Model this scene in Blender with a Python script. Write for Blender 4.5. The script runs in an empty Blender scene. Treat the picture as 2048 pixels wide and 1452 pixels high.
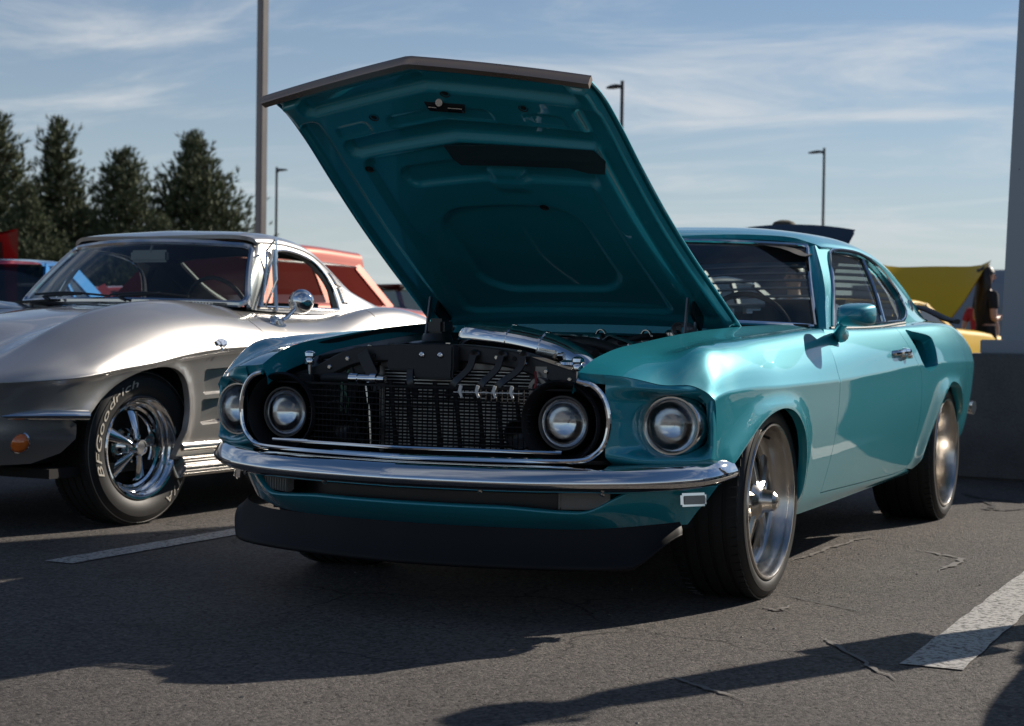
import bpy, bmesh, math, random
import numpy as np
from mathutils import Vector, Matrix, Euler
from mathutils.geometry import delaunay_2d_cdt

S = bpy.context.scene
COL = S.collection
random.seed(7)
np.random.seed(7)
R = math.radians
# ------------------------------------------------------------------ camera, sky, sun, exposure
cam_data = bpy.data.cameras.new('camera')
cam = bpy.data.objects.new('camera', cam_data)
COL.objects.link(cam)
S.camera = cam
CAM_POS = Vector((2.4944, -5.2982, 0.8629))
_yaw, _pit, _rol = R(-25.967), R(-1.0914), R(0.812)
_f = Vector((math.sin(_yaw) * math.cos(_pit), math.cos(_yaw) * math.cos(_pit), math.sin(_pit)))
_r = Vector((math.cos(_yaw), -math.sin(_yaw), 0))
_u = _r.cross(_f)
_r, _u = _r * math.cos(_rol) + _u * math.sin(_rol), _u * math.cos(_rol) - _r * math.sin(_rol)
cam.matrix_world = Matrix(((_r.x, _u.x, -_f.x, CAM_POS.x), (_r.y, _u.y, -_f.y, CAM_POS.y), (_r.z, _u.z, -_f.z, CAM_POS.z), (0, 0, 0, 1)))
cam_data.sensor_width = 36.0
cam_data.lens = 3352.2 / 2048 * 36
cam_data.clip_start = 0.05
cam_data.clip_end = 3000
cam_data.dof.use_dof = True
cam_data.dof.focus_distance = 5.2
cam_data.dof.aperture_fstop = 6.0

# direction towards the sun: behind the car and to the right of the photograph
SUN = Vector((0.77, 1.57, 1.0)).normalized()
sun_el = math.asin(SUN.z)
sun_az = math.atan2(SUN.x, SUN.y)          # clockwise from +Y
sl = bpy.data.lights.new('sun', 'SUN')
sl.energy = 5.0
sl.angle = R(0.53)
sl.color = (1.0, 0.90, 0.78)
so = bpy.data.objects.new('sun', sl)
COL.objects.link(so)
so.rotation_euler = (-SUN).to_track_quat('-Z', 'Y').to_euler()
so.location = (10, 20, 15)

world = bpy.data.worlds.new('World')
S.world = world
world.use_nodes = True
wn = world.node_tree.nodes
wl = world.node_tree.links
wn.clear()
w_out = wn.new('ShaderNodeOutputWorld')
w_bg = wn.new('ShaderNodeBackground')
w_bg.inputs['Strength'].default_value = 0.050
w_sky = wn.new('ShaderNodeTexSky')
w_sky.sky_type = 'NISHITA'
w_sky.sun_disc = False
w_sky.sun_elevation = sun_el
w_sky.sun_rotation = sun_az
w_sky.air_density = 1.0
w_sky.dust_density = 0.15
w_sky.ozone_density = 3.0
# thin cirrus laid on a plane high overhead: direction / height
w_tc = wn.new('ShaderNodeTexCoord')
w_sep = wn.new('ShaderNodeSeparateXYZ')
wl.new(w_tc.outputs['Generated'], w_sep.inputs[0])
w_h = wn.new('ShaderNodeMath'); w_h.operation = 'MAXIMUM'; w_h.inputs[1].default_value = 0.0
wl.new(w_sep.outputs['Z'], w_h.inputs[0])
w_h2 = wn.new('ShaderNodeMath'); w_h2.operation = 'ADD'; w_h2.inputs[1].default_value = 0.10
wl.new(w_h.outputs[0], w_h2.inputs[0])
w_dx = wn.new('ShaderNodeMath'); w_dx.operation = 'DIVIDE'
w_dy = wn.new('ShaderNodeMath'); w_dy.operation = 'DIVIDE'
wl.new(w_sep.outputs['X'], w_dx.inputs[0]); wl.new(w_h2.outputs[0], w_dx.inputs[1])
wl.new(w_sep.outputs['Y'], w_dy.inputs[0]); wl.new(w_h2.outputs[0], w_dy.inputs[1])
w_cmb = wn.new('ShaderNodeCombineXYZ')
wl.new(w_dx.outputs[0], w_cmb.inputs[0]); wl.new(w_dy.outputs[0], w_cmb.inputs[1])
w_map = wn.new('ShaderNodeMapping')
w_map.inputs['Rotation'].default_value = (0, 0, R(8))
w_map.inputs['Scale'].default_value = (0.62, 0.95, 1.0)
w_map.inputs['Location'].default_value = (0.35, 4.2, 0.0)
wl.new(w_cmb.outputs[0], w_map.inputs[0])
w_n1 = wn.new('ShaderNodeTexNoise')
w_n1.inputs['Scale'].default_value = 1.25
w_n1.inputs['Detail'].default_value = 10
w_n1.inputs['Roughness'].default_value = 0.64
w_n1.inputs['Distortion'].default_value = 0.9
wl.new(w_map.outputs[0], w_n1.inputs['Vector'])
w_ramp = wn.new('ShaderNodeValToRGB')
w_ramp.color_ramp.interpolation = 'EASE'
w_ramp.color_ramp.elements[0].position = 0.45
w_ramp.color_ramp.elements[0].color = (0, 0, 0, 1)
w_ramp.color_ramp.elements[1].position = 0.76
w_ramp.color_ramp.elements[1].color = (0.78, 0.78, 0.78, 1)
wl.new(w_n1.outputs['Fac'], w_ramp.inputs[0])
# pale haze low over the horizon, the same all the way round
w_e1 = wn.new('ShaderNodeMath'); w_e1.operation = 'MULTIPLY'; w_e1.inputs[1].default_value = -1 / 0.125
wl.new(w_h.outputs[0], w_e1.inputs[0])
w_e2 = wn.new('ShaderNodeMath'); w_e2.operation = 'EXPONENT'
wl.new(w_e1.outputs[0], w_e2.inputs[0])
w_e3 = wn.new('ShaderNodeMath'); w_e3.operation = 'MULTIPLY'; w_e3.inputs[1].default_value = 0.92
wl.new(w_e2.outputs[0], w_e3.inputs[0])
w_hz = wn.new('ShaderNodeMix'); w_hz.data_type = 'RGBA'
w_hz.inputs[7].default_value = (10.3, 10.9, 11.1, 1)
wl.new(w_e3.outputs[0], w_hz.inputs[0])
w_tint = wn.new('ShaderNodeMix'); w_tint.data_type = 'RGBA'; w_tint.blend_type = 'MULTIPLY'; w_tint.inputs[0].default_value = 1.0
w_tint.inputs[7].default_value = (0.87, 1.06, 1.22, 1)
wl.new(w_sky.outputs[0], w_tint.inputs[6])
wl.new(w_tint.outputs[2], w_hz.inputs[6])
w_mix = wn.new('ShaderNodeMix'); w_mix.data_type = 'RGBA'
w_mix.inputs[7].default_value = (11.6, 12.0, 12.4, 1)
wl.new(w_ramp.outputs[0], w_mix.inputs[0])
wl.new(w_hz.outputs[2], w_mix.inputs[6])
wl.new(w_mix.outputs[2], w_bg.inputs['Color'])
wl.new(w_bg.outputs[0], w_out.inputs['Surface'])

S.view_settings.view_transform = 'Standard'
S.view_settings.look = 'None'
S.view_settings.exposure = 0.28
S.view_settings.gamma = 1.0
S.view_settings.use_curve_mapping = False
# ------------------------------------------------------------------ pure geometry (numpy)
def pchip(xk, yk):
    xk = np.asarray(xk, float); yk = np.asarray(yk, float)
    n = len(xk)
    if n == 1:
        return lambda x: np.full(np.shape(x), yk[0])
    h = np.diff(xk); d = np.diff(yk) / h
    m = np.zeros(n)
    if n == 2:
        m[:] = d[0]
    else:
        for i in range(1, n - 1):
            if d[i - 1] * d[i] > 0:
                w1 = 2 * h[i] + h[i - 1]; w2 = h[i] + 2 * h[i - 1]
                m[i] = (w1 + w2) / (w1 / d[i - 1] + w2 / d[i])
        m[0] = d[0]; m[-1] = d[-1]
    def f(x):
        x = np.clip(np.asarray(x, float), xk[0], xk[-1])
        i = np.clip(np.searchsorted(xk, x, side='right') - 1, 0, n - 2)
        t = (x - xk[i]) / h[i]
        t2 = t * t; t3 = t2 * t
        return (yk[i] * (2 * t3 - 3 * t2 + 1) + h[i] * m[i] * (t3 - 2 * t2 + t)
                + yk[i + 1] * (3 * t2 - 2 * t3) + h[i] * m[i + 1] * (t3 - t2))
    return f

def cspline(xk, yk):
    """smooth (Catmull) interpolation, no overshoot guard"""
    xk = np.asarray(xk, float); yk = np.asarray(yk, float); n = len(xk)
    h = np.diff(xk); d = np.diff(yk) / h
    m = np.zeros(n); m[0] = d[0]; m[-1] = d[-1]
    for i in range(1, n - 1):
        m[i] = (d[i - 1] * h[i] + d[i] * h[i - 1]) / (h[i] + h[i - 1])
    def f(x):
        x = np.clip(np.asarray(x, float), xk[0], xk[-1])
        i = np.clip(np.searchsorted(xk, x, side='right') - 1, 0, n - 2)
        t = (x - xk[i]) / h[i]; t2 = t * t; t3 = t2 * t
        return (yk[i] * (2 * t3 - 3 * t2 + 1) + h[i] * m[i] * (t3 - 2 * t2 + t)
                + yk[i + 1] * (3 * t2 - 2 * t3) + h[i] * m[i + 1] * (t3 - t2))
    return f

class Surf:
    """surface lofted through tracks; a track is a list of (y, x, z); parameters (y, t), t = track index"""
    def __init__(s, tracks, sharp=(), mod=None):
        s.fx = [cspline([k[0] for k in t], [k[1] for k in t]) for t in tracks]
        s.fz = [cspline([k[0] for k in t], [k[2] for k in t]) for t in tracks]
        s.K = len(tracks); s.sharp = set(sharp); s.mod = mod
    def pos(s, y, t):
        y = np.asarray(y, float); t = np.asarray(t, float)
        PX = np.stack([f(y) for f in s.fx], -1); PZ = np.stack([f(y) for f in s.fz], -1)
        i = np.clip(np.floor(t).astype(int), 0, s.K - 2)
        u = t - i
        def take(A, j):
            return np.take_along_axis(A, np.clip(j, 0, s.K - 1)[..., None], -1)[..., 0]
        sh = np.array([1.0 if k in s.sharp else 0.0 for k in range(s.K)])
        out = []
        for A in (PX, PZ):
            p0, p1, p2, p3 = take(A, i - 1), take(A, i), take(A, i + 1), take(A, i + 2)
            e1 = np.where((i == 0) | (sh[i] > 0), p2 - p1, (p2 - p0) / 2)
            i2 = i + 1
            e2 = np.where((i2 == s.K - 1) | (sh[np.clip(i2, 0, s.K - 1)] > 0), p2 - p1, (p3 - p1) / 2)
            u2 = u * u; u3 = u2 * u
            out.append(p1 * (2 * u3 - 3 * u2 + 1) + e1 * (u3 - 2 * u2 + u) + p2 * (3 * u2 - 2 * u3) + e2 * (u3 - u2))
        P = np.stack([out[0], y, out[1]], -1)
        if s.mod is not None:
            P = s.mod(P, y, t)
        return P
    def tz(s, y, z, t0=0.0, t1=None):
        """t where the profile at y reaches height z (z falls along t)"""
        t1 = s.K - 1 if t1 is None else t1
        tt = np.linspace(t0, t1, 400)
        P = s.pos(np.full(400, y), tt)
        zz = P[:, 2]
        zz = np.minimum.accumulate(zz)
        return float(np.interp(-z, -zz, tt))

def in_poly(p, poly):
    x, y = p[:, 0], p[:, 1]
    q = np.asarray(poly); n = len(q)
    c = np.zeros(len(p), bool)
    j = n - 1
    for i in range(n):
        a, b = q[i], q[j]
        cond = (a[1] > y) != (b[1] > y)
        with np.errstate(divide='ignore', invalid='ignore'):
            xi = (b[0] - a[0]) * (y - a[1]) / (b[1] - a[1]) + a[0]
        c ^= cond & (x < xi)
        j = i
    return c

def resample(poly, step, closed=True):
    q = [np.asarray(p, float) for p in poly]
    if closed:
        q = q + [q[0]]
    out = []
    for a, b in zip(q[:-1], q[1:]):
        n = max(1, int(round(np.linalg.norm(b - a) / step)))
        for k in range(n):
            out.append(a + (b - a) * k / n)
    if not closed:
        out.append(q[-1])
    return np.array(out)

def smooth_line(pts, n=8, closed=False):
    """Catmull-Rom through the points, any dimension"""
    P = np.asarray(pts, float); m = len(P)
    out = []
    rng = range(m if closed else m - 1)
    for i in rng:
        p1, p2 = P[i], P[(i + 1) % m]
        p0 = P[i - 1] if (closed or i > 0) else 2 * p1 - p2
        p3 = P[(i + 2) % m] if (closed or i + 2 < m) else 2 * p2 - p1
        for k in range(n):
            t = k / n
            out.append(0.5 * ((2 * p1) + (-p0 + p2) * t + (2 * p0 - 5 * p1 + 4 * p2 - p3) * t * t + (-p0 + 3 * p1 - 3 * p2 + p3) * t ** 3))
    if not closed:
        out.append(P[-1])
    return np.array(out)

def sstep(a, b, x):
    t = np.clip((x - a) / (b - a), 0, 1)
    return t * t * (3 - 2 * t)
# ------------------------------------------------------------------ mesh helpers
def tag(o, label=None, cat=None, group=None, kind=None):
    if label: o['label'] = label
    if cat: o['category'] = cat
    if group: o['group'] = group
    if kind: o['kind'] = kind
    return o

def empty(name, loc=(0, 0, 0), rz=0.0, parent=None):
    o = bpy.data.objects.new(name, None)
    COL.objects.link(o)
    o.location = loc
    o.rotation_euler = (0, 0, rz)
    o.empty_display_size = 0.2
    if parent: o.parent = parent
    return o

def mesh_obj(name, verts, faces, mat, parent=None, smooth=True, sharp=None, normals=None):
    me = bpy.data.meshes.new(name)
    me.from_pydata([tuple(map(float, v)) for v in verts], [], [tuple(map(int, f)) for f in faces])
    me.update()
    if isinstance(mat, (list, tuple)):
        for m in mat: me.materials.append(m)
    else:
        me.materials.append(mat)
    if smooth:
        me.shade_smooth()
        if sharp is not None:
            me.set_sharp_from_angle(angle=R(sharp))
    if normals is not None:
        me.normals_split_custom_set_from_vertices([tuple(map(float, n)) for n in normals])
    o = bpy.data.objects.new(name, me)
    COL.objects.link(o)
    if parent: o.parent = parent
    return o

def surf_normals(f, a, b, ea=0.004, eb=0.03):
    P1 = f(a + ea, b); P0 = f(a - ea, b); Q1 = f(a, b + eb); Q0 = f(a, b - eb)
    n = np.cross(P1 - P0, Q1 - Q0)
    l = np.linalg.norm(n, axis=-1, keepdims=True)
    return n / np.maximum(l, 1e-12)

def trimmed(f, outline, holes=(), step=0.02, bs=0.08, flip=False, mirror=False, depth=0.012, ea=0.004, eb=0.03, clampb=None, inward=None):
    """triangulated panel on surface f(a,b); b scaled by bs to metres for meshing; returns verts, faces, normals"""
    sc = np.array([1.0, bs])
    loops = [resample(np.asarray(outline, float) * sc, step)] + [resample(np.asarray(h, float) * sc, step) for h in holes]
    pts = []; edges = []
    for L in loops:
        o = len(pts); n = len(L)
        pts += [tuple(p) for p in L]
        edges += [(o + i, o + (i + 1) % n) for i in range(n)]
    B = np.array(pts)
    lo, hi = loops[0].min(0), loops[0].max(0)
    gx = np.arange(lo[0] + step * 0.5, hi[0], step); gy = np.arange(lo[1] + step * 0.5, hi[1], step)
    G = np.array([(x, y) for x in gx for y in gy]) if len(gx) and len(gy) else np.zeros((0, 2))
    if len(G):
        k = in_poly(G, loops[0])
        for L in loops[1:]: k &= ~in_poly(G, L)
        G = G[k]
        if len(G):
            dmin = np.full(len(G), 9.0)
            for i in range(0, len(B), 200):
                dmin = np.minimum(dmin, np.sqrt(((G[:, None, :] - B[None, i:i + 200, :]) ** 2).sum(-1)).min(1))
            G = G[dmin > step * 0.45]
    allp = [Vector(p) for p in pts] + [Vector(p) for p in G]
    r = delaunay_2d_cdt(allp, edges, [], 0, 1e-6)
    V = np.array([tuple(v) for v in r[0]]); F = np.array([tuple(t) for t in r[2]])
    c = V[F].mean(1)
    k = in_poly(c, loops[0])
    for L in loops[1:]: k &= ~in_poly(c, L)
    F = F[k]
    a, b = V[:, 0], V[:, 1] / bs
    P = f(a, b); N = surf_normals(f, a, b, ea, eb)
    # orientation
    fn = np.cross(P[F[:, 1]] - P[F[:, 0]], P[F[:, 2]] - P[F[:, 0]])
    if (fn * N[F[:, 0]]).sum() < 0: F = F[:, ::-1]
    if flip: N = -N; F = F[:, ::-1]
    verts = list(P); norms = list(N); faces = [tuple(t) for t in F]
    if depth:
        cnt = {}
        for t in faces:
            for i in range(3):
                e = (t[i], t[(i + 1) % 3])
                cnt[e] = cnt.get(e, 0) + 1
        bnd = [e for e in cnt if (e[1], e[0]) not in cnt]
        vmap = {}
        acc = {}
        for (i, j) in bnd:
            off = -(N[i] + N[j]) / 2 * depth if inward is None else np.asarray(inward) * depth
            nn = np.cross(P[j] - P[i], -off); nn = nn / max(np.linalg.norm(nn), 1e-12)
            for q in (i, j): acc[q] = acc.get(q, 0) + nn
        for q, nn in acc.items():
            nn = nn / max(np.linalg.norm(nn), 1e-9)
            off = -N[q] * depth if inward is None else np.asarray(inward) * depth
            vmap[q] = len(verts)
            verts += [P[q], P[q] + off]; norms += [nn, nn]
        for (i, j) in bnd:
            a_, b_ = vmap[i], vmap[j]
            faces.append((a_, a_ + 1, b_ + 1, b_))
    verts = np.array(verts); norms = np.array(norms)
    if mirror:
        verts = verts * [-1, 1, 1]; norms = norms * [-1, 1, 1]
        faces = [tuple(reversed(t)) for t in faces]
    return verts, faces, norms

def panel(name, f, outline, mat, parent, holes=(), **kw):
    v, fa, n = trimmed(f, outline, holes, **kw)
    return mesh_obj(name, v, fa, mat, parent, True, None, n)

def grid_faces(nu, nv, close_u=False, close_v=False, o=0):
    F = []
    for i in range(nu if close_u else nu - 1):
        for j in range(nv if close_v else nv - 1):
            i2, j2 = (i + 1) % nu, (j + 1) % nv
            F.append((o + i * nv + j, o + i2 * nv + j, o + i2 * nv + j2, o + i * nv + j2))
    return F

class MB:
    """collects primitives into one mesh"""
    def __init__(s): s.v = []; s.f = []
    def add(s, verts, faces, M=None):
        o = len(s.v)
        for p in verts:
            p = Vector(tuple(map(float, p)))
            s.v.append(tuple(M @ p) if M is not None else tuple(p))
        s.f += [tuple(i + o for i in f) for f in faces]
        return s
    def box(s, c, size, M=None, bevel=0.0, rot=None):
        bm = bmesh.new()
        bmesh.ops.create_cube(bm, size=1.0)
        for v in bm.verts: v.co = Vector((v.co.x * size[0], v.co.y * size[1], v.co.z * size[2]))
        if bevel > 0:
            bmesh.ops.bevel(bm, geom=bm.edges[:], offset=bevel, segments=2, affect='EDGES', clamp_overlap=True)
        T = Matrix.Translation(Vector(c))
        if rot is not None: T = T @ Euler(rot).to_matrix().to_4x4()
        if M is not None: T = M @ T
        bm.verts.ensure_lookup_table()
        s.add([v.co for v in bm.verts], [[v.index for v in f.verts] for f in bm.faces], T)
        bm.free(); return s
    def tube(s, pts, r, n=10, caps=True, smooth=0, closed=False, M=None, scale2=1.0):
        P = np.asarray(pts, float)
        if smooth: P = smooth_line(P, smooth, closed)
        m = len(P)
        rr = np.full(m, r) if np.isscalar(r) else np.interp(np.linspace(0, 1, m), np.linspace(0, 1, len(r)), r)
        T = np.gradient(P, axis=0) if not closed else np.roll(P, -1, 0) - np.roll(P, 1, 0)
        T /= np.maximum(np.linalg.norm(T, axis=1, keepdims=True), 1e-9)
        up = np.array([0, 0, 1.0]) if abs(T[0][2]) < 0.9 else np.array([1.0, 0, 0])
        A = np.cross(T[0], up); A /= np.linalg.norm(A)
        V = []
        for i in range(m):
            A = A - T[i] * (A @ T[i]); A /= max(np.linalg.norm(A), 1e-9)
            Bv = np.cross(T[i], A)
            for k in range(n):
                an = 2 * math.pi * k / n
                V.append(P[i] + rr[i] * (math.cos(an) * A + scale2 * math.sin(an) * Bv))
        F = grid_faces(m, n, closed, True)
        if caps and not closed:
            F.append(tuple(range(n))[::-1]); F.append(tuple(range((m - 1) * n, m * n)))
        return s.add(V, F, M)
    def sweep(s, prof, path, up=(0, 0, 1), closed_prof=True, caps=True, closed_path=False, M=None, outs=None):
        """profile points (out, up) swept along path; 'out' is to the right of travel"""
        P = np.asarray(path, float); m = len(P); prof = np.asarray(prof, float); n = len(prof)
        T = np.gradient(P, axis=0) if not closed_path else np.roll(P, -1, 0) - np.roll(P, 1, 0)
        T /= np.maximum(np.linalg.norm(T, axis=1, keepdims=True), 1e-9)
        U = np.asarray(up, float)
        V = []
        for i in range(m):
            o = np.cross(T[i], U) if outs is None else np.asarray(outs[i], float)
            o /= max(np.linalg.norm(o), 1e-9)
            w = np.cross(o, T[i]); w /= max(np.linalg.norm(w), 1e-9)
            for a, b in prof: V.append(P[i] + o * a + w * b)
        F = grid_faces(m, n, closed_path, closed_prof)
        if caps and not closed_path and closed_prof:
            F.append(tuple(range(n))[::-1]); F.append(tuple(range((m - 1) * n, m * n)))
        return s.add(V, F, M)
    def lathe(s, prof, n=32, M=None, closed=False):
        """profile (axial, radius) about local +X axis"""
        V = []
        for a, r in prof:
            for k in range(n):
                an = 2 * math.pi * k / n
                V.append((a, r * math.cos(an), r * math.sin(an)))
        return s.add(V, grid_faces(len(prof), n, closed, True), M)
    def poly(s, pts, depth, M=None):
        """flat outline in local XY extruded along Z by depth (centred), capped"""
        n = len(pts)
        V = [(p[0], p[1], depth / 2) for p in pts] + [(p[0], p[1], -depth / 2) for p in pts]
        F = [tuple(range(n)), tuple(range(n, 2 * n))[::-1]] + [((i + 1) % n, i, n + i, n + (i + 1) % n) for i in range(n)]
        return s.add(V, F, M)
    def obj(s, name, mat, parent=None, smooth=True, sharp=35, fix=True):
        o = mesh_obj(name, s.v, s.f, mat, parent, smooth, None)
        if fix:
            bm = bmesh.new(); bm.from_mesh(o.data)
            bmesh.ops.recalc_face_normals(bm, faces=bm.faces[:])
            bm.to_mesh(o.data); bm.free()
        if smooth:
            o.data.shade_smooth()
            if sharp: o.data.set_sharp_from_angle(angle=R(sharp))
        return o

def copy_tree(o, parent=None):
    c = o.copy()
    COL.objects.link(c)
    c.parent = parent
    for ch in list(o.children): copy_tree(ch, c)
    return c

def TR(loc=(0, 0, 0), rot=(0, 0, 0), sc=(1, 1, 1)):
    return Matrix.Translation(Vector(loc)) @ Euler(rot).to_matrix().to_4x4() @ Matrix.Diagonal((*sc, 1))
# ------------------------------------------------------------------ materials
def new_mat(name):
    m = bpy.data.materials.new(name)
    m.use_nodes = True
    nt = m.node_tree
    return m, nt, nt.nodes['Principled BSDF']

def mat(name, col, rough=0.5, metal=0.0, coat=0.0, coat_rough=0.03, vary=0.06, vscale=6.0, bump=0.0, bscale=200.0, spec=0.5, ior=1.5):
    """principled material with a little procedural variation in colour, gloss and relief"""
    m, nt, b = new_mat(name)
    N, L = nt.nodes, nt.links
    tc = N.new('ShaderNodeTexCoord')
    no = N.new('ShaderNodeTexNoise')
    no.inputs['Scale'].default_value = vscale
    no.inputs['Detail'].default_value = 5
    L.new(tc.outputs['Object'], no.inputs['Vector'])
    mx = N.new('ShaderNodeMix'); mx.data_type = 'RGBA'
    c = Vector(col[:3])
    mx.inputs[6].default_value = (*(c * (1 - vary)), 1)
    mx.inputs[7].default_value = (*(c * (1 + vary)), 1)
    L.new(no.outputs['Fac'], mx.inputs[0])
    L.new(mx.outputs[2], b.inputs['Base Color'])
    mr = N.new('ShaderNodeMapRange')
    mr.inputs['To Min'].default_value = max(0.0, rough - 0.25 * min(rough, 0.25))
    mr.inputs['To Max'].default_value = min(1.0, rough + 0.25 * min(rough, 0.25))
    L.new(no.outputs['Fac'], mr.inputs['Value'])
    L.new(mr.outputs[0], b.inputs['Roughness'])
    b.inputs['Metallic'].default_value = metal
    b.inputs['Coat Weight'].default_value = coat
    b.inputs['Coat Roughness'].default_value = coat_rough
    b.inputs['Specular IOR Level'].default_value = spec
    b.inputs['IOR'].default_value = ior
    if bump > 0:
        n2 = N.new('ShaderNodeTexNoise')
        n2.inputs['Scale'].default_value = bscale
        n2.inputs['Detail'].default_value = 3
        L.new(tc.outputs['Object'], n2.inputs['Vector'])
        bp = N.new('ShaderNodeBump')
        bp.inputs['Strength'].default_value = bump
        bp.inputs['Distance'].default_value = 0.002
        L.new(n2.outputs['Fac'], bp.inputs['Height'])
        L.new(bp.outputs[0], b.inputs['Normal'])
    return m

def paint(name, col, rough=0.38, metal=0.55, flake=0.10, coat=1.0):
    """metallic paint under clear coat: fine flake in the base, faint orange peel in the coat"""
    m, nt, b = new_mat(name)
    N, L = nt.nodes, nt.links
    tc = N.new('ShaderNodeTexCoord')
    vo = N.new('ShaderNodeTexNoise')
    vo.inputs['Scale'].default_value = 900
    vo.inputs['Detail'].default_value = 1
    L.new(tc.outputs['Object'], vo.inputs['Vector'])
    mx = N.new('ShaderNodeMix'); mx.data_type = 'RGBA'
    c = Vector(col)
    mx.inputs[6].default_value = (*(c * (1 - flake)), 1)
    mx.inputs[7].default_value = (*(c * (1 + flake)), 1)
    L.new(vo.outputs['Fac'], mx.inputs[0])
    L.new(mx.outputs[2], b.inputs['Base Color'])
    b.inputs['Metallic'].default_value = metal
    b.inputs['Specular IOR Level'].default_value = 0.1
    b.inputs['Roughness'].default_value = rough
    b.inputs['Coat Weight'].default_value = coat
    b.inputs['Coat Roughness'].default_value = 0.012
    b.inputs['Coat IOR'].default_value = 1.65
    n2 = N.new('ShaderNodeTexNoise')
    n2.inputs['Scale'].default_value = 60
    n2.inputs['Detail'].default_value = 2
    L.new(tc.outputs['Object'], n2.inputs['Vector'])
    bp = N.new('ShaderNodeBump')
    bp.inputs['Strength'].default_value = 0.02
    bp.inputs['Distance'].default_value = 0.002
    L.new(n2.outputs['Fac'], bp.inputs['Height'])
    L.new(bp.outputs[0], b.inputs['Coat Normal'])
    return m

def glass(name, tint=(0.86, 0.93, 0.90), refl=1.0, rough=0.01, dirt=0.02):
    """thin pane: transparent body, fresnel gloss on top, a trace of dust"""
    m = bpy.data.materials.new(name); m.use_nodes = True
    N, L = m.node_tree.nodes, m.node_tree.links
    N.clear()
    out = N.new('ShaderNodeOutputMaterial')
    tr = N.new('ShaderNodeBsdfTransparent'); tr.inputs[0].default_value = (*tint, 1)
    gl = N.new('ShaderNodeBsdfGlossy'); gl.inputs['Roughness'].default_value = rough
    gl.inputs['Color'].default_value = (refl, refl, refl, 1)
    fr = N.new('ShaderNodeFresnel')
    geo = N.new('ShaderNodeNewGeometry')
    io = N.new('ShaderNodeMapRange'); io.inputs['To Min'].default_value = 1.5; io.inputs['To Max'].default_value = 1 / 1.5   # a thin pane reflects alike from both faces
    L.new(geo.outputs['Backfacing'], io.inputs['Value']); L.new(io.outputs[0], fr.inputs['IOR'])
    mx = N.new('ShaderNodeMixShader')
    L.new(fr.outputs[0], mx.inputs[0]); L.new(tr.outputs[0], mx.inputs[1]); L.new(gl.outputs[0], mx.inputs[2])
    df = N.new('ShaderNodeBsdfDiffuse'); df.inputs['Color'].default_value = (0.5, 0.5, 0.48, 1)
    tc = N.new('ShaderNodeTexCoord'); no = N.new('ShaderNodeTexNoise')
    no.inputs['Scale'].default_value = 3.0; no.inputs['Detail'].default_value = 6
    L.new(tc.outputs['Object'], no.inputs['Vector'])
    mr = N.new('ShaderNodeMapRange'); mr.inputs['To Min'].default_value = 0.0; mr.inputs['To Max'].default_value = dirt * 2
    L.new(no.outputs['Fac'], mr.inputs['Value'])
    m2 = N.new('ShaderNodeMixShader')
    L.new(mr.outputs[0], m2.inputs[0]); L.new(mx.outputs[0], m2.inputs[1]); L.new(df.outputs[0], m2.inputs[2])
    L.new(m2.outputs[0], out.inputs['Surface'])
    return m

TEAL = paint('teal_paint', (0.017, 0.275, 0.345), rough=0.42, metal=0.26)
SILVER = paint('silver_paint', (0.40, 0.39, 0.375), rough=0.38, metal=0.75)
CHROME = mat('chrome', (0.80, 0.80, 0.80), 0.05, 1.0, vary=0.02)
CHROME_DULL = mat('worn_chrome', (0.62, 0.60, 0.57), 0.16, 1.0, vary=0.06)
ALU = mat('brushed_aluminium', (0.58, 0.55, 0.51), 0.24, 1.0, vary=0.06, vscale=30)
ALU_DARK = mat('grey_cast_metal', (0.20, 0.19, 0.18), 0.36, 0.9, vary=0.1)
BLACK_METAL = mat('black_painted_metal', (0.008, 0.008, 0.009), 0.36, 0.0, coat=0.25, coat_rough=0.2, vary=0.2, bump=0.06, bscale=120)
BLACK_SATIN = mat('satin_black_plastic', (0.006, 0.006, 0.007), 0.55, 0.0, vary=0.15, bump=0.05, bscale=300, spec=0.22)
BLACK_RUBBER = mat('tyre_rubber', (0.014, 0.0138, 0.0135), 0.55, 0.0, vary=0.25, vscale=20, bump=0.10, bscale=250)
BLACK_TRIM = mat('black_trim', (0.01, 0.01, 0.01), 0.5, 0.0, vary=0.2)
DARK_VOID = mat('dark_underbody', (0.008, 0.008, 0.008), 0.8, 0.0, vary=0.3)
INTERIOR = mat('black_vinyl', (0.012, 0.012, 0.012), 0.48, 0.0, vary=0.2, bump=0.08, bscale=220)
GREY_STEEL = mat('grey_steel', (0.16, 0.16, 0.165), 0.38, 0.8, vary=0.15)
DUSTY_BLACK = mat('dusty_black_steel', (0.024, 0.022, 0.021), 0.50, 0.1, vary=0.4, vscale=25, bump=0.15, bscale=60)
RADIATOR = mat('radiator_fins', (0.50, 0.49, 0.47), 0.35, 0.7, vary=0.2, vscale=40)
GLASS = glass('window_glass')
GLASS_DARK = glass('tinted_glass', (0.66, 0.72, 0.71), dirt=0.012)
WHITE_PAINT = mat('white_enamel', (0.62, 0.61, 0.58), 0.4, 0.0, vary=0.05)
REFLECTOR = mat('lamp_reflector', (0.86, 0.86, 0.88), 0.16, 1.0, vary=0.05)
AMBER = mat('amber_lens', (0.75, 0.16, 0.02), 0.12, 0.0, coat=1.0, vary=0.1)
RED_LENS = mat('red_lens', (0.45, 0.02, 0.02), 0.15, 0.0, coat=1.0, vary=0.1)
CLEAR_LENS = mat('frosted_clear_lens', (0.16, 0.16, 0.15), 0.18, 0.0, coat=0.8, vary=0.15)
TAN = mat('tan_vinyl', (0.42, 0.33, 0.22), 0.5, 0.0, vary=0.1)

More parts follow.
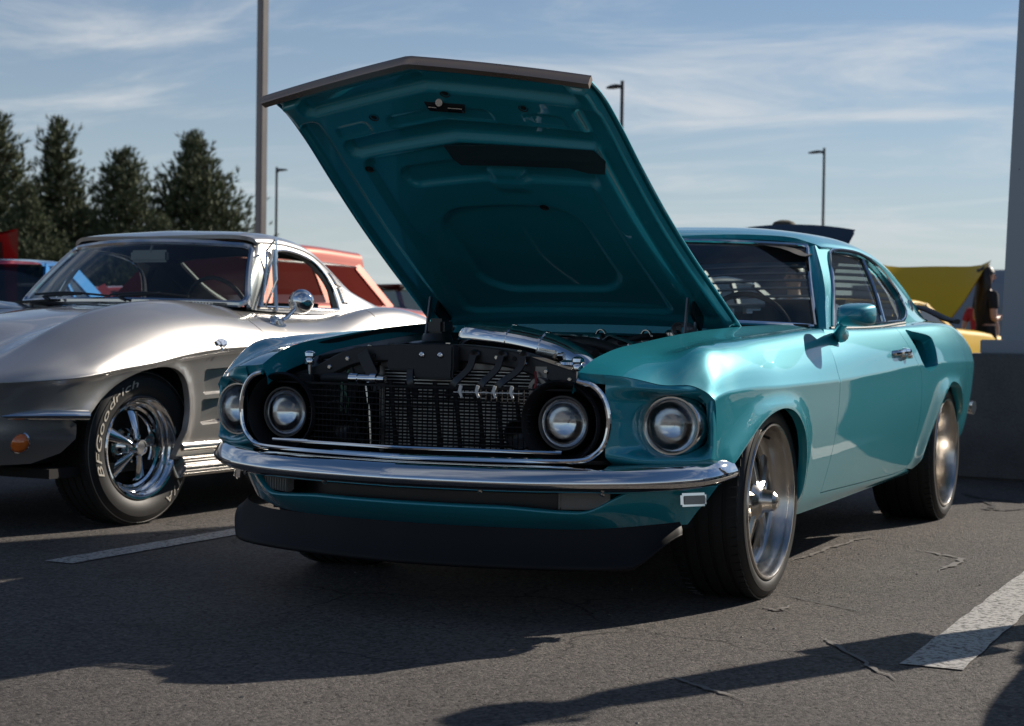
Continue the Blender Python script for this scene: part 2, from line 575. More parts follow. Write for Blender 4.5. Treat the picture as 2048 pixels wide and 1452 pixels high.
def lamp_glass():
    """sealed-beam lens: pressed flutes and blocks that break up what it reflects and lets through"""
    m = bpy.data.materials.new('headlamp_lens'); m.use_nodes = True
    N, L = m.node_tree.nodes, m.node_tree.links
    N.clear()
    out = N.new('ShaderNodeOutputMaterial')
    tc = N.new('ShaderNodeTexCoord')
    wv = N.new('ShaderNodeTexWave'); wv.wave_type = 'BANDS'; wv.bands_direction = 'X'
    wv.inputs['Scale'].default_value = 34; wv.inputs['Distortion'].default_value = 0.3
    L.new(tc.outputs['Object'], wv.inputs['Vector'])
    wv2 = N.new('ShaderNodeTexWave'); wv2.wave_type = 'BANDS'; wv2.bands_direction = 'Z'
    wv2.inputs['Scale'].default_value = 9; wv2.inputs['Distortion'].default_value = 0.6
    L.new(tc.outputs['Object'], wv2.inputs['Vector'])
    ad = N.new('ShaderNodeMath'); ad.operation = 'ADD'
    L.new(wv.outputs['Fac'], ad.inputs[0]); L.new(wv2.outputs['Fac'], ad.inputs[1])
    bp = N.new('ShaderNodeBump'); bp.inputs['Strength'].default_value = 0.9; bp.inputs['Distance'].default_value = 0.004
    L.new(ad.outputs[0], bp.inputs['Height'])
    rf = N.new('ShaderNodeBsdfRefraction'); rf.inputs['IOR'].default_value = 1.10; rf.inputs['Roughness'].default_value = 0.03
    rf.inputs['Color'].default_value = (0.9, 0.93, 0.93, 1)
    gl = N.new('ShaderNodeBsdfGlossy'); gl.inputs['Roughness'].default_value = 0.03
    fr = N.new('ShaderNodeFresnel'); fr.inputs['IOR'].default_value = 1.75
    L.new(bp.outputs[0], rf.inputs['Normal'])
    bp2 = N.new('ShaderNodeBump'); bp2.inputs['Strength'].default_value = 0.25; bp2.inputs['Distance'].default_value = 0.002
    L.new(ad.outputs[0], bp2.inputs['Height']); L.new(bp2.outputs[0], gl.inputs['Normal'])
    mx = N.new('ShaderNodeMixShader')
    L.new(fr.outputs[0], mx.inputs[0]); L.new(rf.outputs[0], mx.inputs[1]); L.new(gl.outputs[0], mx.inputs[2])
    L.new(mx.outputs[0], out.inputs['Surface'])
    return m
LAMP_GLASS = lamp_glass()
# ------------------------------------------------------------------ car park
def asphalt():
    m, nt, b = new_mat('asphalt')
    N, L = nt.nodes, nt.links
    tc = N.new('ShaderNodeTexCoord')
    def tex(kind, scale, **kw):
        t = N.new(kind); t.inputs['Scale'].default_value = scale
        for k, v in kw.items():
            if k in t.inputs: t.inputs[k].default_value = v
            else: setattr(t, k, v)
        L.new(tc.outputs['Object'], t.inputs['Vector'])
        return t
    def ramp(src, p0, c0, p1, c1):
        r = N.new('ShaderNodeValToRGB')
        e = r.color_ramp.elements
        e[0].position, e[1].position = p0, p1
        e[0].color = (*c0, 1) if len(c0) == 3 else c0
        e[1].color = (*c1, 1) if len(c1) == 3 else c1
        L.new(src, r.inputs[0]); return r
    def mul(a, b, f=1.0):
        x = N.new('ShaderNodeMix'); x.data_type = 'RGBA'; x.blend_type = 'MULTIPLY'
        if isinstance(f, float): x.inputs[0].default_value = f
        else: L.new(f, x.inputs[0])
        L.new(a, x.inputs[6]); L.new(b, x.inputs[7]); return x.outputs[2]
    big = tex('ShaderNodeTexNoise', 0.5, Detail=8.0, Roughness=0.62)
    base = ramp(big.outputs['Fac'], 0.30, (0.068, 0.064, 0.062), 0.72, (0.132, 0.123, 0.117))
    stones = tex('ShaderNodeTexVoronoi', 105.0)
    sc = ramp(stones.outputs['Color'], 0.0, (0.25, 0.25, 0.25), 1.0, (2.15, 2.06, 1.96))
    c = mul(base.outputs[0], sc.outputs[0], 0.8)
    fine = tex('ShaderNodeTexNoise', 420.0, Detail=3.0)
    fc = ramp(fine.outputs['Fac'], 0.3, (0.7, 0.7, 0.7), 0.7, (1.3, 1.3, 1.3))
    c = mul(c, fc.outputs[0], 0.8)
    # lost stones: scattered dark pits
    pitv = tex('ShaderNodeTexVoronoi', 26.0)
    pitn = tex('ShaderNodeTexNoise', 60.0, Detail=4.0)
    pa = N.new('ShaderNodeMath'); pa.operation = 'MULTIPLY_ADD'; pa.inputs[1].default_value = 0.55
    L.new(pitn.outputs['Fac'], pa.inputs[0]); L.new(pitv.outputs['Distance'], pa.inputs[2])
    pit = ramp(pa.outputs[0], 0.36, (0.20, 0.19, 0.18), 0.44, (1, 1, 1))
    c = mul(c, pit.outputs[0], 0.85)
    # wandering hairline cracks, only in patches
    wob = tex('ShaderNodeTexNoise', 4.0, Detail=7.0)
    av = N.new('ShaderNodeMix'); av.data_type = 'VECTOR'; av.inputs[0].default_value = 0.18
    L.new(tc.outputs['Object'], av.inputs[4]); L.new(wob.outputs['Color'], av.inputs[5])
    cr = N.new('ShaderNodeTexVoronoi'); cr.feature = 'DISTANCE_TO_EDGE'; cr.inputs['Scale'].default_value = 1.1
    L.new(av.outputs[1], cr.inputs['Vector'])
    crr = ramp(cr.outputs['Distance'], 0.0, (0.25, 0.25, 0.25), 0.008, (1, 1, 1))
    msk = tex('ShaderNodeTexNoise', 0.6)
    mr = ramp(msk.outputs['Fac'], 0.50, (0, 0, 0), 0.58, (1, 1, 1))
    c = mul(c, crr.outputs[0], mr.outputs[0])
    # rusty and oily spots
    st = tex('ShaderNodeTexVoronoi', 1.7)
    stn = tex('ShaderNodeTexNoise', 9.0, Detail=5.0)
    sa = N.new('ShaderNodeMath'); sa.operation = 'MULTIPLY_ADD'; sa.inputs[1].default_value = 0.25
    L.new(stn.outputs['Fac'], sa.inputs[0]); L.new(st.outputs['Distance'], sa.inputs[2])
    sr = ramp(sa.outputs[0], 0.14, (0.62, 0.58, 0.55), 0.26, (1, 1, 1))
    c = mul(c, sr.outputs[0], 0.8)
    L.new(c, b.inputs['Base Color'])
    b.inputs['Roughness'].default_value = 0.78
    b.inputs['Specular IOR Level'].default_value = 0.3
    h1 = N.new('ShaderNodeMath'); h1.operation = 'MULTIPLY_ADD'; h1.inputs[1].default_value = -0.7
    L.new(stones.outputs['Distance'], h1.inputs[0]); L.new(fine.outputs['Fac'], h1.inputs[2])
    h2 = N.new('ShaderNodeMath'); h2.operation = 'ADD'
    L.new(h1.outputs[0], h2.inputs[0]); L.new(pit.outputs[0], h2.inputs[1])
    bp = N.new('ShaderNodeBump'); bp.inputs['Strength'].default_value = 1.0; bp.inputs['Distance'].default_value = 0.007
    L.new(h2.outputs[0], bp.inputs['Height'])
    L.new(bp.outputs[0], b.inputs['Normal'])
    return m
ASPHALT = asphalt()
g = mesh_obj('car_park_ground', [(-600, -600, 0), (600, -600, 0), (600, 900, 0), (-600, 900, 0)], [(0, 1, 2, 3)], ASPHALT, smooth=False)
tag(g, kind='structure')

def worn_paint(name, col):
    """road paint that has worn through to the stones in spots"""
    m, nt, b = new_mat(name)
    N, L = nt.nodes, nt.links
    tc = N.new('ShaderNodeTexCoord')
    n1 = N.new('ShaderNodeTexNoise'); n1.inputs['Scale'].default_value = 55; n1.inputs['Detail'].default_value = 6; n1.inputs['Roughness'].default_value = 0.7
    L.new(tc.outputs['Object'], n1.inputs['Vector'])
    r = N.new('ShaderNodeValToRGB'); r.color_ramp.elements[0].position = 0.40; r.color_ramp.elements[0].color = (0.07, 0.067, 0.064, 1)
    r.color_ramp.elements[1].position = 0.52; r.color_ramp.elements[1].color = (*col, 1)
    L.new(n1.outputs['Fac'], r.inputs[0])
    L.new(r.outputs[0], b.inputs['Base Color'])
    b.inputs['Roughness'].default_value = 0.7
    bp = N.new('ShaderNodeBump'); bp.inputs['Strength'].default_value = 0.5; bp.inputs['Distance'].default_value = 0.004
    n2 = N.new('ShaderNodeTexNoise'); n2.inputs['Scale'].default_value = 120
    L.new(tc.outputs['Object'], n2.inputs['Vector']); L.new(n2.outputs['Fac'], bp.inputs['Height']); L.new(bp.outputs[0], b.inputs['Normal'])
    return m
LINE = worn_paint('white_line_paint', (0.40, 0.39, 0.37))
for i, (x0, x1, y0, y1) in enumerate(((-1.69, -1.56, -0.57, 5.2), (1.50, 1.66, -0.90, 5.2), (4.60, 4.75, -0.9, 5.2), (-4.75, -4.62, -0.6, 5.2))):
    rng = random.Random(i)
    ys = np.linspace(y0, y1, 60)
    V = []
    ys[1:] += 0
    for y in ys:
        V += [(x0 + rng.uniform(-0.004, 0.004), y, 0.004), (x1 + rng.uniform(-0.004, 0.004), y, 0.004)]
    o = mesh_obj('parking_line', V, grid_faces(60, 2), LINE, smooth=False)
    tag(o, kind='structure')

# crack filler and chalky scuffs, each its own irregular strip on the asphalt
TAR = mat('tar_filler', (0.016, 0.015, 0.014), 0.6, vary=0.3, vscale=30, bump=0.4, bscale=90)
SCUFF = mat('chalky_scuff', (0.145, 0.135, 0.126), 0.85, vary=0.35, vscale=45)
def ground_strip(name, pts, w, m, seed):
    rng = random.Random(seed)
    P = smooth_line(pts, 9)
    V = []
    for i in range(len(P)):
        t = P[min(i + 1, len(P) - 1)] - P[max(i - 1, 0)]
        t = t / max(np.linalg.norm(t), 1e-9)
        nrm = np.array([-t[1], t[0]])
        ww = w * (0.35 + 0.9 * rng.random()) * (0.15 + 0.85 * min(1.0, min(i, len(P) - 1 - i) / 4))
        j = np.array([rng.gauss(0, w * 0.35), rng.gauss(0, w * 0.35)])
        for q in (-1, 1): V.append((*(P[i] + nrm * ww * q * 0.5 + j), 0.0042))
    return tag(mesh_obj(name, V, grid_faces(len(P), 2), m, smooth=False), kind='structure')
for i, (nm, pts, w, m) in enumerate((
        ('asphalt_scuff', [(0.675, 0.904), (0.685, 1.251), (0.714, 1.605), (0.754, 1.83)], 0.020, SCUFF),
        ('asphalt_crack', [(0.875, 0.082), (1.0, 0.002), (1.117, -0.066), (1.215, -0.138)], 0.009, TAR),
        ('tar_seam', [(0.833, 3.789), (0.96, 3.509), (0.974, 3.29), (1.06, 3.291), (1.127, 3.447)], 0.030, TAR),
        ('tar_seam', [(0.679, 4.18), (0.795, 3.923), (0.914, 3.843), (1.044, 3.837)], 0.028, TAR),
        ('asphalt_scuff', [(0.895, -0.198), (0.97, -0.23), (0.976, -0.116)], 0.022, SCUFF),
        ('asphalt_scuff', [(0.994, -1.339), (1.133, -1.43), (1.292, -1.529)], 0.016, SCUFF),
        ('asphalt_scuff', [(1.205, -0.616), (1.348, -0.832), (1.54, -1.13)], 0.016, SCUFF),
        ('asphalt_scuff', [(1.006, 1.507), (1.227, 1.297), (1.231, 0.906)], 0.030, SCUFF))):
    ground_strip(nm, pts, w, m, i)
rng_g = random.Random(9)
V, F = [], []
for k in range(420):                      # loose grit and bits of leaf on the asphalt
    x, y = rng_g.uniform(-3.2, 2.2), rng_g.uniform(-2.6, 3.0)
    r_ = rng_g.uniform(0.002, 0.006)
    o = len(V)
    for j in range(5):
        a_ = j * 1.2566 + rng_g.uniform(-0.3, 0.3)
        V.append((x + r_ * math.cos(a_) * rng_g.uniform(0.6, 1.5), y + r_ * math.sin(a_) * rng_g.uniform(0.6, 1.5), 0.001))
    V.append((x, y, r_ * 0.9))
    F += [(o + j, o + (j + 1) % 5, o + 5) for j in range(5)]
tag(mesh_obj('grit', V, F, mat('grit', (0.22, 0.20, 0.17), 0.9, vary=0.5, vscale=3), smooth=False), 'loose pale grit scattered over the asphalt', 'grit', kind='stuff')
# ------------------------------------------------------------------ teal fastback: surfaces
# car frame = world: x to the car's left, y to the rear from the front axle, z up
F_ARCH = [(-0.575, 0.44), (-0.50, 0.475), (-0.40, 0.525), (-0.297, 0.575), (-0.21, 0.605), (-0.117, 0.622), (-0.03, 0.626), (0.06, 0.614), (0.14, 0.585),
          (0.21, 0.54), (0.262, 0.48), (0.295, 0.41), (0.305, 0.34), (0.30, 0.29), (0.285, 0.235)]
R_ARCH = [(2.25, 0.225), (2.265, 0.32), (2.29, 0.40), (2.33, 0.466), (2.38, 0.54), (2.434, 0.60), (2.51, 0.640), (2.592, 0.657), (2.68, 0.652), (2.76, 0.628),
          (2.85, 0.585), (2.94, 0.512), (2.985, 0.43), (3.00, 0.36), (3.01, 0.30)]

def _dist_line(y, z, L):
    A = np.array(L); d = np.full(np.shape(y), 9.0)
    for a, b in zip(A[:-1], A[1:]):
        ab = b - a
        t = np.clip(((y - a[0]) * ab[0] + (z - a[1]) * ab[1]) / (ab @ ab), 0, 1)
        d = np.minimum(d, np.hypot(y - a[0] - t * ab[0], z - a[1] - t * ab[1]))
    return d

def m_mod(P, y, t):
    # wheel-arch lips roll outward
    P = P.copy()
    z = P[..., 2]
    low = sstep(0.70, 0.62, z)
    dF = _dist_line(y, z, F_ARCH[1:13]); dR = _dist_line(y, z, R_ARCH[1:12])
    P[..., 0] += low * (0.020 * np.exp(-(dF / 0.055) ** 2) + 0.022 * np.exp(-(dR / 0.065) ** 2))
    return P

_low = [  # shared side tracks from ridge down
    # ridge
    [(-0.95, 0.775, 0.640), (-0.72, 0.788, 0.709), (-0.64, 0.793, 0.763), (-0.55, 0.797, 0.811), (-0.38, 0.800, 0.831), (-0.15, 0.801, 0.842), (0.28, 0.803, 0.860),
     (0.70, 0.808, 0.876), (1.10, 0.822, 0.878), (1.75, 0.832, 0.890), (2.20, 0.842, 0.903), (2.70, 0.850, 0.914), (3.10, 0.835, 0.905), (3.40, 0.80, 0.875), (3.56, 0.765, 0.835)],
    # upper side
    [(-0.95, 0.825, 0.625), (-0.67, 0.845, 0.694), (-0.60, 0.854, 0.734), (-0.45, 0.861, 0.764), (0.0, 0.864, 0.771), (0.70, 0.867, 0.785), (1.30, 0.872, 0.802), (2.0, 0.878, 0.821),
     (2.7, 0.898, 0.835), (3.1, 0.881, 0.828), (3.40, 0.852, 0.81), (3.56, 0.813, 0.785)],
    # crease
    [(-0.95, 0.865, 0.615), (-0.633, 0.884, 0.669), (-0.55, 0.891, 0.683), (-0.40, 0.898, 0.690), (0.0, 0.905, 0.692), (0.70, 0.905, 0.698), (1.30, 0.904, 0.714), (2.0, 0.905, 0.738),
     (2.7, 0.925, 0.745), (3.1, 0.905, 0.742), (3.40, 0.875, 0.735), (3.56, 0.835, 0.725)],
    # under the crease
    [(-0.95, 0.860, 0.585), (-0.633, 0.882, 0.636), (-0.55, 0.888, 0.647), (-0.40, 0.895, 0.652), (0.0, 0.902, 0.654), (0.70, 0.902, 0.660), (1.30, 0.901, 0.676), (2.0, 0.902, 0.698),
     (2.7, 0.922, 0.70), (3.1, 0.903, 0.70), (3.40, 0.873, 0.69), (3.56, 0.833, 0.68)],
    # middle
    [(-0.95, 0.84, 0.54), (-0.60, 0.880, 0.550), (0.0, 0.895, 0.550), (0.70, 0.894, 0.553), (1.4, 0.892, 0.560), (2.0, 0.893, 0.575), (2.7, 0.908, 0.59), (3.1, 0.892, 0.59), (3.40, 0.862, 0.58), (3.56, 0.82, 0.58)],
    # lower
    [(-0.95, 0.82, 0.43), (-0.60, 0.872, 0.430), (0.0, 0.880, 0.430), (0.70, 0.878, 0.430), (1.4, 0.874, 0.435), (2.0, 0.872, 0.445), (2.7, 0.88, 0.46), (3.1, 0.87, 0.46), (3.40, 0.842, 0.46), (3.56, 0.80, 0.46)],
    # sill line
    [(-0.95, 0.80, 0.33), (-0.60, 0.852, 0.310), (0.0, 0.857, 0.300), (0.70, 0.852, 0.296), (1.4, 0.842, 0.285), (2.0, 0.835, 0.282), (2.7, 0.845, 0.33), (3.1, 0.84, 0.35), (3.40, 0.815, 0.36), (3.56, 0.78, 0.36)],
    # bottom
    [(-0.95, 0.77, 0.245), (-0.60, 0.828, 0.240), (0.0, 0.832, 0.235), (0.70, 0.828, 0.236), (1.4, 0.822, 0.243), (2.0, 0.815, 0.25), (2.7, 0.81, 0.26), (3.1, 0.80, 0.27), (3.40, 0.775, 0.29), (3.56, 0.74, 0.30)],
]
_top_f = [
    [(-0.95, 0.540, 0.708), (-0.862, 0.547, 0.747), (-0.78, 0.553, 0.779), (-0.68, 0.560, 0.803), (-0.38, 0.575, 0.838), (0.02, 0.595, 0.871), (0.39, 0.625, 0.890), (0.80, 0.660, 0.902)],
    [(-0.95, 0.680, 0.686), (-0.815, 0.684, 0.734), (-0.74, 0.688, 0.757), (-0.66, 0.690, 0.780), (-0.38, 0.700, 0.820), (0.0, 0.705, 0.846), (0.40, 0.722, 0.869), (0.80, 0.740, 0.890)],
]
_top_r = [
    [(0.50, 0.770, 0.884), (1.20, 0.776, 0.889), (1.75, 0.776, 0.899), (2.20, 0.755, 0.918), (2.70, 0.735, 0.935), (3.10, 0.700, 0.940), (3.40, 0.66, 0.928), (3.56, 0.62, 0.905)],
    [(0.50, 0.790, 0.887), (1.20, 0.798, 0.888), (1.75, 0.802, 0.899), (2.20, 0.80, 0.916), (2.70, 0.800, 0.932), (3.10, 0.775, 0.930), (3.40, 0.735, 0.910), (3.56, 0.695, 0.88)],
]
MF = Surf(_top_f + _low, sharp=(4,), mod=m_mod)      # front fender
MR = Surf(_top_r + _low, sharp=(4,), mod=m_mod)      # door and quarter
# t: 0 top edge, 1 valley, 2 ridge, 3 upper side, 4 crease, 5 under crease, 6 mid, 7 lower, 8 sill, 9 bottom

# greenhouse side: t=0 belt, t=1 mid, t=2 roof rail
MG = Surf([
    [(0.90, 0.768, 0.884), (1.20, 0.768, 0.889), (1.75, 0.768, 0.899), (2.20, 0.750, 0.918), (2.70, 0.728, 0.935), (3.10, 0.692, 0.938), (3.45, 0.66, 0.925)],
    [(0.90, 0.712, 1.05), (1.20, 0.712, 1.06), (1.75, 0.710, 1.065), (2.20, 0.692, 1.065), (2.70, 0.668, 1.03), (3.10, 0.642, 0.985), (3.45, 0.62, 0.93)],
    [(0.90, 0.612, 1.215), (1.36, 0.612, 1.228), (1.75, 0.614, 1.236), (2.10, 0.616, 1.230), (2.45, 0.612, 1.196), (2.80, 0.608, 1.130), (3.10, 0.606, 1.050), (3.45, 0.60, 0.955)]])
# roof: t=0 rail edge ... t=4 centre
MT = Surf([
    [(1.02, 0.640, 1.196), (1.36, 0.628, 1.222), (1.75, 0.628, 1.230), (2.10, 0.630, 1.224), (2.45, 0.626, 1.190), (2.80, 0.622, 1.124), (3.10, 0.618, 1.045), (3.45, 0.61, 0.950)],
    [(1.02, 0.592, 1.190), (1.2, 0.592, 1.216), (1.36, 0.592, 1.240), (1.75, 0.594, 1.258), (2.10, 0.594, 1.256), (2.45, 0.588, 1.228), (2.80, 0.584, 1.163), (3.10, 0.580, 1.078), (3.45, 0.575, 0.965)],
    [(1.02, 0.50, 1.206), (1.2, 0.50, 1.248), (1.36, 0.50, 1.274), (1.75, 0.50, 1.294), (2.10, 0.50, 1.290), (2.45, 0.50, 1.258), (2.80, 0.50, 1.198), (3.10, 0.50, 1.108), (3.45, 0.50, 0.978)],
    [(1.02, 0.28, 1.222), (1.15, 0.28, 1.264), (1.36, 0.28, 1.300), (1.75, 0.28, 1.320), (2.10, 0.28, 1.312), (2.45, 0.28, 1.272), (2.80, 0.28, 1.214), (3.10, 0.28, 1.125), (3.45, 0.28, 0.990)],
    [(1.02, 0.0, 1.224), (1.12, 0.0, 1.264), (1.36, 0.0, 1.308), (1.75, 0.0, 1.328), (2.10, 0.0, 1.320), (2.45, 0.0, 1.277), (2.80, 0.0, 1.220), (3.10, 0.0, 1.131), (3.45, 0.0, 0.994)]])

def header_y(x):       # top edge of the windscreen in plan
    return 1.10 + 0.26 * (np.abs(x) / 0.60) ** 2.2
def ws_base_y(x):
    return 0.66 + 0.38 * (np.abs(x) / 0.72) ** 2.0
def ws_pos(u, v):
    """windscreen; u = -1..1 across, v = 0 base .. 1 top"""
    u = np.asarray(u, float); v = np.asarray(v, float)
    xb, xt = 0.715 * u, 0.585 * u
    P0 = np.stack([xb, ws_base_y(xb), 0.912 - 0.018 * u ** 2], -1)
    P1 = np.stack([xt, header_y(xt), 1.236 - 0.014 * u ** 2], -1)
    P = P0 + (P1 - P0) * v[..., None]
    P[..., 1] -= 0.02 * np.sin(np.pi * v); P[..., 2] += 0.012 * np.sin(np.pi * v)
    return P

# hood, as it stands open.  s: 0 rear edge .. 1 front edge; u: -1..1 across
H_EDGE = np.array([(0.395, 0.890), (0.20, 0.997), (-0.02, 1.116), (-0.24, 1.245), (-0.45, 1.383), (-0.62, 1.500), (-0.74, 1.568), (-0.812, 1.592)])
_hl = np.concatenate([[0], np.cumsum(np.hypot(*np.diff(H_EDGE, axis=0).T))]); _hl /= _hl[-1]
_hy = cspline(_hl, H_EDGE[:, 0]); _hz = cspline(_hl, H_EDGE[:, 1])
H_DIR = np.array([-0.86, 0.51]); H_NRM = np.array([0.51, 0.86])      # along the hood towards its nose; outer normal
def hood_pos(u, s, off=0.0):
    u = np.asarray(u, float); s = np.asarray(s, float)
    w = 0.622 - 0.070 * s - 0.008 * np.sin(np.pi * s)
    vee = 0.112 * (1 - np.abs(u)) * sstep(0.35, 1.0, s) - 0.045 * (1 - u ** 2) * sstep(0.3, 0.0, s)
    crown = (0.034 - 0.012 * s) * (1 - u ** 2)
    y = _hy(s) + H_DIR[0] * vee + H_NRM[0] * (crown + off)
    z = _hz(s) + H_DIR[1] * vee + H_NRM[1] * (crown + off)
    return np.stack([w * u, y, z], -1)
# ------------------------------------------------------------------ teal fastback coupe
CAR = empty('fastback_coupe', (0, 0, 0))
tag(CAR, 'teal fastback coupe with its hood propped open and chrome front bumper', 'car')

def zt(surf, y, z, t0=2.0): return (y, surf.tz(y, z, t0))

F_FRONT = [(-0.862, 0.0), (-0.852, 0.35), (-0.815, 1.0), (-0.765, 1.5), (-0.715, 2.0), (-0.668, 2.7), (-0.645, 3.4), (-0.633, 4.0), (-0.618, 5.0), (-0.602, 6.0), (-0.59, 6.9)]
DOOR_F = [(0.875, 0.0), (0.85, 1.0), (0.80, 2.0), (0.742, 2.8), (0.690, 4.0), (0.700, 5.2), (0.700, 6.0), (0.688, 6.9), (0.64, 8.02)]
DOOR_R = [(1.86, 0.0), (1.86, 1.0), (1.865, 2.0), (1.90, 2.8), (1.985, 4.0), (2.055, 5.2), (2.09, 6.0), (2.115, 6.9), (2.11, 7.6), (2.07, 8.02)]
fa = [zt(MF, y, z, 4.0) for y, z in F_ARCH]
ra = [zt(MR, y, z, 4.0) for y, z in R_ARCH]

fender_out = smooth_line(F_FRONT, 4).tolist() + [p for p in smooth_line(fa, 3).tolist()] + [(0.40, 9.0), (0.60, 9.0)] \
    + [(y - 0.004, t) for y, t in reversed(smooth_line(DOOR_F, 4).tolist()) if t < 8.0] + [(0.872, 0.0), (0.60, 0.0), (0.2, 0.0), (-0.4, 0.0)]
door_out = smooth_line(DOOR_F, 4).tolist() + smooth_line(DOOR_R, 4).tolist()[::-1]
SC = [(1.985, 2.12), (2.10, 2.25), (2.33, 2.55), (2.352, 3.0), (2.325, 3.9), (2.28, 4.55), (2.20, 4.85), (2.145, 4.75), (2.07, 4.0), (2.02, 3.0)]
scoop_out = smooth_line(SC, 4, True).tolist()
q_end = [(3.50, 0.0), (3.53, 1.0), (3.55, 2.0), (3.56, 3.0), (3.56, 5.0), (3.555, 6.0), (3.54, 7.0), (3.50, 7.6)]
quarter_out = [(y + 0.004, t) for y, t in smooth_line(DOOR_R, 4).tolist()] + [(2.13, 8.1), (2.2, 8.25)] + smooth_line(ra, 3).tolist()[3:] \
    + [(3.2, 8.0)] + list(reversed(q_end)) + [(3.2, 0.0), (2.8, 0.0), (2.4, 0.0)]
rocker_out = [(0.61, 8.06), (0.8, 8.06), (1.4, 8.06), (2.10, 8.06), (2.18, 8.5), (2.20, 9.0), (1.4, 9.0), (0.60, 9.0), (0.595, 8.5)]

for mir in (False, True):
    panel('front_fender', MF.pos, fender_out, TEAL, CAR, step=0.02, mirror=mir, flip=True, depth=0.03)
    panel('door', MR.pos, door_out, TEAL, CAR, step=0.02, mirror=mir, flip=True, depth=0.02)
    panel('quarter_panel', MR.pos, quarter_out, TEAL, CAR, holes=[scoop_out], step=0.02, mirror=mir, flip=True, depth=0.05)
    panel('rocker_panel', MR.pos, rocker_out, TEAL, CAR, step=0.02, mirror=mir, flip=True, depth=0.03)
doors = [o for o in CAR.children if o.name.startswith('door')]
quarters = [o for o in CAR.children if o.name.startswith('quarter')]

# ---- greenhouse side: pillars and rail round the side glass
DLO = smooth_line([(1.075, 0.06), (1.17, 0.60), (1.32, 1.25), (1.45, 1.72), (1.56, 1.90), (1.80, 1.955), (2.05, 1.94), (2.30, 1.81), (2.50, 1.53), (2.60, 1.10), (2.56, 0.55), (2.45, 0.20), (2.33, 0.06)], 5).tolist()
side_out = [(0.985, 0.0), (1.05, 0.45), (1.17, 1.1), (1.30, 1.7), (1.36, 2.0), (1.7, 2.0), (2.1, 2.0), (2.5, 2.0), (2.9, 2.0), (3.2, 2.0), (3.42, 2.0), (3.42, 1.0), (3.40, 0.0), (3.0, 0.0), (2.4, 0.0), (1.6, 0.0)]
for mir in (False, True):
    panel('window_pillar', MG.pos, side_out, TEAL, CAR, holes=[DLO], step=0.02, bs=0.17, mirror=mir, flip=False, depth=0.03, eb=0.02)
    sx = -1 if mir else 1
    # glass: door pane and quarter pane with a bright divider between
    div = [(2.065, 1.80), (2.04, 1.3), (2.01, 0.85), (1.985, 0.4), (1.975, 0.06)]
    di = min(range(len(DLO)), key=lambda i: abs(DLO[i][0] - 2.08) + abs(DLO[i][1] - 1.94))
    inset = lambda P, y, t: P - np.array([0.012, 0, 0])
    MGi = lambda a, b: MG.pos(a, b) - np.array([0.014, 0, 0])
    g1 = DLO[:di + 1] + div
    g2 = div[::-1] + DLO[di + 1:]
    panel('door_glass', MGi, g1, GLASS_DARK, CAR, step=0.05, bs=0.17, mirror=mir, flip=False, depth=0, eb=0.02)
    panel('quarter_glass', MGi, g2, GLASS_DARK, CAR, step=0.05, bs=0.17, mirror=mir, flip=False, depth=0, eb=0.02)
    mb = MB()
    L = np.array(DLO); P = MG.pos(L[:, 0], L[:, 1]); P[:, 0] *= sx
    mb.tube(np.vstack([P + [0.006 * sx, 0, 0], P[:1] + [0.006 * sx, 0, 0]]), 0.0075, 8, caps=False)
    D = np.array(div); P = MG.pos(D[:, 0], D[:, 1]) - [0.006, 0, 0]; P[:, 0] *= sx
    mb.tube(P, 0.011, 8, smooth=4)
    mb.obj('window_trim', CHROME, CAR)

# ---- roof
ro = [(0.0, 4.0)]
u = np.linspace(0, 1, 15)
xs = 0.60 * (1 - u)
def roof_f(a, b):
    b = np.asarray(b, float)
    m = b > 4
    P = MT.pos(a, np.where(m, 8 - b, b)); P = P.copy(); P[..., 0] = np.where(m, -P[..., 0], P[..., 0]); return P
_ttab = np.linspace(0, 4, 81)
def t_of_x(x, y):
    X = MT.pos(np.full(81, y), _ttab)[:, 0]
    return float(np.interp(-x, -X, _ttab))
front = []
for x in np.linspace(0.63, 0, 16):
    y = float(header_y(x)) + 0.004
    front.append((y, t_of_x(x, y)))
front[0] = (front[0][0], 0.0)
back = [(2.62, 4.0), (2.63, 2.6), (2.66, 2.0), (2.75, 1.75), (3.0, 1.7), (3.3, 1.7), (3.42, 1.6), (3.42, 0.0)]
half = front + back
full = [(y, t) for y, t in front] + [(y, 8 - t) for y, t in reversed(front[:-1])]
full += [(3.42, 8.0)] + [(y, 8 - t) for y, t in reversed(back[:-1])] + back[1:]
roof = panel('roof', roof_f, full, TEAL, CAR, step=0.03, bs=0.16, flip=False, depth=0.02, eb=0.03)
# rear window behind slatted louvres
rw = [(2.65, 2.05), (2.65, 5.95), (3.38, 6.0), (3.38, 2.0)]
panel('rear_window', lambda a, b: roof_f(a, b) - np.array([0, 0, 0.03]), rw, GLASS_DARK, CAR, step=0.08, bs=0.16, flip=False, depth=0)
for k in range(7):
    yy = 2.70 + k * 0.10
    tt = np.linspace(2.05, 5.95, 13)
    A = roof_f(np.full(13, yy), tt) + np.array([0, 0, 0.012])
    B_ = A + np.array([0, 0.085, 0.012])
    V = np.vstack([A, B_, A - [0, 0, 0.006], B_ - [0, 0, 0.006]])
    n = 13
    F = [(i, i + 1, n + i + 1, n + i) for i in range(n - 1)] + [(2 * n + i + 1, 2 * n + i, 3 * n + i, 3 * n + i + 1) for i in range(n - 1)] \
        + [(i + 1, i, 2 * n + i, 2 * n + i + 1) for i in range(n - 1)] + [(n + i, n + i + 1, 3 * n + i + 1, 3 * n + i) for i in range(n - 1)]
    mesh_obj('louvre_slat', V, F, BLACK_SATIN, CAR, smooth=False)

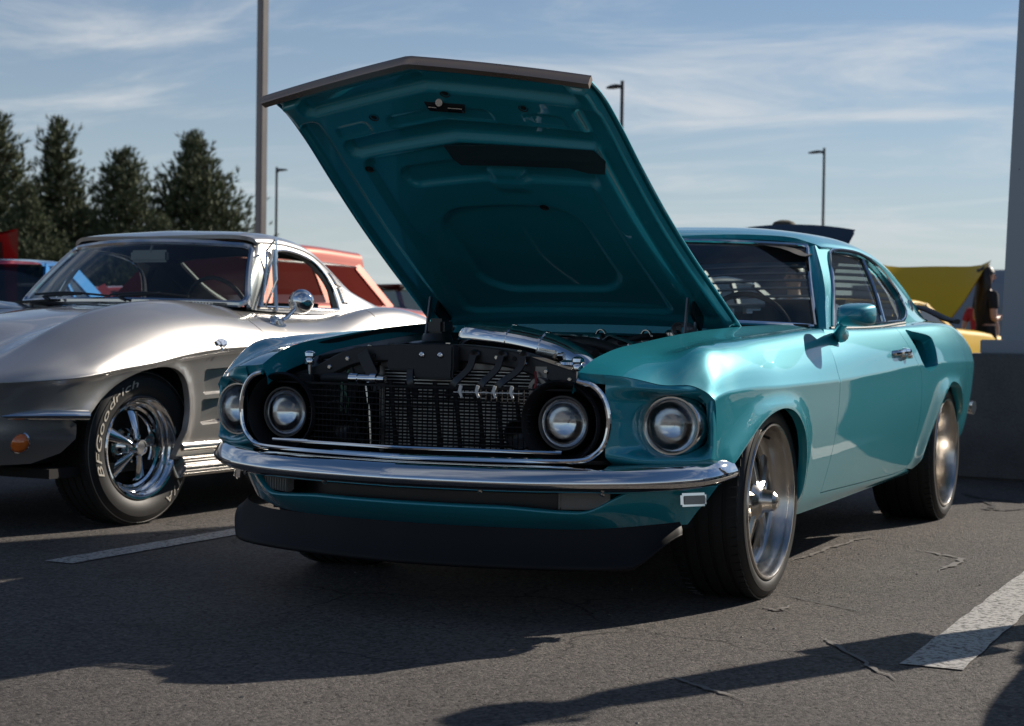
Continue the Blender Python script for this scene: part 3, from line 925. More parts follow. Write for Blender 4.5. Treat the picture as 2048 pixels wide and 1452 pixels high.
# ---- windscreen, its bright moulding, cowl
nu, nv = 33, 9
Uu, Vv = np.meshgrid(np.linspace(-1, 1, nu), np.linspace(0, 1, nv), indexing='ij')
mesh_obj('windscreen', ws_pos(Uu.ravel(), Vv.ravel()), grid_faces(nu, nv), GLASS, CAR)
edge = [(u_, 1.0) for u_ in np.linspace(-1, 1, 25)] + [(1.0, v_) for v_ in np.linspace(0.95, 0, 9)] + [(u_, 0.0) for u_ in np.linspace(1, -1, 25)] + [(-1.0, v_) for v_ in np.linspace(0.05, 0.95, 9)]
e = np.array(edge); P = ws_pos(e[:, 0], e[:, 1]); P[:, 1] -= 0.006; P[:, 2] += 0.004
MB().tube(P, 0.009, 8, closed=True).obj('windscreen_moulding', CHROME, CAR)
# body-coloured A-pillar faces between moulding and door glass
for sx in (1, -1):
    rows = []
    for v_ in np.linspace(-0.05, 1.0, 12):
        p = ws_pos(np.array(1.0), np.array(v_)); y0 = 0.985 + (1.36 - 0.985) * max(v_, 0)
        tq = 2.0 * max(v_, 0)
        q = MG.pos(np.array(y0 + 0.02), np.array(tq))
        mid = (p + q) / 2 + np.array([0.016, -0.010, 0.004])
        for w in np.linspace(0, 1, 7):
            rows.append((1 - w) ** 2 * p + 2 * w * (1 - w) * mid + w * w * q)
    rows = np.array(rows) * [sx, 1, 1]
    mesh_obj('pillar_face', rows, grid_faces(12, 7), TEAL, CAR)
mb = MB()
rows = []
xs = np.linspace(-0.76, 0.76, 41)
for x in xs:
    ax = abs(x)
    yb = float(ws_base_y(min(ax, 0.74))) - 0.01
    yf = 0.345 if ax < 0.60 else 0.345 + (ax - 0.60) * 1.2
    z0 = 0.882 - 0.02 * (ax / 0.7) ** 2 + (0.0 if ax < 0.62 else 0.006)
    for w in np.linspace(0, 1, 8):
        rows.append((x, yf + (yb - yf) * w, z0 + 0.018 * w))
    rows.append((x, yb + 0.05, z0 + 0.005))
mesh_obj('cowl_panel', rows, grid_faces(41, 9), TEAL, CAR)
# lower lip of the cowl and the firewall below it
mb = MB(); mb.sweep([(0, 0.018), (-0.03, 0.018), (-0.03, -0.004), (0, -0.02), (0.012, -0.012)], [(x, 0.345, 0.874 - 0.02 * (x / 0.7) ** 2) for x in np.linspace(-0.6, 0.6, 25)])
mb.obj('cowl_lip', TEAL, CAR)
mb = MB(); mb.box((0, 0.40, 0.60), (1.30, 0.03, 0.50), bevel=0.004)
mb.obj('firewall', mat('firewall_paint', (0.05, 0.07, 0.085), 0.35, 0.2, coat=0.5, vary=0.15), CAR)
for x0 in (-0.36, 0.20):
    mb = MB()
    mb.tube([(x0, 0.60, 0.918), (x0 + 0.16, 0.585, 0.932), (x0 + 0.27, 0.60, 0.934)], 0.009, 8, smooth=4)
    mb.tube([(x0 + 0.27, 0.60, 0.934), (x0 + 0.02, 0.66, 0.945), (x0 - 0.16, 0.685, 0.948)], 0.005, 6)
    mb.obj('windscreen_wiper', CHROME_DULL, CAR)

# ---- headlight extensions (body colour, deeply scooped round each outer lamp)
EXT = smooth_line([(0.622, -0.832), (0.660, -0.822), (0.72, -0.796), (0.79, -0.745), (0.845, -0.690), (0.874, -0.645), (0.882, -0.605)], 8)
el = np.concatenate([[0], np.cumsum(np.linalg.norm(np.diff(EXT, axis=0), axis=1))]); el /= el[-1]
_ff = np.array(smooth_line(F_FRONT[:8], 6)); _fp = MF.pos(_ff[:, 0], _ff[:, 1])
def ext_pos(a, v):
    a = np.asarray(a, float); v = np.asarray(v, float)
    x = np.interp(a, el, EXT[:, 0]); y = np.interp(a, el, EXT[:, 1])
    ztop = np.interp(x, _fp[:, 0], _fp[:, 2]) - 0.002
    ytop = np.interp(x, _fp[:, 0], _fp[:, 1])
    z = 0.452 + (ztop - 0.452) * v
    y = y + (ytop - 0.003 - y) * sstep(0.90, 1.0, v) - 0.006 * np.sin(np.pi * np.clip((v - 0.55) / 0.45, 0, 1))
    dep = 0.112 * sstep(0.612, 0.735, x) * sstep(0.886, 0.832, x) * sstep(0.705, 0.660, z) * sstep(0.478, 0.535, z)
    y = y + dep
    y = y + 0.09 * sstep(0.092, 0.080, np.hypot(x - 0.767, z - 0.592))
    y = y + 0.10 * sstep(0.20, 0.0, v)
    return np.stack([x, y, z], -1)
na, nb = 91, 71
A_, B_ = np.meshgrid(np.linspace(0, 1, na), np.linspace(0, 1, nb), indexing='ij')
EP = ext_pos(A_.ravel(), B_.ravel())
for sx in (1, -1):
    F = grid_faces(na, nb)
    mesh_obj('headlight_extension', EP * [sx, 1, 1], F if sx > 0 else [f[::-1] for f in F], TEAL, CAR)

def headlamp(loc, ring, r=0.073, yaw=0.0, cup=True, parent=CAR):
    M = TR(loc, (0, 0, R(-90) + yaw))          # lathe axis +X -> faces -Y
    mb = MB(); mb.lathe([(-0.06, r + 0.014), (0.004, r + 0.012), (0.010, r + 0.008), (0.010, r + 0.003), (0.003, r - 0.001), (-0.02, r - 0.001)], 40, M)
    rim = mb.obj('headlamp', ring, parent)
    rim.name = 'headlamp'
    mb = MB(); mb.lathe([(-0.032, 0.002), (-0.030, 0.020), (-0.023, 0.045), (-0.012, 0.064), (0.001, r - 0.001)], 40, M)
    mb.obj('reflector', REFLECTOR, rim)
    mb = MB(); mb.lathe([(0.026, 0.0), (0.0252, 0.016), (0.0225, 0.032), (0.018, 0.046), (0.011, 0.060), (0.002, r - 0.003)], 40)
    lens = mb.obj('lens', LAMP_GLASS, rim)
    lens.matrix_world = M
    return rim
for sx in (1, -1):
    headlamp((0.767 * sx, -0.672, 0.592), CHROME_DULL, 0.078, yaw=R(3) * sx)
    headlamp((0.485 * sx, -0.815, 0.596), BLACK_METAL, 0.072)

# black buckets behind the inner lamps, part of the grille surround
for sx in (1, -1):
    M = TR((0.485 * sx, -0.80, 0.596), (0, 0, R(-90)))
    mb = MB(); mb.lathe([(0.045, 0.128), (0.055, 0.122), (0.05, 0.116), (0.0, 0.096), (-0.05, 0.092), (-0.09, 0.05)], 36, M)
    mb.obj('lamp_bucket', BLACK_SATIN, CAR)

# ---- bright grille surround
def gy(x): return -0.952 + 0.108 * (abs(x) / 0.62) ** 1.25
SUR = [(0.545, 0.722), (0.590, 0.708), (0.622, 0.672), (0.637, 0.612), (0.628, 0.550), (0.600, 0.512), (0.555, 0.492), (0.42, 0.486), (0.2, 0.484), (0.0, 0.484)]
half = smooth_line(SUR, 8)
path = [(x, gy(x) - 0.004, z) for x, z in half] + [(-x, gy(x) - 0.004, z) for x, z in half[::-1][1:]]
mb = MB(); mb.tube(path, 0.0088, 10)
gs = mb.obj('grille_surround', CHROME, CAR)
mb = MB(); mb.tube([(x, gy(x) + 0.004, 0.511) for x in np.linspace(-0.50, 0.50, 31)], 0.006, 8)
mb.obj('grille_moulding', CHROME, gs)
# inner wall of the surround, running back into the grille opening
back = [(x * 0.985, gy(x) + 0.11, z) for x, z in half] + [(-x * 0.985, gy(x) + 0.11, z) for x, z in half[::-1][1:]]
n = len(path)
mesh_obj('grille_shell', list(path) + back, [(i, i + 1, n + i + 1, n + i) for i in range(n - 1)], BLACK_SATIN, CAR)
# egg-crate grille
mb = MB()
for z in np.linspace(0.505, 0.690, 11):
    hw = 0.385 if z < 0.689 else 0.60
    xs = np.linspace(-hw, hw, 41)
    top = z > 0.689
    mb.sweep([(0.003, 0.0013 + 0.0035 * top), (-0.006, 0.0013 + 0.0035 * top), (-0.006, -0.0013), (0.003, -0.0013)], [(x, gy(x) + 0.055, z) for x in xs])
for x in np.arange(-0.38, 0.381, 0.0165):
    mb.box((x, gy(x) + 0.060, 0.597), (0.0011, 0.006, 0.187))
mb.obj('grille_mesh', BLACK_SATIN, CAR, smooth=False)
mb = MB()
for i in range(4):
    x = 0.175 + i * 0.052
    mb.box((x, gy(x) + 0.045, 0.690), (0.010, 0.004, 0.020), rot=(0, R(14), 0))
    mb.box((x + 0.003, gy(x) + 0.043, 0.672), (0.007, 0.004, 0.017), rot=(0, R(-24), 0))
mb.tube([(0.155, gy(0.155) + 0.043, 0.679), (0.365, gy(0.365) + 0.043, 0.679)], 0.0016, 6)
mb.obj('emblem_bracket', WHITE_PAINT, CAR, smooth=False)

# ---- front bumper
BP = smooth_line([(0.0, -1.018, 0.425), (0.16, -1.004, 0.425), (0.32, -0.978, 0.425), (0.48, -0.936, 0.426), (0.62, -0.876, 0.428), (0.74, -0.800, 0.431), (0.83, -0.720, 0.436), (0.886, -0.645, 0.442), (0.910, -0.575, 0.448), (0.915, -0.50, 0.452)], 6)
path = [(-x, y, z) for x, y, z in BP[::-1]] + [tuple(p) for p in BP[1:]]
prof = [(-0.072, 0.044), (-0.060, 0.050), (-0.040, 0.047), (-0.022, 0.037), (-0.010, 0.022), (-0.001, 0.006), (0.0015, -0.002), (-0.002, -0.010), (-0.014, -0.020), (-0.030, -0.028), (-0.046, -0.033), (-0.060, -0.034), (-0.06, -0.028), (-0.03, -0.018), (-0.02, 0.0), (-0.04, 0.035), (-0.07, 0.036)]
mb = MB(); mb.sweep(prof, path)
bump = mb.obj('front_bumper', CHROME, CAR, sharp=50)
for x in (-0.62, 0.62, -0.25, 0.28):
    y = float(np.interp(abs(x), BP[:, 0], BP[:, 1]))
    MB().lathe([(-0.004, 0.0), (0.004, 0.009), (0.008, 0.006), (0.009, 0.0)], 12, TR((x, y + 0.035, 0.398), (0, R(60), R(-90)))).obj('bumper_bolt', CHROME_DULL, bump)

# ---- valance, chin spoiler, lamps under the bumper
VP = smooth_line([(0.0, -0.935), (0.2, -0.918), (0.4, -0.870), (0.56, -0.800), (0.68, -0.720), (0.77, -0.638), (0.83, -0.562), (0.862, -0.510), (0.875, -0.460)], 8)
vl = np.concatenate([[0], np.cumsum(np.linalg.norm(np.diff(VP, axis=0), axis=1))])
def val_pos(x, v):
    x = np.asarray(x, float); v = np.asarray(v, float)
    ax = np.abs(x)
    y = np.interp(ax, VP[:, 0], VP[:, 1])
    lip = 0.350 - 0.012 * sstep(0.3, 0.52, ax) + 0.072 * sstep(0.535, 0.69, ax) + 0.012 * sstep(0.70, 0.86, ax)
    bot = 0.272 + 0.018 * sstep(0.5, 0.80, ax) - 0.03 * sstep(0.80, 0.86, ax)
    z = bot + (lip - bot) * v
    y = y + 0.085 * (1 - np.clip(v, 0, 1)) ** 1.1 - 0.012 * sstep(0.0, 0.8, v) + 0.03 * sstep(0.93, 1.0, v)
    return np.stack([x, y, z], -1)
A_, B_ = np.meshgrid(np.linspace(-1, 1, 91), np.linspace(0, 1, 15), indexing='ij')
xe = 0.775 + 0.092 * B_
V = val_pos((A_ * xe).ravel(), B_.ravel())
mesh_obj('front_valance', V, grid_faces(91, 15), TEAL, CAR)
# sheet behind the opening
mb = MB(); mb.sweep([(0, -0.05), (0, 0.10), (-0.01, 0.10), (-0.01, -0.05)], [(x, np.interp(abs(x), VP[:, 0], VP[:, 1]) + 0.10, 0.38) for x in np.linspace(-0.72, 0.72, 31)])
mb.obj('bumper_backing', BLACK_METAL, CAR)
for sx in (1, -1):
    mb = MB(); mb.box((0.535 * sx, -0.775, 0.372), (0.15, 0.03, 0.062), rot=(0, 0, R(28) * sx), bevel=0.006)
    o = mb.obj('turn_signal', CLEAR_LENS, CAR)
    mb = MB()
    for k in range(9): mb.box((0.535 * sx + (k - 4) * 0.015, -0.775 + (k - 4) * 0.008 * sx * sx - 0.016 if sx > 0 else -0.775 - (k - 4) * 0.008 - 0.016, 0.372), (0.004, 0.010, 0.058), rot=(0, 0, R(28) * sx))
    mb.obj('lens_rib', CLEAR_LENS, o, smooth=False)
    # side marker
    mb = MB(); mb.box((0.815 * sx, -0.612, 0.372), (0.014, 0.090, 0.040), rot=(0, R(-6) * sx, R(-38) * sx), bevel=0.006)
    o = mb.obj('side_marker', CHROME, CAR)
    mb = MB(); mb.box((0.8205 * sx, -0.6175, 0.372), (0.005, 0.074, 0.026), rot=(0, R(-6) * sx, R(-38) * sx), bevel=0.002)
    mb.obj('marker_lens', CLEAR_LENS, o)
SPP = smooth_line([(0.0, -0.935), (0.2, -0.922), (0.4, -0.880), (0.55, -0.830), (0.66, -0.765), (0.725, -0.690), (0.757, -0.628), (0.766, -0.600)], 6)
rows = []
path = [(-x, y) for x, y in SPP[::-1]] + [tuple(p) for p in SPP[1:]]
n = len(path)
for i, (x, y) in enumerate(path):
    ax = abs(x)
    up = 0.286 + 0.016 * float(sstep(0.5, 0.8, ax)); lo = 0.172 + 0.006 * ax + 0.10 * float(sstep(0.66, 0.79, ax))
    nx, ny = x * 0.5, -1.0
    for v_, o in ((0, 0.0), (0.3, 0.006), (0.6, 0.016), (0.9, 0.034), (1.0, 0.042)):
        rows.append((x * (1 + 0.03 * v_), y - o + 0.010, up + (lo - up) * v_))
    rows.append((x * 1.02, y - 0.034 + 0.010, lo - 0.006))
    rows.append((x, y + 0.03, lo - 0.002))
mesh_obj('chin_spoiler', rows, grid_faces(n, 7), BLACK_SATIN, CAR)

# ---- hood
NU, NS = 81, 101
U_, S_ = np.meshgrid(np.linspace(-1, 1, NU), np.linspace(0, 1, NS), indexing='ij')
u_, s_ = U_.ravel(), S_.ravel()
outer = hood_pos(u_, s_)
hood = mesh_obj('hood', outer, grid_faces(NU, NS), TEAL, CAR)
def rrect(u, s, u0, u1, s0, s1, r, w):
    """1 inside a rounded rectangle in metres-like hood units, soft wall of width w"""
    ku, ks = 0.58, 1.42
    cx, cy = (u0 + u1) / 2 * ku, (s0 + s1) / 2 * ks
    hx, hy = (u1 - u0) / 2 * ku - r, (s1 - s0) / 2 * ks - r
    qx, qy = np.abs(u * ku - cx) - hx, np.abs(s * ks - cy) - hy
    d = np.hypot(np.maximum(qx, 0), np.maximum(qy, 0)) + np.minimum(np.maximum(qx, qy), 0) - r
    return sstep(w, -w, d)
def inner_depth(u, s):
    d = np.zeros_like(u)
    d = np.maximum(d, 0.028 * rrect(u, s, -0.84, 0.86, 0.922, 0.978, 0.03, 0.014))
    d = np.maximum(d, 0.028 * rrect(u, s, -0.72, 0.84, 0.765, 0.815, 0.03, 0.014))
    d = np.maximum(d, 0.029 * rrect(u, s, -0.50, 0.72, 0.628, 0.700, 0.045, 0.016))
    D = rrect(u, s, -0.46, 0.48, 0.175, 0.545, 0.13, 0.020)
    d = np.maximum(d, 0.030 * D)
    d = np.maximum(d, 0.014 * rrect(u, s, -0.67, 0.67, 0.10, 0.75, 0.04, 0.012))
    for q in (1, -1):
        d = np.maximum(d, 0.020 * rrect(u * q, s, 0.815, 0.935, 0.06, 0.90, 0.025, 0.010))
        d = np.maximum(d, 0.006 * rrect(u * q, s, 0.50, 0.72, 0.825, 0.865, 0.02, 0.008))
    d = np.maximum(d, 0.006 * rrect(u, s, -0.35, 0.30, 0.825, 0.862, 0.02, 0.008))
    # raised mid bridge between the two pressed bays
    d = d * (1 - 0.6 * rrect(u, s, 0.06, 0.26, 0.60, 0.66, 0.02, 0.02))
    return d
NU2, NS2 = 151, 221
U2, S2 = np.meshgrid(np.linspace(-0.975, 0.975, NU2), np.linspace(0.012, 0.985, NS2), indexing='ij')
u2, s2 = U2.ravel(), S2.ravel()
edge_w = sstep(0.975, 0.945, np.abs(u2)) * sstep(0.012, 0.03, s2) * sstep(0.985, 0.972, s2)
off = -(0.006 + 0.030 * edge_w) + inner_depth(u2, s2) * edge_w
inner = hood_pos(u2, s2, off)
F = [f[::-1] for f in grid_faces(NU2, NS2)]
mesh_obj('hood_inner_panel', inner, F, TEAL, hood)
# rolled hem round the skin
he = [(u, 0.0) for u in np.linspace(-1, 1, 31)] + [(1.0, s) for s in np.linspace(0.02, 1, 41)] + [(u, 1.0) for u in np.linspace(0.97, -1, 51)] + [(-1.0, s) for s in np.linspace(0.98, 0.02, 41)]
he = np.array(he); P = hood_pos(he[:, 0], he[:, 1], -0.003)
MB().tube(P, 0.0045, 6, closed=True).obj('hood_hem', TEAL, hood)
# bright moulding along the nose of the hood
P = hood_pos(np.linspace(-1.045, 1.01, 61), np.full(61, 1.0), -0.012) + np.array([0, -0.012, 0.006])
mb = MB(); mb.sweep([(0.010, 0.016), (-0.012, 0.016), (-0.012, -0.016), (0.010, -0.016), (0.014, 0.0)], P, up=(0, 0.51, 0.86))
mb.obj('hood_moulding', mat('moulding_painted_reflection', (0.46, 0.33, 0.25), 0.28, 0.75, vary=0.15), hood)  # chrome trim; the brown ground reflection is painted into its base colour
# striker, slot, grommets, remnant of insulation
def hood_M(u, s, off, scale=1.0):
    p = hood_pos(np.array(u), np.array(s), off); px = hood_pos(np.array(u + 0.01), np.array(s), off) - p; ps = hood_pos(np.array(u), np.array(s + 0.01), off) - p
    px /= np.linalg.norm(px); n = np.cross(px, ps); n /= np.linalg.norm(n); ps = np.cross(n, px)
    M = Matrix.Identity(4)
    for i in range(3): M[i][0], M[i][1], M[i][2], M[i][3] = px[i], ps[i], n[i], p[i]
    return M
mb = MB(); mb.poly([(-0.058, -0.02), (0.058, -0.02), (0.066, 0.02), (-0.066, 0.02)], 0.004, hood_M(0.055, 0.866, -0.0385))
mb.obj('latch_slot', DARK_VOID, hood, smooth=False)
M = hood_M(0.055, 0.872, -0.045)
mb = MB(); mb.tube([M @ Vector((-0.012, 0.022, 0)), M @ Vector((-0.010, -0.004, -0.02)), M @ Vector((0.002, -0.02, -0.03)), M @ Vector((0.014, -0.034, -0.012))], [0.012, 0.009, 0.007, 0.006], 10, smooth=4)
mb.box((0.035, -0.008, 0.0), (0.05, 0.018, 0.006), M, 0.002); mb.box((-0.04, -0.008, 0.0), (0.03, 0.014, 0.006), M, 0.002)
mb.obj('hood_striker', CHROME_DULL, hood)
for (uu, ss) in ((-0.43, 0.872), (0.52, 0.886), (-0.66, 0.722), (0.10, 0.91), (0.30, 0.555)):
    MB().lathe([(0.0, 0.0), (0.003, 0.012), (0.0, 0.016)], 16, hood_M(uu, ss, -0.0385) @ TR(rot=(0, R(90), 0))).obj('hood_grommet', BLACK_TRIM, hood)
ins = []
for t_, (uu, ss) in enumerate([(-0.10, 0.756), (0.2, 0.757), (0.5, 0.762), (0.80, 0.768), (0.845, 0.735), (0.80, 0.690), (0.70, 0.688), (0.60, 0.700), (0.2, 0.694), (-0.06, 0.694), (-0.09, 0.715)]):
    ins.append(hood_pos(np.array(uu), np.array(ss), -0.0405))
    ins.append(hood_pos(np.array(uu), np.array(ss), -0.0375))
n = len(ins) // 2
mesh_obj('insulation_pad', ins, [tuple(range(0, 2 * n, 2)), tuple(range(1, 2 * n, 2))[::-1]] + [(2 * i, 2 * i + 1, (2 * i + 3) % (2 * n), (2 * i + 2) % (2 * n)) for i in range(n)],
         mat('old_insulation', (0.010, 0.030, 0.035), 0.7, 0.0, vary=0.3, vscale=30), hood, smooth=False)

# ---- hinges and springs
for sx in (1, -1):
    mb = MB()
    x = 0.505 * sx
    mb.box((x, 0.275, 0.945), (0.010, 0.12, 0.11), rot=(R(-32), 0, 0), bevel=0.003)
    mb.box((x - 0.03 * sx, 0.22, 0.845), (0.06, 0.16, 0.02), bevel=0.003)
    h = mb.obj('hood_hinge', BLACK_METAL, CAR)
    for (y0, z0, y1, z1) in ((0.13, 0.83, 0.165, 0.985), (0.235, 0.835, 0.262, 0.985)):
        MB().sweep([(0.003, 0.009), (-0.003, 0.009), (-0.003, -0.009), (0.003, -0.009)], [(x, y0, z0), (x, (y0 + y1) / 2, (z0 + z1) / 2), (x, y1, z1)], up=(0, 1, 0)).obj('hinge_arm', GREY_STEEL, h)
    mb = MB()
    a = np.linspace(0, 2 * math.pi * 7, 120)
    mb.tube(np.stack([x + 0.024 * np.cos(a) - 0.03 * sx, 0.20 + np.linspace(-0.05, 0.05, 120), 0.875 + 0.024 * np.sin(a)], -1), 0.0035, 6)
    mb.obj('hinge_spring', GREY_STEEL, h)

# ---- engine bay
for sx in (1, -1):
    mb = MB()
    # inner wing panel under the fender edge, with a turned rail
    pts = [(0.562, -0.63, 0.765), (0.566, -0.52, 0.782), (0.57, -0.38, 0.80), (0.59, 0.0, 0.835), (0.61, 0.36, 0.855)]
    rows = []
    for (x, y, z) in smooth_line(pts, 6):
        e = 0.032
        rows += [(x * sx, y, z + e), ((x - 0.004) * sx, y, z), ((x - 0.05) * sx, y, z - 0.03), ((x - 0.07) * sx, y, z - 0.34)]
    mb.add(rows, grid_faces(len(rows) // 4, 4))
    mb.obj('inner_wing', BLACK_METAL, CAR, sharp=25)
# painted drip edge of each fender, seen inside the bay
for sx in (1, -1):
    yy = np.linspace(-0.86, 0.38, 50)
    P = MF.pos(yy, np.zeros(50))
    rows = []
    for p in P: rows += [p, p + [-0.004, 0, -0.016], p + [-0.016, 0, -0.040], p + [-0.020, 0, -0.066]]
    rows = np.array(rows) * [sx, 1, 1]
    mesh_obj('fender_flange', rows, grid_faces(50, 4), TEAL, CAR)
# radiator support: bowed beam and stamped side panels
sup = smooth_line([(-0.56, -0.66, 0.690), (-0.46, -0.66, 0.722), (-0.36, -0.655, 0.770), (-0.26, -0.65, 0.790), (0.0, -0.65, 0.800), (0.22, -0.65, 0.785), (0.34, -0.655, 0.755), (0.46, -0.66, 0.722), (0.56, -0.66, 0.690)], 6)
mb = MB(); mb.sweep([(0.022, 0.016), (0.018, 0.020), (-0.05, 0.020), (-0.055, 0.012), (-0.05, -0.03), (0.016, -0.034), (0.022, -0.028)], sup)
rs = mb.obj('radiator_support', DUSTY_BLACK, CAR, sharp=30)
for sx in (1, -1):
    mb = MB()
    pts = [(0.28, 0.755), (0.36, 0.748), (0.46, 0.70), (0.56, 0.668), (0.56, 0.47), (0.36, 0.47), (0.34, 0.60), (0.31, 0.69)]
    mb.poly([(p[0] * sx, p[1]) for p in pts], 0.006, TR((0, -0.655, 0), (R(90), 0, 0)))
    o = mb.obj('support_panel', DUSTY_BLACK, rs, smooth=False)
    mb = MB()
    for k in range(5):
        mb.box(((0.335 + k * 0.022) * sx, -0.661, 0.728 - k * 0.012), (0.008, 0.006, 0.032), rot=(0, R(25) * sx, 0), bevel=0.002)
    mb.obj('pressed_rib', DUSTY_BLACK, o)
    mb = MB(); mb.box((0.455 * sx, -0.664, 0.625), (0.075, 0.012, 0.10), bevel=0.005)
    mb.obj('pressed_bay', DUSTY_BLACK, o)
    for (xx, zz) in ((0.25, 0.786), (0.39, 0.742)):
        MB().lathe([(0.0, 0.0), (0.001, 0.007), (-0.004, 0.008)], 12, TR((xx * sx, -0.675, zz - 0.008), (0, 0, R(-90)))).obj('support_hole', DARK_VOID, rs)
# condenser and radiator behind the grille
mb = MB(); mb.box((0.06, -0.60, 0.61), (0.62, 0.05, 0.30), bevel=0.004)
rad = mb.obj('radiator', DARK_VOID, CAR)
mb = MB(); mb.box((0.06, -0.632, 0.752), (0.60, 0.03, 0.022), bevel=0.004); mb.box((-0.235, -0.632, 0.61), (0.018, 0.03, 0.28), bevel=0.003); mb.box((0.355, -0.632, 0.61), (0.018, 0.03, 0.28), bevel=0.003)
mb.obj('radiator_frame', ALU_DARK, rad)
mb = MB()
for k in range(25):
    mb.box((0.06, -0.634, 0.487 + k * 0.0103), (0.575, 0.014, 0.0030))
mb.obj('condenser_tubes', RADIATOR, rad, smooth=False)
# dark uprights that stand before the condenser
mb = MB()
for x in (-0.16, -0.10, 0.0, 0.07, 0.15, 0.215, 0.28):
    mb.tube([(x - 0.012, -0.70, 0.70), (x, -0.70, 0.60), (x + 0.012, -0.70, 0.49)], 0.007, 6)
mb.obj('grille_brace', BLACK_SATIN, CAR)
# latch support: plate hung from the middle of the beam, with folded straps below
mb = MB(); mb.box((-0.055, -0.70, 0.775), (0.235, 0.045, 0.082), bevel=0.006); mb.box((-0.01, -0.712, 0.735), (0.14, 0.02, 0.05), bevel=0.006)
lt = mb.obj('latch_support', mat('latch_black', (0.018, 0.018, 0.020), 0.5, 0.1, vary=0.3, bump=0.1, bscale=80), CAR)
for (x, dx) in ((-0.10, 0.02), (0.105, -0.03), (0.20, -0.03), (0.275, -0.045)):
    mb = MB(); mb.sweep([(0.003, 0.011), (-0.003, 0.011), (-0.003, -0.011), (0.003, -0.011)], smooth_line([(x + 0.012, -0.69, 0.785), (x + 0.01, -0.715, 0.745), (x + dx, -0.735, 0.70), (x + dx * 2, -0.725, 0.655)], 5), up=(1, 0, 0))
    mb.lathe([(0, 0.0), (0.004, 0.014), (-0.004, 0.018)], 14, TR((x + 0.012, -0.685, 0.787), (0, 0, R(-90))))
    mb.obj('latch_strap', BLACK_METAL, lt)
for x in (-0.045, 0.02): MB().lathe([(0, 0.0), (0.006, 0.005), (0.004, 0.009), (0, 0.01)], 8, TR((x, -0.724, 0.785), (0, 0, R(-90)))).obj('latch_bolt', CHROME, lt)
# hood bumpers (chromed screws)
for sx in (1, -1):
    mb = MB(); mb.lathe([(0.0, 0.0), (0.0, 0.006), (0.03, 0.006), (0.03, 0.014), (0.036, 0.016), (0.048, 0.015), (0.052, 0.012), (0.058, 0.019), (0.068, 0.018), (0.074, 0.010), (0.075, 0.0)], 16, TR((0.475 * sx, -0.70, 0.715), (0, R(-90), 0)))
    mb.obj('hood_bumper', CHROME, CAR)
    mb = MB(); mb.box((0.475 * sx, -0.70, 0.69), (0.06, 0.05, 0.05), bevel=0.006); mb.obj('bumper_bracket', BLACK_METAL, CAR)
# left-hand hose with fittings, bright pipe, bracket strap
mb = MB(); mb.tube([(-0.42, -0.70, 0.70), (-0.37, -0.705, 0.704), (-0.315, -0.705, 0.704)], 0.017, 12, smooth=3); mb.obj('coolant_hose', BLACK_RUBBER, CAR)
mb = MB(); M = TR((-0.315, -0.705, 0.704)); mb.lathe([(0, 0.017), (0.0, 0.019), (0.03, 0.019), (0.032, 0.016), (0.075, 0.016), (0.078, 0.021), (0.10, 0.021), (0.102, 0.014), (0.125, 0.012), (0.127, 0.0)], 16, M)
mb.obj('hose_fitting', CHROME, CAR)
mb = MB(); mb.sweep([(0.002, 0.02), (-0.002, 0.02), (-0.002, -0.02), (0.002, -0.02)], [(-0.285, -0.69, 0.79), (-0.265, -0.70, 0.765), (-0.225, -0.705, 0.70), (-0.215, -0.705, 0.67)], up=(1, 0, 0)); mb.obj('support_strap', DUSTY_BLACK, CAR)
mb = MB(); mb.tube([(-0.25, -0.72, 0.685), (-0.235, -0.72, 0.60), (-0.228, -0.72, 0.49)], 0.006, 8); mb.obj('coolant_line', CHROME_DULL, CAR)
# air intake: polished pipe with ribbed couplers and a bent end
pp = smooth_line([(-0.10, -0.30, 0.81), (-0.02, -0.42, 0.838), (0.08, -0.46, 0.834), (0.20, -0.47, 0.818), (0.30, -0.47, 0.793), (0.385, -0.47, 0.752), (0.43, -0.47, 0.70)], 8)
mb = MB(); mb.tube(pp, [0.034, 0.052, 0.056, 0.056, 0.055, 0.050, 0.042], 20); pipe = mb.obj('intake_pipe', CHROME, CAR)
for t_ in (20, 28):
    a, b = pp[t_], pp[t_ + 1]
    d = Vector(b - a).normalized()
    M = Matrix.Translation(Vector(a)) @ d.to_track_quat('X', 'Z').to_matrix().to_4x4()
    MB().lathe([(-0.004, 0.056), (-0.004, 0.060), (0.004, 0.060), (0.004, 0.056)], 24, M).obj('pipe_clamp', CHROME, pipe)
mb = MB(); mb.box((0.295, -0.53, 0.792), (0.075, 0.035, 0.032), rot=(0, R(8), 0), bevel=0.009); mb.lathe([(0, 0.009), (0.012, 0.009), (0.012, 0.012), (0.02, 0.012), (0.02, 0)], 12, TR((0.333, -0.53, 0.788))); mb.obj('airflow_sensor', CHROME_DULL, pipe)
# engine mass, covers, hoses, master cylinder, fluid cap
mb = MB(); mb.box((0.0, -0.10, 0.62), (0.50, 0.62, 0.24), bevel=0.03); mb.box((0.0, -0.12, 0.755), (0.30, 0.42, 0.05), bevel=0.015)
eng = mb.obj('engine', BLACK_METAL, CAR)
for sx in (1, -1):
    mb = MB(); mb.box((0.22 * sx, -0.08, 0.735), (0.13, 0.52, 0.07), rot=(0, R(28) * sx, 0), bevel=0.016); mb.obj('valve_cover', BLACK_METAL, eng)
mb = MB(); mb.tube([(0.10, -0.05, 0.80), (0.22, -0.12, 0.826), (0.33, -0.16, 0.815), (0.42, -0.18, 0.785)], 0.022, 12, smooth=5); mb.tube([(0.12, -0.20, 0.81), (0.25, -0.26, 0.815), (0.36, -0.30, 0.79)], 0.020, 12, smooth=5); mb.obj('engine_hose', BLACK_RUBBER, eng)
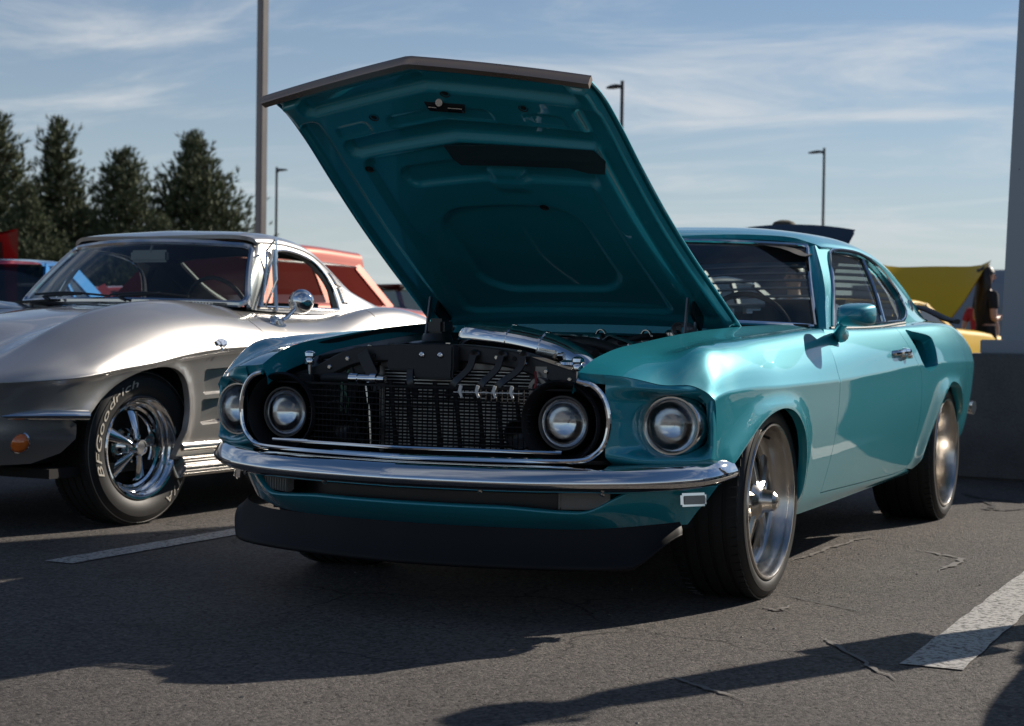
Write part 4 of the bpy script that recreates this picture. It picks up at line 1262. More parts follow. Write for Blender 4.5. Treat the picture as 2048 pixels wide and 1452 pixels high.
mb = MB(); mb.lathe([(0, 0.024), (0.0, 0.027), (0.02, 0.027), (0.022, 0.02), (0.05, 0.02), (0.052, 0.024), (0.06, 0.02), (0.06, 0)], 16, TR((0.18, 0.02, 0.835), (0, 0, R(8)))); mb.obj('fuel_fitting', CHROME, eng)
mb = MB(); mb.tube([(0.27, -0.02, 0.835), (0.30, -0.03, 0.85), (0.34, -0.06, 0.842), (0.42, -0.12, 0.825)], 0.008, 8, smooth=5); mb.lathe([(0, 0.012), (0.0, 0.018), (0.03, 0.018), (0.03, 0.0)], 14, TR((0.42, -0.14, 0.82), (0, R(25), R(-30)))); mb.obj('braided_line', CHROME_DULL, eng)
mb = MB(); mb.lathe([(0, 0.02), (0.03, 0.02), (0.03, 0.03), (0.04, 0.03), (0.05, 0.02), (0.05, 0.0)], 16, TR((0.44, 0.20, 0.825), (0, R(-90), 0))); mb.box((0.44, 0.24, 0.80), (0.07, 0.12, 0.05), bevel=0.01); mb.obj('master_cylinder', CHROME_DULL, CAR)
mb = MB(); mb.lathe([(0, 0.028), (0.025, 0.028), (0.03, 0.022), (0.045, 0.022), (0.05, 0.026), (0.058, 0.024), (0.064, 0.014), (0.065, 0)], 20, TR((0.395, -0.60, 0.712), (0, R(-90), 0))); mb.obj('radiator_cap', CHROME, CAR)
mb = MB(); mb.lathe([(0, 0.0), (0.0, 0.10), (0.014, 0.105), (0.02, 0.095), (0.024, 0.06), (0.05, 0.05), (0.052, 0.0)], 28, TR((-0.42, 0.06, 0.80), (0, R(-90), 0))); mb.box((-0.43, 0.10, 0.875), (0.07, 0.08, 0.06), bevel=0.012); mb.obj('strut_tower_cap', BLACK_METAL, CAR)
mb = MB(); mb.lathe([(0, 0.0), (0.0, 0.10), (0.014, 0.105), (0.02, 0.0)], 28, TR((0.46, 0.06, 0.775), (0, R(-90), 0))); mb.obj('strut_tower_cap', BLACK_METAL, CAR)
# reservoir and small wiring on the right-hand support panel
mb = MB(); mb.tube([(-0.34, -0.70, 0.68), (-0.345, -0.71, 0.64), (-0.35, -0.705, 0.60)], 0.008, 8); mb.obj('wiring_plug', mat('green_plug', (0.10, 0.14, 0.10), 0.4, vary=0.2), CAR)
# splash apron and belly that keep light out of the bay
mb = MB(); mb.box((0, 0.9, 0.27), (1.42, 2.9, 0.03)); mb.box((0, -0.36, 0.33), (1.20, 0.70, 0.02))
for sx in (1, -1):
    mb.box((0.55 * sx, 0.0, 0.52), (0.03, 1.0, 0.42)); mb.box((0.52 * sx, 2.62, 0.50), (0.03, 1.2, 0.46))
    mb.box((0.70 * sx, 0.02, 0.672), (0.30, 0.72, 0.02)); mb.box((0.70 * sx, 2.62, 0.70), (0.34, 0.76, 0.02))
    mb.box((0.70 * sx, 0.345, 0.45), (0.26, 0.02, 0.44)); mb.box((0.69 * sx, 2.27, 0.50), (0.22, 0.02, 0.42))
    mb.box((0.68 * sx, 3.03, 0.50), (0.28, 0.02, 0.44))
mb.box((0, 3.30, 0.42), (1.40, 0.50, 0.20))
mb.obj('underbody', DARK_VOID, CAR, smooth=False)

# ---- small things in the bay: bolts, wiring, clips, horns, a pulley on its bracket
rngb = random.Random(4)
for i in range(5, len(sup) - 5, 4):
    x, y, z = sup[i]
    MB().lathe([(0, 0.0085), (0.004, 0.0085), (0.006, 0.006), (0.006, 0.0)], 6, TR((x, y - 0.022, z - 0.008), (0, 0, R(-90)))).obj('support_bolt', CHROME_DULL if i % 8 else GREY_STEEL, rs)
for i in range(3, len(sup) - 3, 7):
    x, y, z = sup[i]
    MB().lathe([(0, 0.009), (0.005, 0.009), (0.007, 0.006), (0.007, 0.0)], 6, TR((x, y + 0.015, z + 0.018), (0, R(-90), 0))).obj('support_bolt', CHROME_DULL, rs)
def wire(pts, r, m=BLACK_RUBBER, nm='wiring'): return MB().tube(pts, r, 7, smooth=6).obj(nm, m, CAR)
wire([(-0.50, -0.69, 0.66), (-0.44, -0.72, 0.60), (-0.36, -0.71, 0.63), (-0.30, -0.72, 0.57), (-0.27, -0.70, 0.50)], 0.006)
wire([(-0.33, -0.69, 0.73), (-0.34, -0.72, 0.68), (-0.31, -0.73, 0.64), (-0.325, -0.72, 0.58)], 0.004, mat('green_wire', (0.05, 0.12, 0.06), 0.5, vary=0.1))
wire([(0.40, -0.69, 0.70), (0.37, -0.72, 0.65), (0.385, -0.73, 0.58), (0.35, -0.71, 0.50)], 0.007)
wire([(0.33, -0.69, 0.74), (0.345, -0.72, 0.70), (0.33, -0.73, 0.64)], 0.004, mat('red_wire', (0.22, 0.02, 0.02), 0.5, vary=0.1))
wire([(-0.53, -0.55, 0.765), (-0.50, -0.35, 0.79), (-0.52, -0.1, 0.80), (-0.50, 0.15, 0.82), (-0.40, 0.33, 0.83)], 0.009)
wire([(-0.48, -0.60, 0.75), (-0.40, -0.45, 0.765), (-0.30, -0.35, 0.77), (-0.20, -0.30, 0.78)], 0.012)
wire([(0.52, -0.55, 0.77), (0.49, -0.35, 0.795), (0.50, -0.1, 0.81), (0.46, 0.1, 0.83)], 0.010)
wire([(-0.10, -0.42, 0.78), (-0.22, -0.48, 0.775), (-0.33, -0.52, 0.76), (-0.42, -0.56, 0.74)], 0.020, BLACK_RUBBER, 'radiator_hose')
wire([(0.30, 0.05, 0.83), (0.36, 0.15, 0.85), (0.40, 0.28, 0.85), (0.36, 0.36, 0.84)], 0.012, BLACK_RUBBER, 'heater_hose')
wire([(0.12, 0.10, 0.82), (0.16, 0.22, 0.85), (0.10, 0.34, 0.84)], 0.012, BLACK_RUBBER, 'heater_hose')
wire([(-0.20, 0.05, 0.81), (-0.12, 0.2, 0.845), (-0.02, 0.3, 0.85), (0.05, 0.37, 0.84)], 0.007, CHROME_DULL, 'fuel_line')
for (x, y, z) in ((-0.52, -0.1, 0.80), (-0.505, -0.35, 0.79), (0.495, -0.22, 0.803)):
    MB().box((x, y, z), (0.03, 0.014, 0.028), bevel=0.004).obj('wiring_clip', GREY_STEEL, CAR)
for (x, y, z, a_) in ((-0.33, -0.52, 0.76, 25), (0.36, 0.15, 0.85, 70), (0.16, 0.22, 0.85, 70)):
    MB().lathe([(-0.006, 0.022), (-0.006, 0.024), (0.006, 0.024), (0.006, 0.022)], 18, TR((x, y, z), (0, 0, R(a_)))).obj('hose_clamp', CHROME_DULL, CAR)
for x in (-0.30, 0.31):
    MB().lathe([(-0.05, 0.012), (-0.02, 0.016), (0.0, 0.03), (0.02, 0.046), (0.024, 0.048), (0.024, 0.043), (0.004, 0.022), (-0.004, 0.0)], 24, TR((x, -0.74, 0.555), (0, R(10), R(-90)))).obj('horn', BLACK_METAL, CAR)
MB().lathe([(0.0, 0.0), (0.004, 0.010), (0.002, 0.016), (0.008, 0.020), (0.008, 0.032), (0.0, 0.034), (-0.02, 0.034)], 28, TR((0.345, -0.695, 0.690), (0, 0, R(-90)))).obj('idler_pulley', ALU_DARK, CAR)
MB().box((0.345, -0.672, 0.715), (0.05, 0.012, 0.09), bevel=0.004).obj('pulley_bracket', ALU_DARK, CAR)
MB().box((0.43, -0.672, 0.695), (0.085, 0.02, 0.11), bevel=0.016).obj('charcoal_canister', DUSTY_BLACK, CAR)
# ---- wheels
def tyre_prof(Rt, Rb, w, groove=True):
    """(axial, radius); axial 0 = outer sidewall plane, inward negative"""
    h = Rt - Rb
    p = [(-0.014, Rb - 0.004), (-0.004, Rb + 0.004), (0.001, Rb + 0.25 * h), (0.0035, Rb + 0.45 * h), (0.001, Rb + 0.62 * h), (-0.001, Rb + 0.63 * h), (-0.006, Rb + 0.80 * h), (-0.015, Rb + 0.92 * h), (-0.026, Rt - 0.0025)]
    inner = [(-w - a, r) for a, r in p[::-1]]
    tread = []
    if groove:
        g0, g1 = -0.034, -w + 0.034
        for k in range(4):
            c = g0 + (g1 - g0) * (k + 0.5) / 4
            tread += [(c + 0.007, Rt), (c + 0.0055, Rt - 0.007), (c - 0.0055, Rt - 0.007), (c - 0.007, Rt)]
    else:
        tread = [(-0.04, Rt), (-w + 0.04, Rt)]
    return p + [(-0.034, Rt)] + tread + [(-w + 0.034, Rt)] + inner

def tread_blocks(Rt, w, n=64):
    """shoulder slots: thin dark-edged lugs standing just proud round both shoulders"""
    mb = MB()
    for k in range(n):
        a = 2 * math.pi * k / n
        for s_, c in ((1, -0.028), (-1, -w + 0.028)):
            M = TR((0, 0, 0), (a, 0, 0))
            mb.box((c, 0, Rt - 0.0005), (0.026, 2 * math.pi * Rt / n * 0.80, 0.005), M @ TR((0, 0, 0), (0, 0, R(8) * s_)))
    return mb

def torque_wheel(sx, loc, Rt=0.318, Rl=0.257, w=0.25, dish=0.085, steer=0.0, spin=0.0, parent=CAR):
    M = TR(loc, (0, 0, steer)) @ (TR(rot=(spin, 0, 0)) if sx > 0 else TR(rot=(spin, 0, math.pi)))
    mb = MB()
    rb = Rl - 0.016
    mb.lathe([(-0.012, Rl - 0.003), (-0.002, Rl), (0.003, Rl - 0.003), (0.003, Rl - 0.009), (-0.004, Rl - 0.014), (-0.016, rb), (-0.03, rb - 0.004), (-dish * 0.6, rb - 0.009), (-dish, rb - 0.011), (-dish - 0.012, rb - 0.016),
              (-dish - 0.02, rb - 0.03), (-dish - 0.024, rb - 0.05), (-dish - 0.03, rb - 0.052), (-dish - 0.03, rb - 0.02), (-w * 0.9, rb - 0.02)], 72, M)
    rim = mb.obj('wheel', ALU, parent, sharp=40)
    MB().lathe(tyre_prof(Rt, Rl - 0.004, w), 96, M).obj('tyre', BLACK_RUBBER, rim, sharp=30)
    tb_ = tag(tread_blocks(Rt, w).obj('tread_blocks', BLACK_RUBBER, rim, smooth=False), kind='stuff'); tb_.matrix_world = M
    # five tapering spokes
    for k in range(5):
        a = 2 * math.pi * k / 5
        mb = MB()
        rr = np.linspace(0.045, rb - 0.028, 9)
        path = [(-dish + 0.022 - 0.030 * ((r_ - 0.045) / (rb - 0.07)) ** 1.3, 0, r_) for r_ in rr]
        V = []
        for (ax_, _, r_), q in zip(path, np.linspace(0, 1, 9)):
            wd = 0.030 + 0.010 * q ** 2 - 0.008 * math.sin(math.pi * q)
            for (yy, dx) in ((-wd, -0.030), (-wd, -0.010), (-wd * 0.62, 0.0), (-wd * 0.3, -0.004), (wd * 0.3, -0.004), (wd * 0.62, 0.0), (wd, -0.010), (wd, -0.030)):
                V.append((ax_ + dx, yy, r_))
        mb.add(V, grid_faces(9, 8, False, True) + [tuple(range(8)), tuple(range(64, 72))[::-1]], M @ TR(rot=(a, 0, 0)))
        mb.obj('spoke', ALU_DARK if k < 0 else ALU, rim, sharp=30)
    mb = MB(); mb.lathe([(-dish - 0.03, 0.075), (-dish + 0.012, 0.070), (-dish + 0.022, 0.058), (-dish + 0.030, 0.044), (-dish + 0.034, 0.040), (-dish + 0.040, 0.038), (-dish + 0.072, 0.031), (-dish + 0.082, 0.020), (-dish + 0.085, 0.0)], 36, M)
    mb.obj('centre_cap', ALU, rim, sharp=30)
    mb = MB(); mb.lathe([(-dish - 0.06, 0.05), (-dish - 0.06, 0.165), (-dish - 0.085, 0.165), (-dish - 0.085, 0.05)], 48, M)
    mb.obj('brake_disc', GREY_STEEL, rim, sharp=30)
    mb = MB(); mb.tube([(-dish * 0.9, 0.10, 0.195), (-dish * 0.9 + 0.03, 0.096, 0.186)], 0.005, 8, M=M)
    mb.obj('valve_stem', BLACK_RUBBER, rim)
    return rim
torque_wheel(1, (0.866, 0.0, 0.318), steer=R(0), spin=R(12), dish=0.062)
torque_wheel(-1, (-0.866, 0.0, 0.318), steer=R(0), spin=R(40))
torque_wheel(1, (0.876, 2.743, 0.318), w=0.29, dish=0.14, spin=R(30))
torque_wheel(-1, (-0.876, 2.743, 0.318), w=0.29, dish=0.14, spin=R(5))

# ---- door furniture: mirror, handle, lock, weather strip
door_l, door_r = doors
for sx, dr in ((1, door_l), (-1, door_r)):
    S_ = Matrix.Diagonal((sx, 1, 1, 1))
    if sx > 0:
        # racing-style mirror: bullet shell on a swept stalk
        V = []
        n = 20
        ax0 = np.linspace(0, 1, 12)
        for q in ax0:
            yy = 0.600 - 0.015 + q * 0.12                       # rear is the open glass end
            rr = math.sqrt(max(0.0, 1 - (1 - min(1, q * 1.02)) ** 2.2)) if q < 1 else 1.0
            for k in range(n):
                a = 2 * math.pi * k / n
                ex = abs(math.cos(a)) ** 0.5 * math.copysign(1, math.cos(a)); ez = abs(math.sin(a)) ** 0.5 * math.copysign(1, math.sin(a))
                V.append((0.950 + 0.066 * rr * ex - 0.012 * (1 - q), yy + 0.05, 0.940 + 0.043 * rr * ez - 0.006 * (1 - q)))
        mb = MB(); mb.add(V, grid_faces(12, n, False, True), S_)
        m_ = mb.obj('door_mirror', TEAL, dr, sharp=None)
        mb = MB(); mb.add(V[-n:], [tuple(range(n))], S_ @ TR((0, -0.004, 0))); mb.obj('mirror_glass', CHROME, m_, smooth=False)
        mb = MB(); mb.tube([(0.848, 0.90, 0.866), (0.858, 0.84, 0.880), (0.892, 0.755, 0.905), (0.925, 0.715, 0.925)], [0.030, 0.022, 0.018, 0.022], 12, smooth=5, M=S_); mb.obj('mirror_stalk', TEAL, m_)
    # pull handle with push button and key lock
    mb = MB()
    xo = float(MR.pos(np.array(1.70), np.array(2.95))[0])
    mb.tube([(xo + 0.002, 1.60, 0.792), (xo + 0.030, 1.615, 0.797), (xo + 0.036, 1.70, 0.800), (xo + 0.034, 1.78, 0.802), (xo + 0.004, 1.80, 0.802)], [0.012, 0.012, 0.011, 0.013, 0.014], 10, smooth=5, M=S_)
    mb.lathe([(0.0, 0.017), (0.03, 0.016), (0.045, 0.013), (0.048, 0.0)], 16, S_ @ TR((xo, 1.79, 0.785)))
    mb.box((xo + 0.012, 1.74, 0.785), (0.022, 0.10, 0.018), S_, 0.005)
    h = mb.obj('door_handle', CHROME, dr)
    MB().lathe([(0.0, 0.013), (0.006, 0.012), (0.008, 0.006), (0.006, 0.0)], 14, S_ @ TR((xo + 0.005, 1.80, 0.745))).obj('key_lock', CHROME, h)
    yy = np.linspace(0.99, 2.30, 30)
    P = MR.pos(yy, np.full(30, 0.35)) + [0, 0, 0.004]
    MB().tube(P * [sx, 1, 1], 0.006, 6).obj('belt_strip', BLACK_TRIM, dr)

# ---- scoops in the quarters: open throat with a body-coloured tray
for sx, qp in ((1, quarters[0]), (-1, quarters[1])):
    L = np.array(scoop_out)
    P = MR.pos(L[:, 0], L[:, 1])
    cen = P.mean(0)
    n = len(P)
    P2 = cen + (P - cen) * 0.93 + np.array([-0.022, 0.012, 0])
    P3 = cen + (P - cen) * 0.80 + np.array([-0.085, 0.055, 0])
    rows = np.vstack([P, P2, P3]) * [sx, 1, 1]
    F = [(a * n + i, a * n + (i + 1) % n, (a + 1) * n + (i + 1) % n, (a + 1) * n + i) for a in range(2) for i in range(n)]
    F = [f if sx > 0 else f[::-1] for f in F]
    mesh_obj('scoop_wall', rows, F, TEAL, qp)
    rows = np.vstack([P3, [P3.mean(0) + [-0.01, 0, 0]]]) * [sx, 1, 1]
    mesh_obj('scoop_throat', rows, [(i, (i + 1) % n, n) for i in range(n)], BLACK_SATIN, qp)
    # body-coloured leading tray
    yy = [1.995, 2.03, 2.075, 2.115]
    tt = [2.6, 3.3, 4.0, 4.5]
    # round badge on the rear pillar
    p = MG.pos(np.array(2.88), np.array(1.0))
    M = Matrix.Diagonal((sx, 1, 1, 1)) @ TR((p[0] + 0.002, p[1], p[2]), (0, R(-18), 0))
    MB().lathe([(0.0, 0.030), (0.006, 0.030), (0.009, 0.026), (0.008, 0.0)], 24, M).obj('pillar_badge', CHROME, qp)

# ---- deck lid, tail, rear bumper, pedestal spoiler
rows = []
xs = np.linspace(-0.66, 0.66, 21)
for x in xs:
    for (y, z) in ((3.36, 0.982), (3.46, 0.958), (3.56, 0.945), (3.66, 0.935), (3.70, 0.92), (3.70, 0.80), (3.69, 0.60), (3.66, 0.45)):
        ax = abs(x) / 0.66
        rows.append((x, y - 0.10 * ax ** 2.5, z - 0.03 * ax ** 2))
mesh_obj('deck_lid', rows, grid_faces(21, 8), TEAL, CAR)
for sx in (1, -1):
    rows = []
    for t_ in np.linspace(0, 7.6, 26):
        ye = float(np.interp(t_, [q[1] for q in q_end], [q[0] for q in q_end]))
        p = MR.pos(np.array(ye), np.array(t_))
        zz = p[2]
        q = np.array([0.64, 3.60, min(zz, 0.93)])
        for w in np.linspace(0, 1, 8):
            m_ = np.array([p[0] - 0.01, 3.63, zz])
            rows.append((1 - w) ** 2 * p + 2 * w * (1 - w) * m_ + w * w * q)
    rows = np.array(rows) * [sx, 1, 1]
    mesh_obj('tail_end', rows, grid_faces(26, 8), TEAL, CAR)
BR = smooth_line([(0.0, 3.76), (0.45, 3.755), (0.72, 3.715), (0.81, 3.64), (0.846, 3.55)], 6)
path = [(x, y, 0.50) for x, y in BR[::-1]] + [(-x, y, 0.50) for x, y in BR[1:]]
MB().sweep([(0.0, 0.036), (0.012, 0.032), (0.018, 0.0), (0.008, -0.032), (0.0, -0.036), (-0.01, 0.0)], path).obj('rear_bumper', CHROME, CAR)
wing = []
for x in np.linspace(-0.74, 0.74, 41):
    ax = abs(x)
    drop = 0.075 * float(sstep(0.52, 0.74, ax))
    wing.append((x, 3.60 + 0.02 * (1 - ax), 1.018 - drop))
mb = MB(); mb.sweep([(-0.09, 0.010), (-0.04, 0.016), (0.06, 0.010), (0.09, 0.004), (0.06, -0.006), (-0.06, -0.012), (-0.09, -0.004)], wing)
rsp = mb.obj('rear_spoiler', BLACK_SATIN, CAR)
for sx in (1, -1):
    MB().box((0.44 * sx, 3.61, 0.975), (0.05, 0.09, 0.09), bevel=0.012).obj('spoiler_pedestal', BLACK_SATIN, rsp)

# ---- cabin
mb = MB(); mb.box((0, 1.6, 0.45), (1.36, 2.0, 0.30)); mb.box((0, 2.75, 0.72), (1.20, 0.9, 0.30))
mb.obj('cabin_floor', DARK_VOID, CAR, smooth=False)
rows = []
for x in np.linspace(-0.70, 0.70, 21):
    for (y, z) in ((0.70 + 0.32 * (abs(x) / 0.7) ** 2, 0.895), (0.95, 0.915), (1.12, 0.905), (1.16, 0.86), (1.14, 0.60)):
        rows.append((x, y, z - 0.01 * (abs(x) / 0.7) ** 2))
mesh_obj('dashboard', rows, grid_faces(21, 5), INTERIOR, CAR)
mb = MB(); mb.lathe([(0, 0.0)], 8)
a = np.linspace(0, 2 * math.pi, 40, endpoint=False)
M = TR((0.36, 1.30, 0.86), (R(22), 0, 0))
mb = MB(); mb.tube([(0.18 * math.cos(t_), 0, 0.18 * math.sin(t_)) for t_ in a], 0.012, 8, closed=True, M=M)
for t_ in (R(0), R(180), R(270)): mb.tube([(0.17 * math.cos(t_), 0, 0.17 * math.sin(t_)), (0, -0.03, 0)], 0.010, 6, M=M)
mb.obj('steering_wheel', BLACK_SATIN, CAR)
for x in (-0.36, 0.36):
    mb = MB(); mb.box((x, 1.75, 0.56), (0.50, 0.50, 0.14), bevel=0.05)
    mb.box((x, 2.05, 0.79), (0.48, 0.14, 0.48), rot=(R(-16), 0, 0), bevel=0.055)
    mb.obj('bucket_seat', INTERIOR, CAR)
mb = MB(); mb.box((0, 2.55, 0.78), (1.20, 0.16, 0.28), rot=(R(-20), 0, 0), bevel=0.05); mb.obj('rear_seat', INTERIOR, CAR)
# headliner under the roof skin
tt = np.linspace(0.4, 7.6, 25); yy = np.linspace(1.20, 2.62, 12)
A_, B_ = np.meshgrid(yy, tt, indexing='ij')
P = roof_f(A_.ravel(), B_.ravel()) - np.array([0, 0, 0.035])
mesh_obj('headliner', P, grid_faces(12, 25), INTERIOR, CAR)
mb = MB(); mb.box((0.0, 1.16, 1.185), (0.24, 0.03, 0.06), bevel=0.012); mb.tube([(0, 1.17, 1.20), (0, 1.17, 1.25)], 0.006, 6); mb.obj('rear_view_mirror', BLACK_SATIN, CAR)
# inner faces of the rear pillars
for sx in (1, -1):
    y_ = np.array([2.45, 2.7, 3.0, 3.3]); rows = []
    for y in y_:
        for t_ in (0.0, 1.0, 2.0): rows.append((MG.pos(np.array(y), np.array(t_)) - [0.03, 0, 0]) * [sx, 1, 1])
    mesh_obj('pillar_trim', rows, grid_faces(4, 3), INTERIOR, CAR)
# ------------------------------------------------------------------ silver sports coupe
VET = empty('silver_sports_coupe', (-2.909, 0.546, 0.0), R(-1.467))
tag(VET, 'silver vintage sports coupe with chrome five-spoke wheels and round chrome door mirror', 'car')
V_ARCH = [(-0.455, 0.44), (-0.426, 0.485), (-0.352, 0.554), (-0.26, 0.614), (-0.151, 0.659), (-0.06, 0.680), (0.03, 0.687), (0.113, 0.678), (0.175, 0.650), (0.212, 0.605), (0.232, 0.54), (0.236, 0.47), (0.225, 0.40), (0.205, 0.33), (0.185, 0.26)]
VR_ARCH = [(2.20, 0.26), (2.19, 0.40), (2.22, 0.52), (2.29, 0.62), (2.40, 0.68), (2.52, 0.69), (2.64, 0.66), (2.74, 0.58), (2.79, 0.46), (2.80, 0.26)]
def v_mod(P, y, t):
    P = P.copy(); z = P[..., 2]
    d = np.minimum(_dist_line(y, z, V_ARCH[1:13]), _dist_line(y, z, VR_ARCH[1:9]))
    P[..., 0] += 0.012 * np.exp(-(d / 0.035) ** 2) * sstep(0.74, 0.69, z)
    return P
_v = [
    # 0 centre, 1 bulge edge, 2 valley, 3 inner hump, 4 hump peak
    [(-0.95, 0.0, 0.655), (-0.80, 0.0, 0.72), (-0.4, 0.0, 0.858), (0.0, 0.0, 0.912), (0.4, 0.0, 0.950), (0.75, 0.0, 0.972), (1.0, 0.0, 0.975)],
    [(-0.95, 0.10, 0.650), (-0.80, 0.14, 0.712), (-0.4, 0.18, 0.848), (0.0, 0.20, 0.900), (0.4, 0.24, 0.940), (0.75, 0.27, 0.966), (1.0, 0.30, 0.972)],
    [(-0.95, 0.20, 0.645), (-0.80, 0.30, 0.690), (-0.4, 0.38, 0.800), (0.0, 0.41, 0.868), (0.4, 0.43, 0.912), (0.75, 0.46, 0.944), (1.0, 0.5, 0.955)],
    [(-0.95, 0.30, 0.642), (-0.80, 0.45, 0.680), (-0.45, 0.50, 0.785), (-0.12, 0.515, 0.890), (0.1, 0.52, 0.935), (0.38, 0.525, 0.960), (0.63, 0.535, 0.957), (1.0, 0.58, 0.948)],
    [(-0.95, 0.40, 0.640), (-0.80, 0.57, 0.672), (-0.48, 0.60, 0.790), (-0.34, 0.605, 0.850), (-0.12, 0.61, 0.922), (0.1, 0.615, 0.962), (0.38, 0.615, 0.982), (0.63, 0.62, 0.972), (0.98, 0.645, 0.942), (1.3, 0.665, 0.932),
     (1.57, 0.67, 0.932), (1.80, 0.66, 0.955), (2.06, 0.63, 0.975), (2.4, 0.58, 0.965), (2.9, 0.5, 0.90)],
    # 5 outer hump
    [(-0.95, 0.48, 0.638), (-0.80, 0.66, 0.662), (-0.40, 0.745, 0.775), (-0.12, 0.755, 0.858), (0.1, 0.760, 0.900), (0.4, 0.765, 0.922), (0.8, 0.770, 0.905), (1.2, 0.775, 0.893), (1.50, 0.775, 0.900), (1.80, 0.785, 0.960),
     (2.06, 0.79, 0.975), (2.4, 0.78, 0.94), (2.9, 0.68, 0.84)],
    # 6 shoulder
    [(-0.95, 0.53, 0.634), (-0.80, 0.71, 0.650), (-0.40, 0.838, 0.710), (-0.12, 0.845, 0.775), (0.1, 0.846, 0.815), (0.4, 0.848, 0.845), (0.8, 0.848, 0.845), (1.2, 0.846, 0.842), (1.55, 0.848, 0.850), (1.85, 0.862, 0.885), (2.4, 0.865, 0.86), (2.9, 0.78, 0.80)],
    # 7 crease
    [(-0.95, 0.56, 0.626), (-0.80, 0.745, 0.634), (-0.62, 0.842, 0.642), (-0.52, 0.868, 0.648), (-0.22, 0.884, 0.683), (0.04, 0.886, 0.714), (0.28, 0.886, 0.746), (0.46, 0.886, 0.762), (0.8, 0.886, 0.775), (1.5, 0.886, 0.785), (2.0, 0.89, 0.79), (2.5, 0.89, 0.78), (2.9, 0.82, 0.76)],
    # 8 under the crease
    [(-0.95, 0.54, 0.600), (-0.80, 0.725, 0.606), (-0.62, 0.822, 0.612), (-0.52, 0.846, 0.616), (-0.22, 0.862, 0.650), (0.04, 0.864, 0.680), (0.46, 0.862, 0.722), (0.8, 0.862, 0.735), (1.5, 0.862, 0.745), (2.5, 0.868, 0.74), (2.9, 0.80, 0.72)],
    # 9, 10, 11 side, 12 bottom
    [(-0.95, 0.50, 0.54), (-0.80, 0.69, 0.545), (-0.55, 0.825, 0.55), (-0.2, 0.848, 0.57), (0.04, 0.852, 0.58), (0.46, 0.850, 0.60), (1.5, 0.846, 0.61), (2.5, 0.852, 0.61), (2.9, 0.78, 0.61)],
    [(-0.95, 0.48, 0.47), (-0.80, 0.67, 0.475), (-0.55, 0.815, 0.475), (0.0, 0.846, 0.47), (0.46, 0.845, 0.48), (1.5, 0.840, 0.48), (2.5, 0.84, 0.49), (2.9, 0.76, 0.50)],
    [(-0.95, 0.48, 0.40), (-0.80, 0.66, 0.40), (-0.55, 0.80, 0.40), (0.0, 0.838, 0.38), (0.46, 0.836, 0.37), (1.5, 0.830, 0.37), (2.5, 0.82, 0.38), (2.9, 0.74, 0.40)],
    [(-0.95, 0.44, 0.31), (-0.80, 0.60, 0.30), (-0.55, 0.74, 0.30), (0.0, 0.815, 0.28), (0.46, 0.815, 0.27), (1.5, 0.81, 0.27), (2.5, 0.80, 0.28), (2.9, 0.72, 0.30)],
]
VS = Surf(_v, sharp=(7,), mod=v_mod)
def v_hood(a, b):
    b = np.asarray(b, float)
    P = VS.pos(a, np.abs(b)).copy(); P[..., 0] = np.where(b < 0, -P[..., 0], P[..., 0]); return P
va = [(y, VS.tz(y, z, 7.0)) for y, z in V_ARCH]
vra = [(y, VS.tz(y, z, 7.0)) for y, z in VR_ARCH]
G1 = [(0.345, 0.662), (0.36, 0.672), (0.62, 0.680), (0.64, 0.665), (0.56, 0.575), (0.54, 0.563), (0.36, 0.556), (0.345, 0.567)]
G2 = [(0.335, 0.528), (0.35, 0.537), (0.58, 0.542), (0.60, 0.528), (0.53, 0.437), (0.51, 0.426), (0.35, 0.420), (0.333, 0.432)]
vg1 = [(y, VS.tz(y, z, 7.0)) for y, z in G1]; vg2 = [(y, VS.tz(y, z, 7.0)) for y, z in G2]
VDF = [(0.79, 4.0), (0.765, 5.0), (0.775, 5.6), (0.80, 6.2), (0.84, 7.0), (0.87, 8.0), (0.88, 10.0), (0.86, 12.0)]
VDR = [(1.80, 4.0), (1.80, 5.0), (1.83, 6.0), (1.86, 7.0), (1.88, 9.0), (1.86, 12.0)]
vf_out = [(-0.945, 2.55), (-0.95, 4.0), (-0.95, 7.0), (-0.95, 9.75), (-0.7, 9.75), (-0.47, 9.8)] + [p for p in smooth_line(va, 3).tolist()[3:]] + [(0.30, 12.0), (0.6, 12.0)] + [(y - 0.007, t) for y, t in reversed(smooth_line(VDF, 4).tolist())] + [(0.98, 4.0), (0.98, 3.0), (0.90, 2.55), (0.5, 2.55), (0.0, 2.55), (-0.5, 2.55)]
vd_out = smooth_line(VDF, 4).tolist() + smooth_line(VDR, 4).tolist()[::-1]
vq_out = [(y + 0.007, t) for y, t in smooth_line(VDR, 4).tolist()] + [(2.0, 12.0)] + smooth_line(vra, 3).tolist() + [(2.88, 11.5), (2.89, 8.0), (2.89, 4.0), (2.4, 4.0)]
vl_out = [(-0.945, 9.78), (-0.70, 9.78), (-0.52, 9.82), (-0.47, 10.2), (-0.46, 11.0), (-0.50, 11.6), (-0.6, 12.0), (-0.8, 12.0), (-0.945, 12.0)]
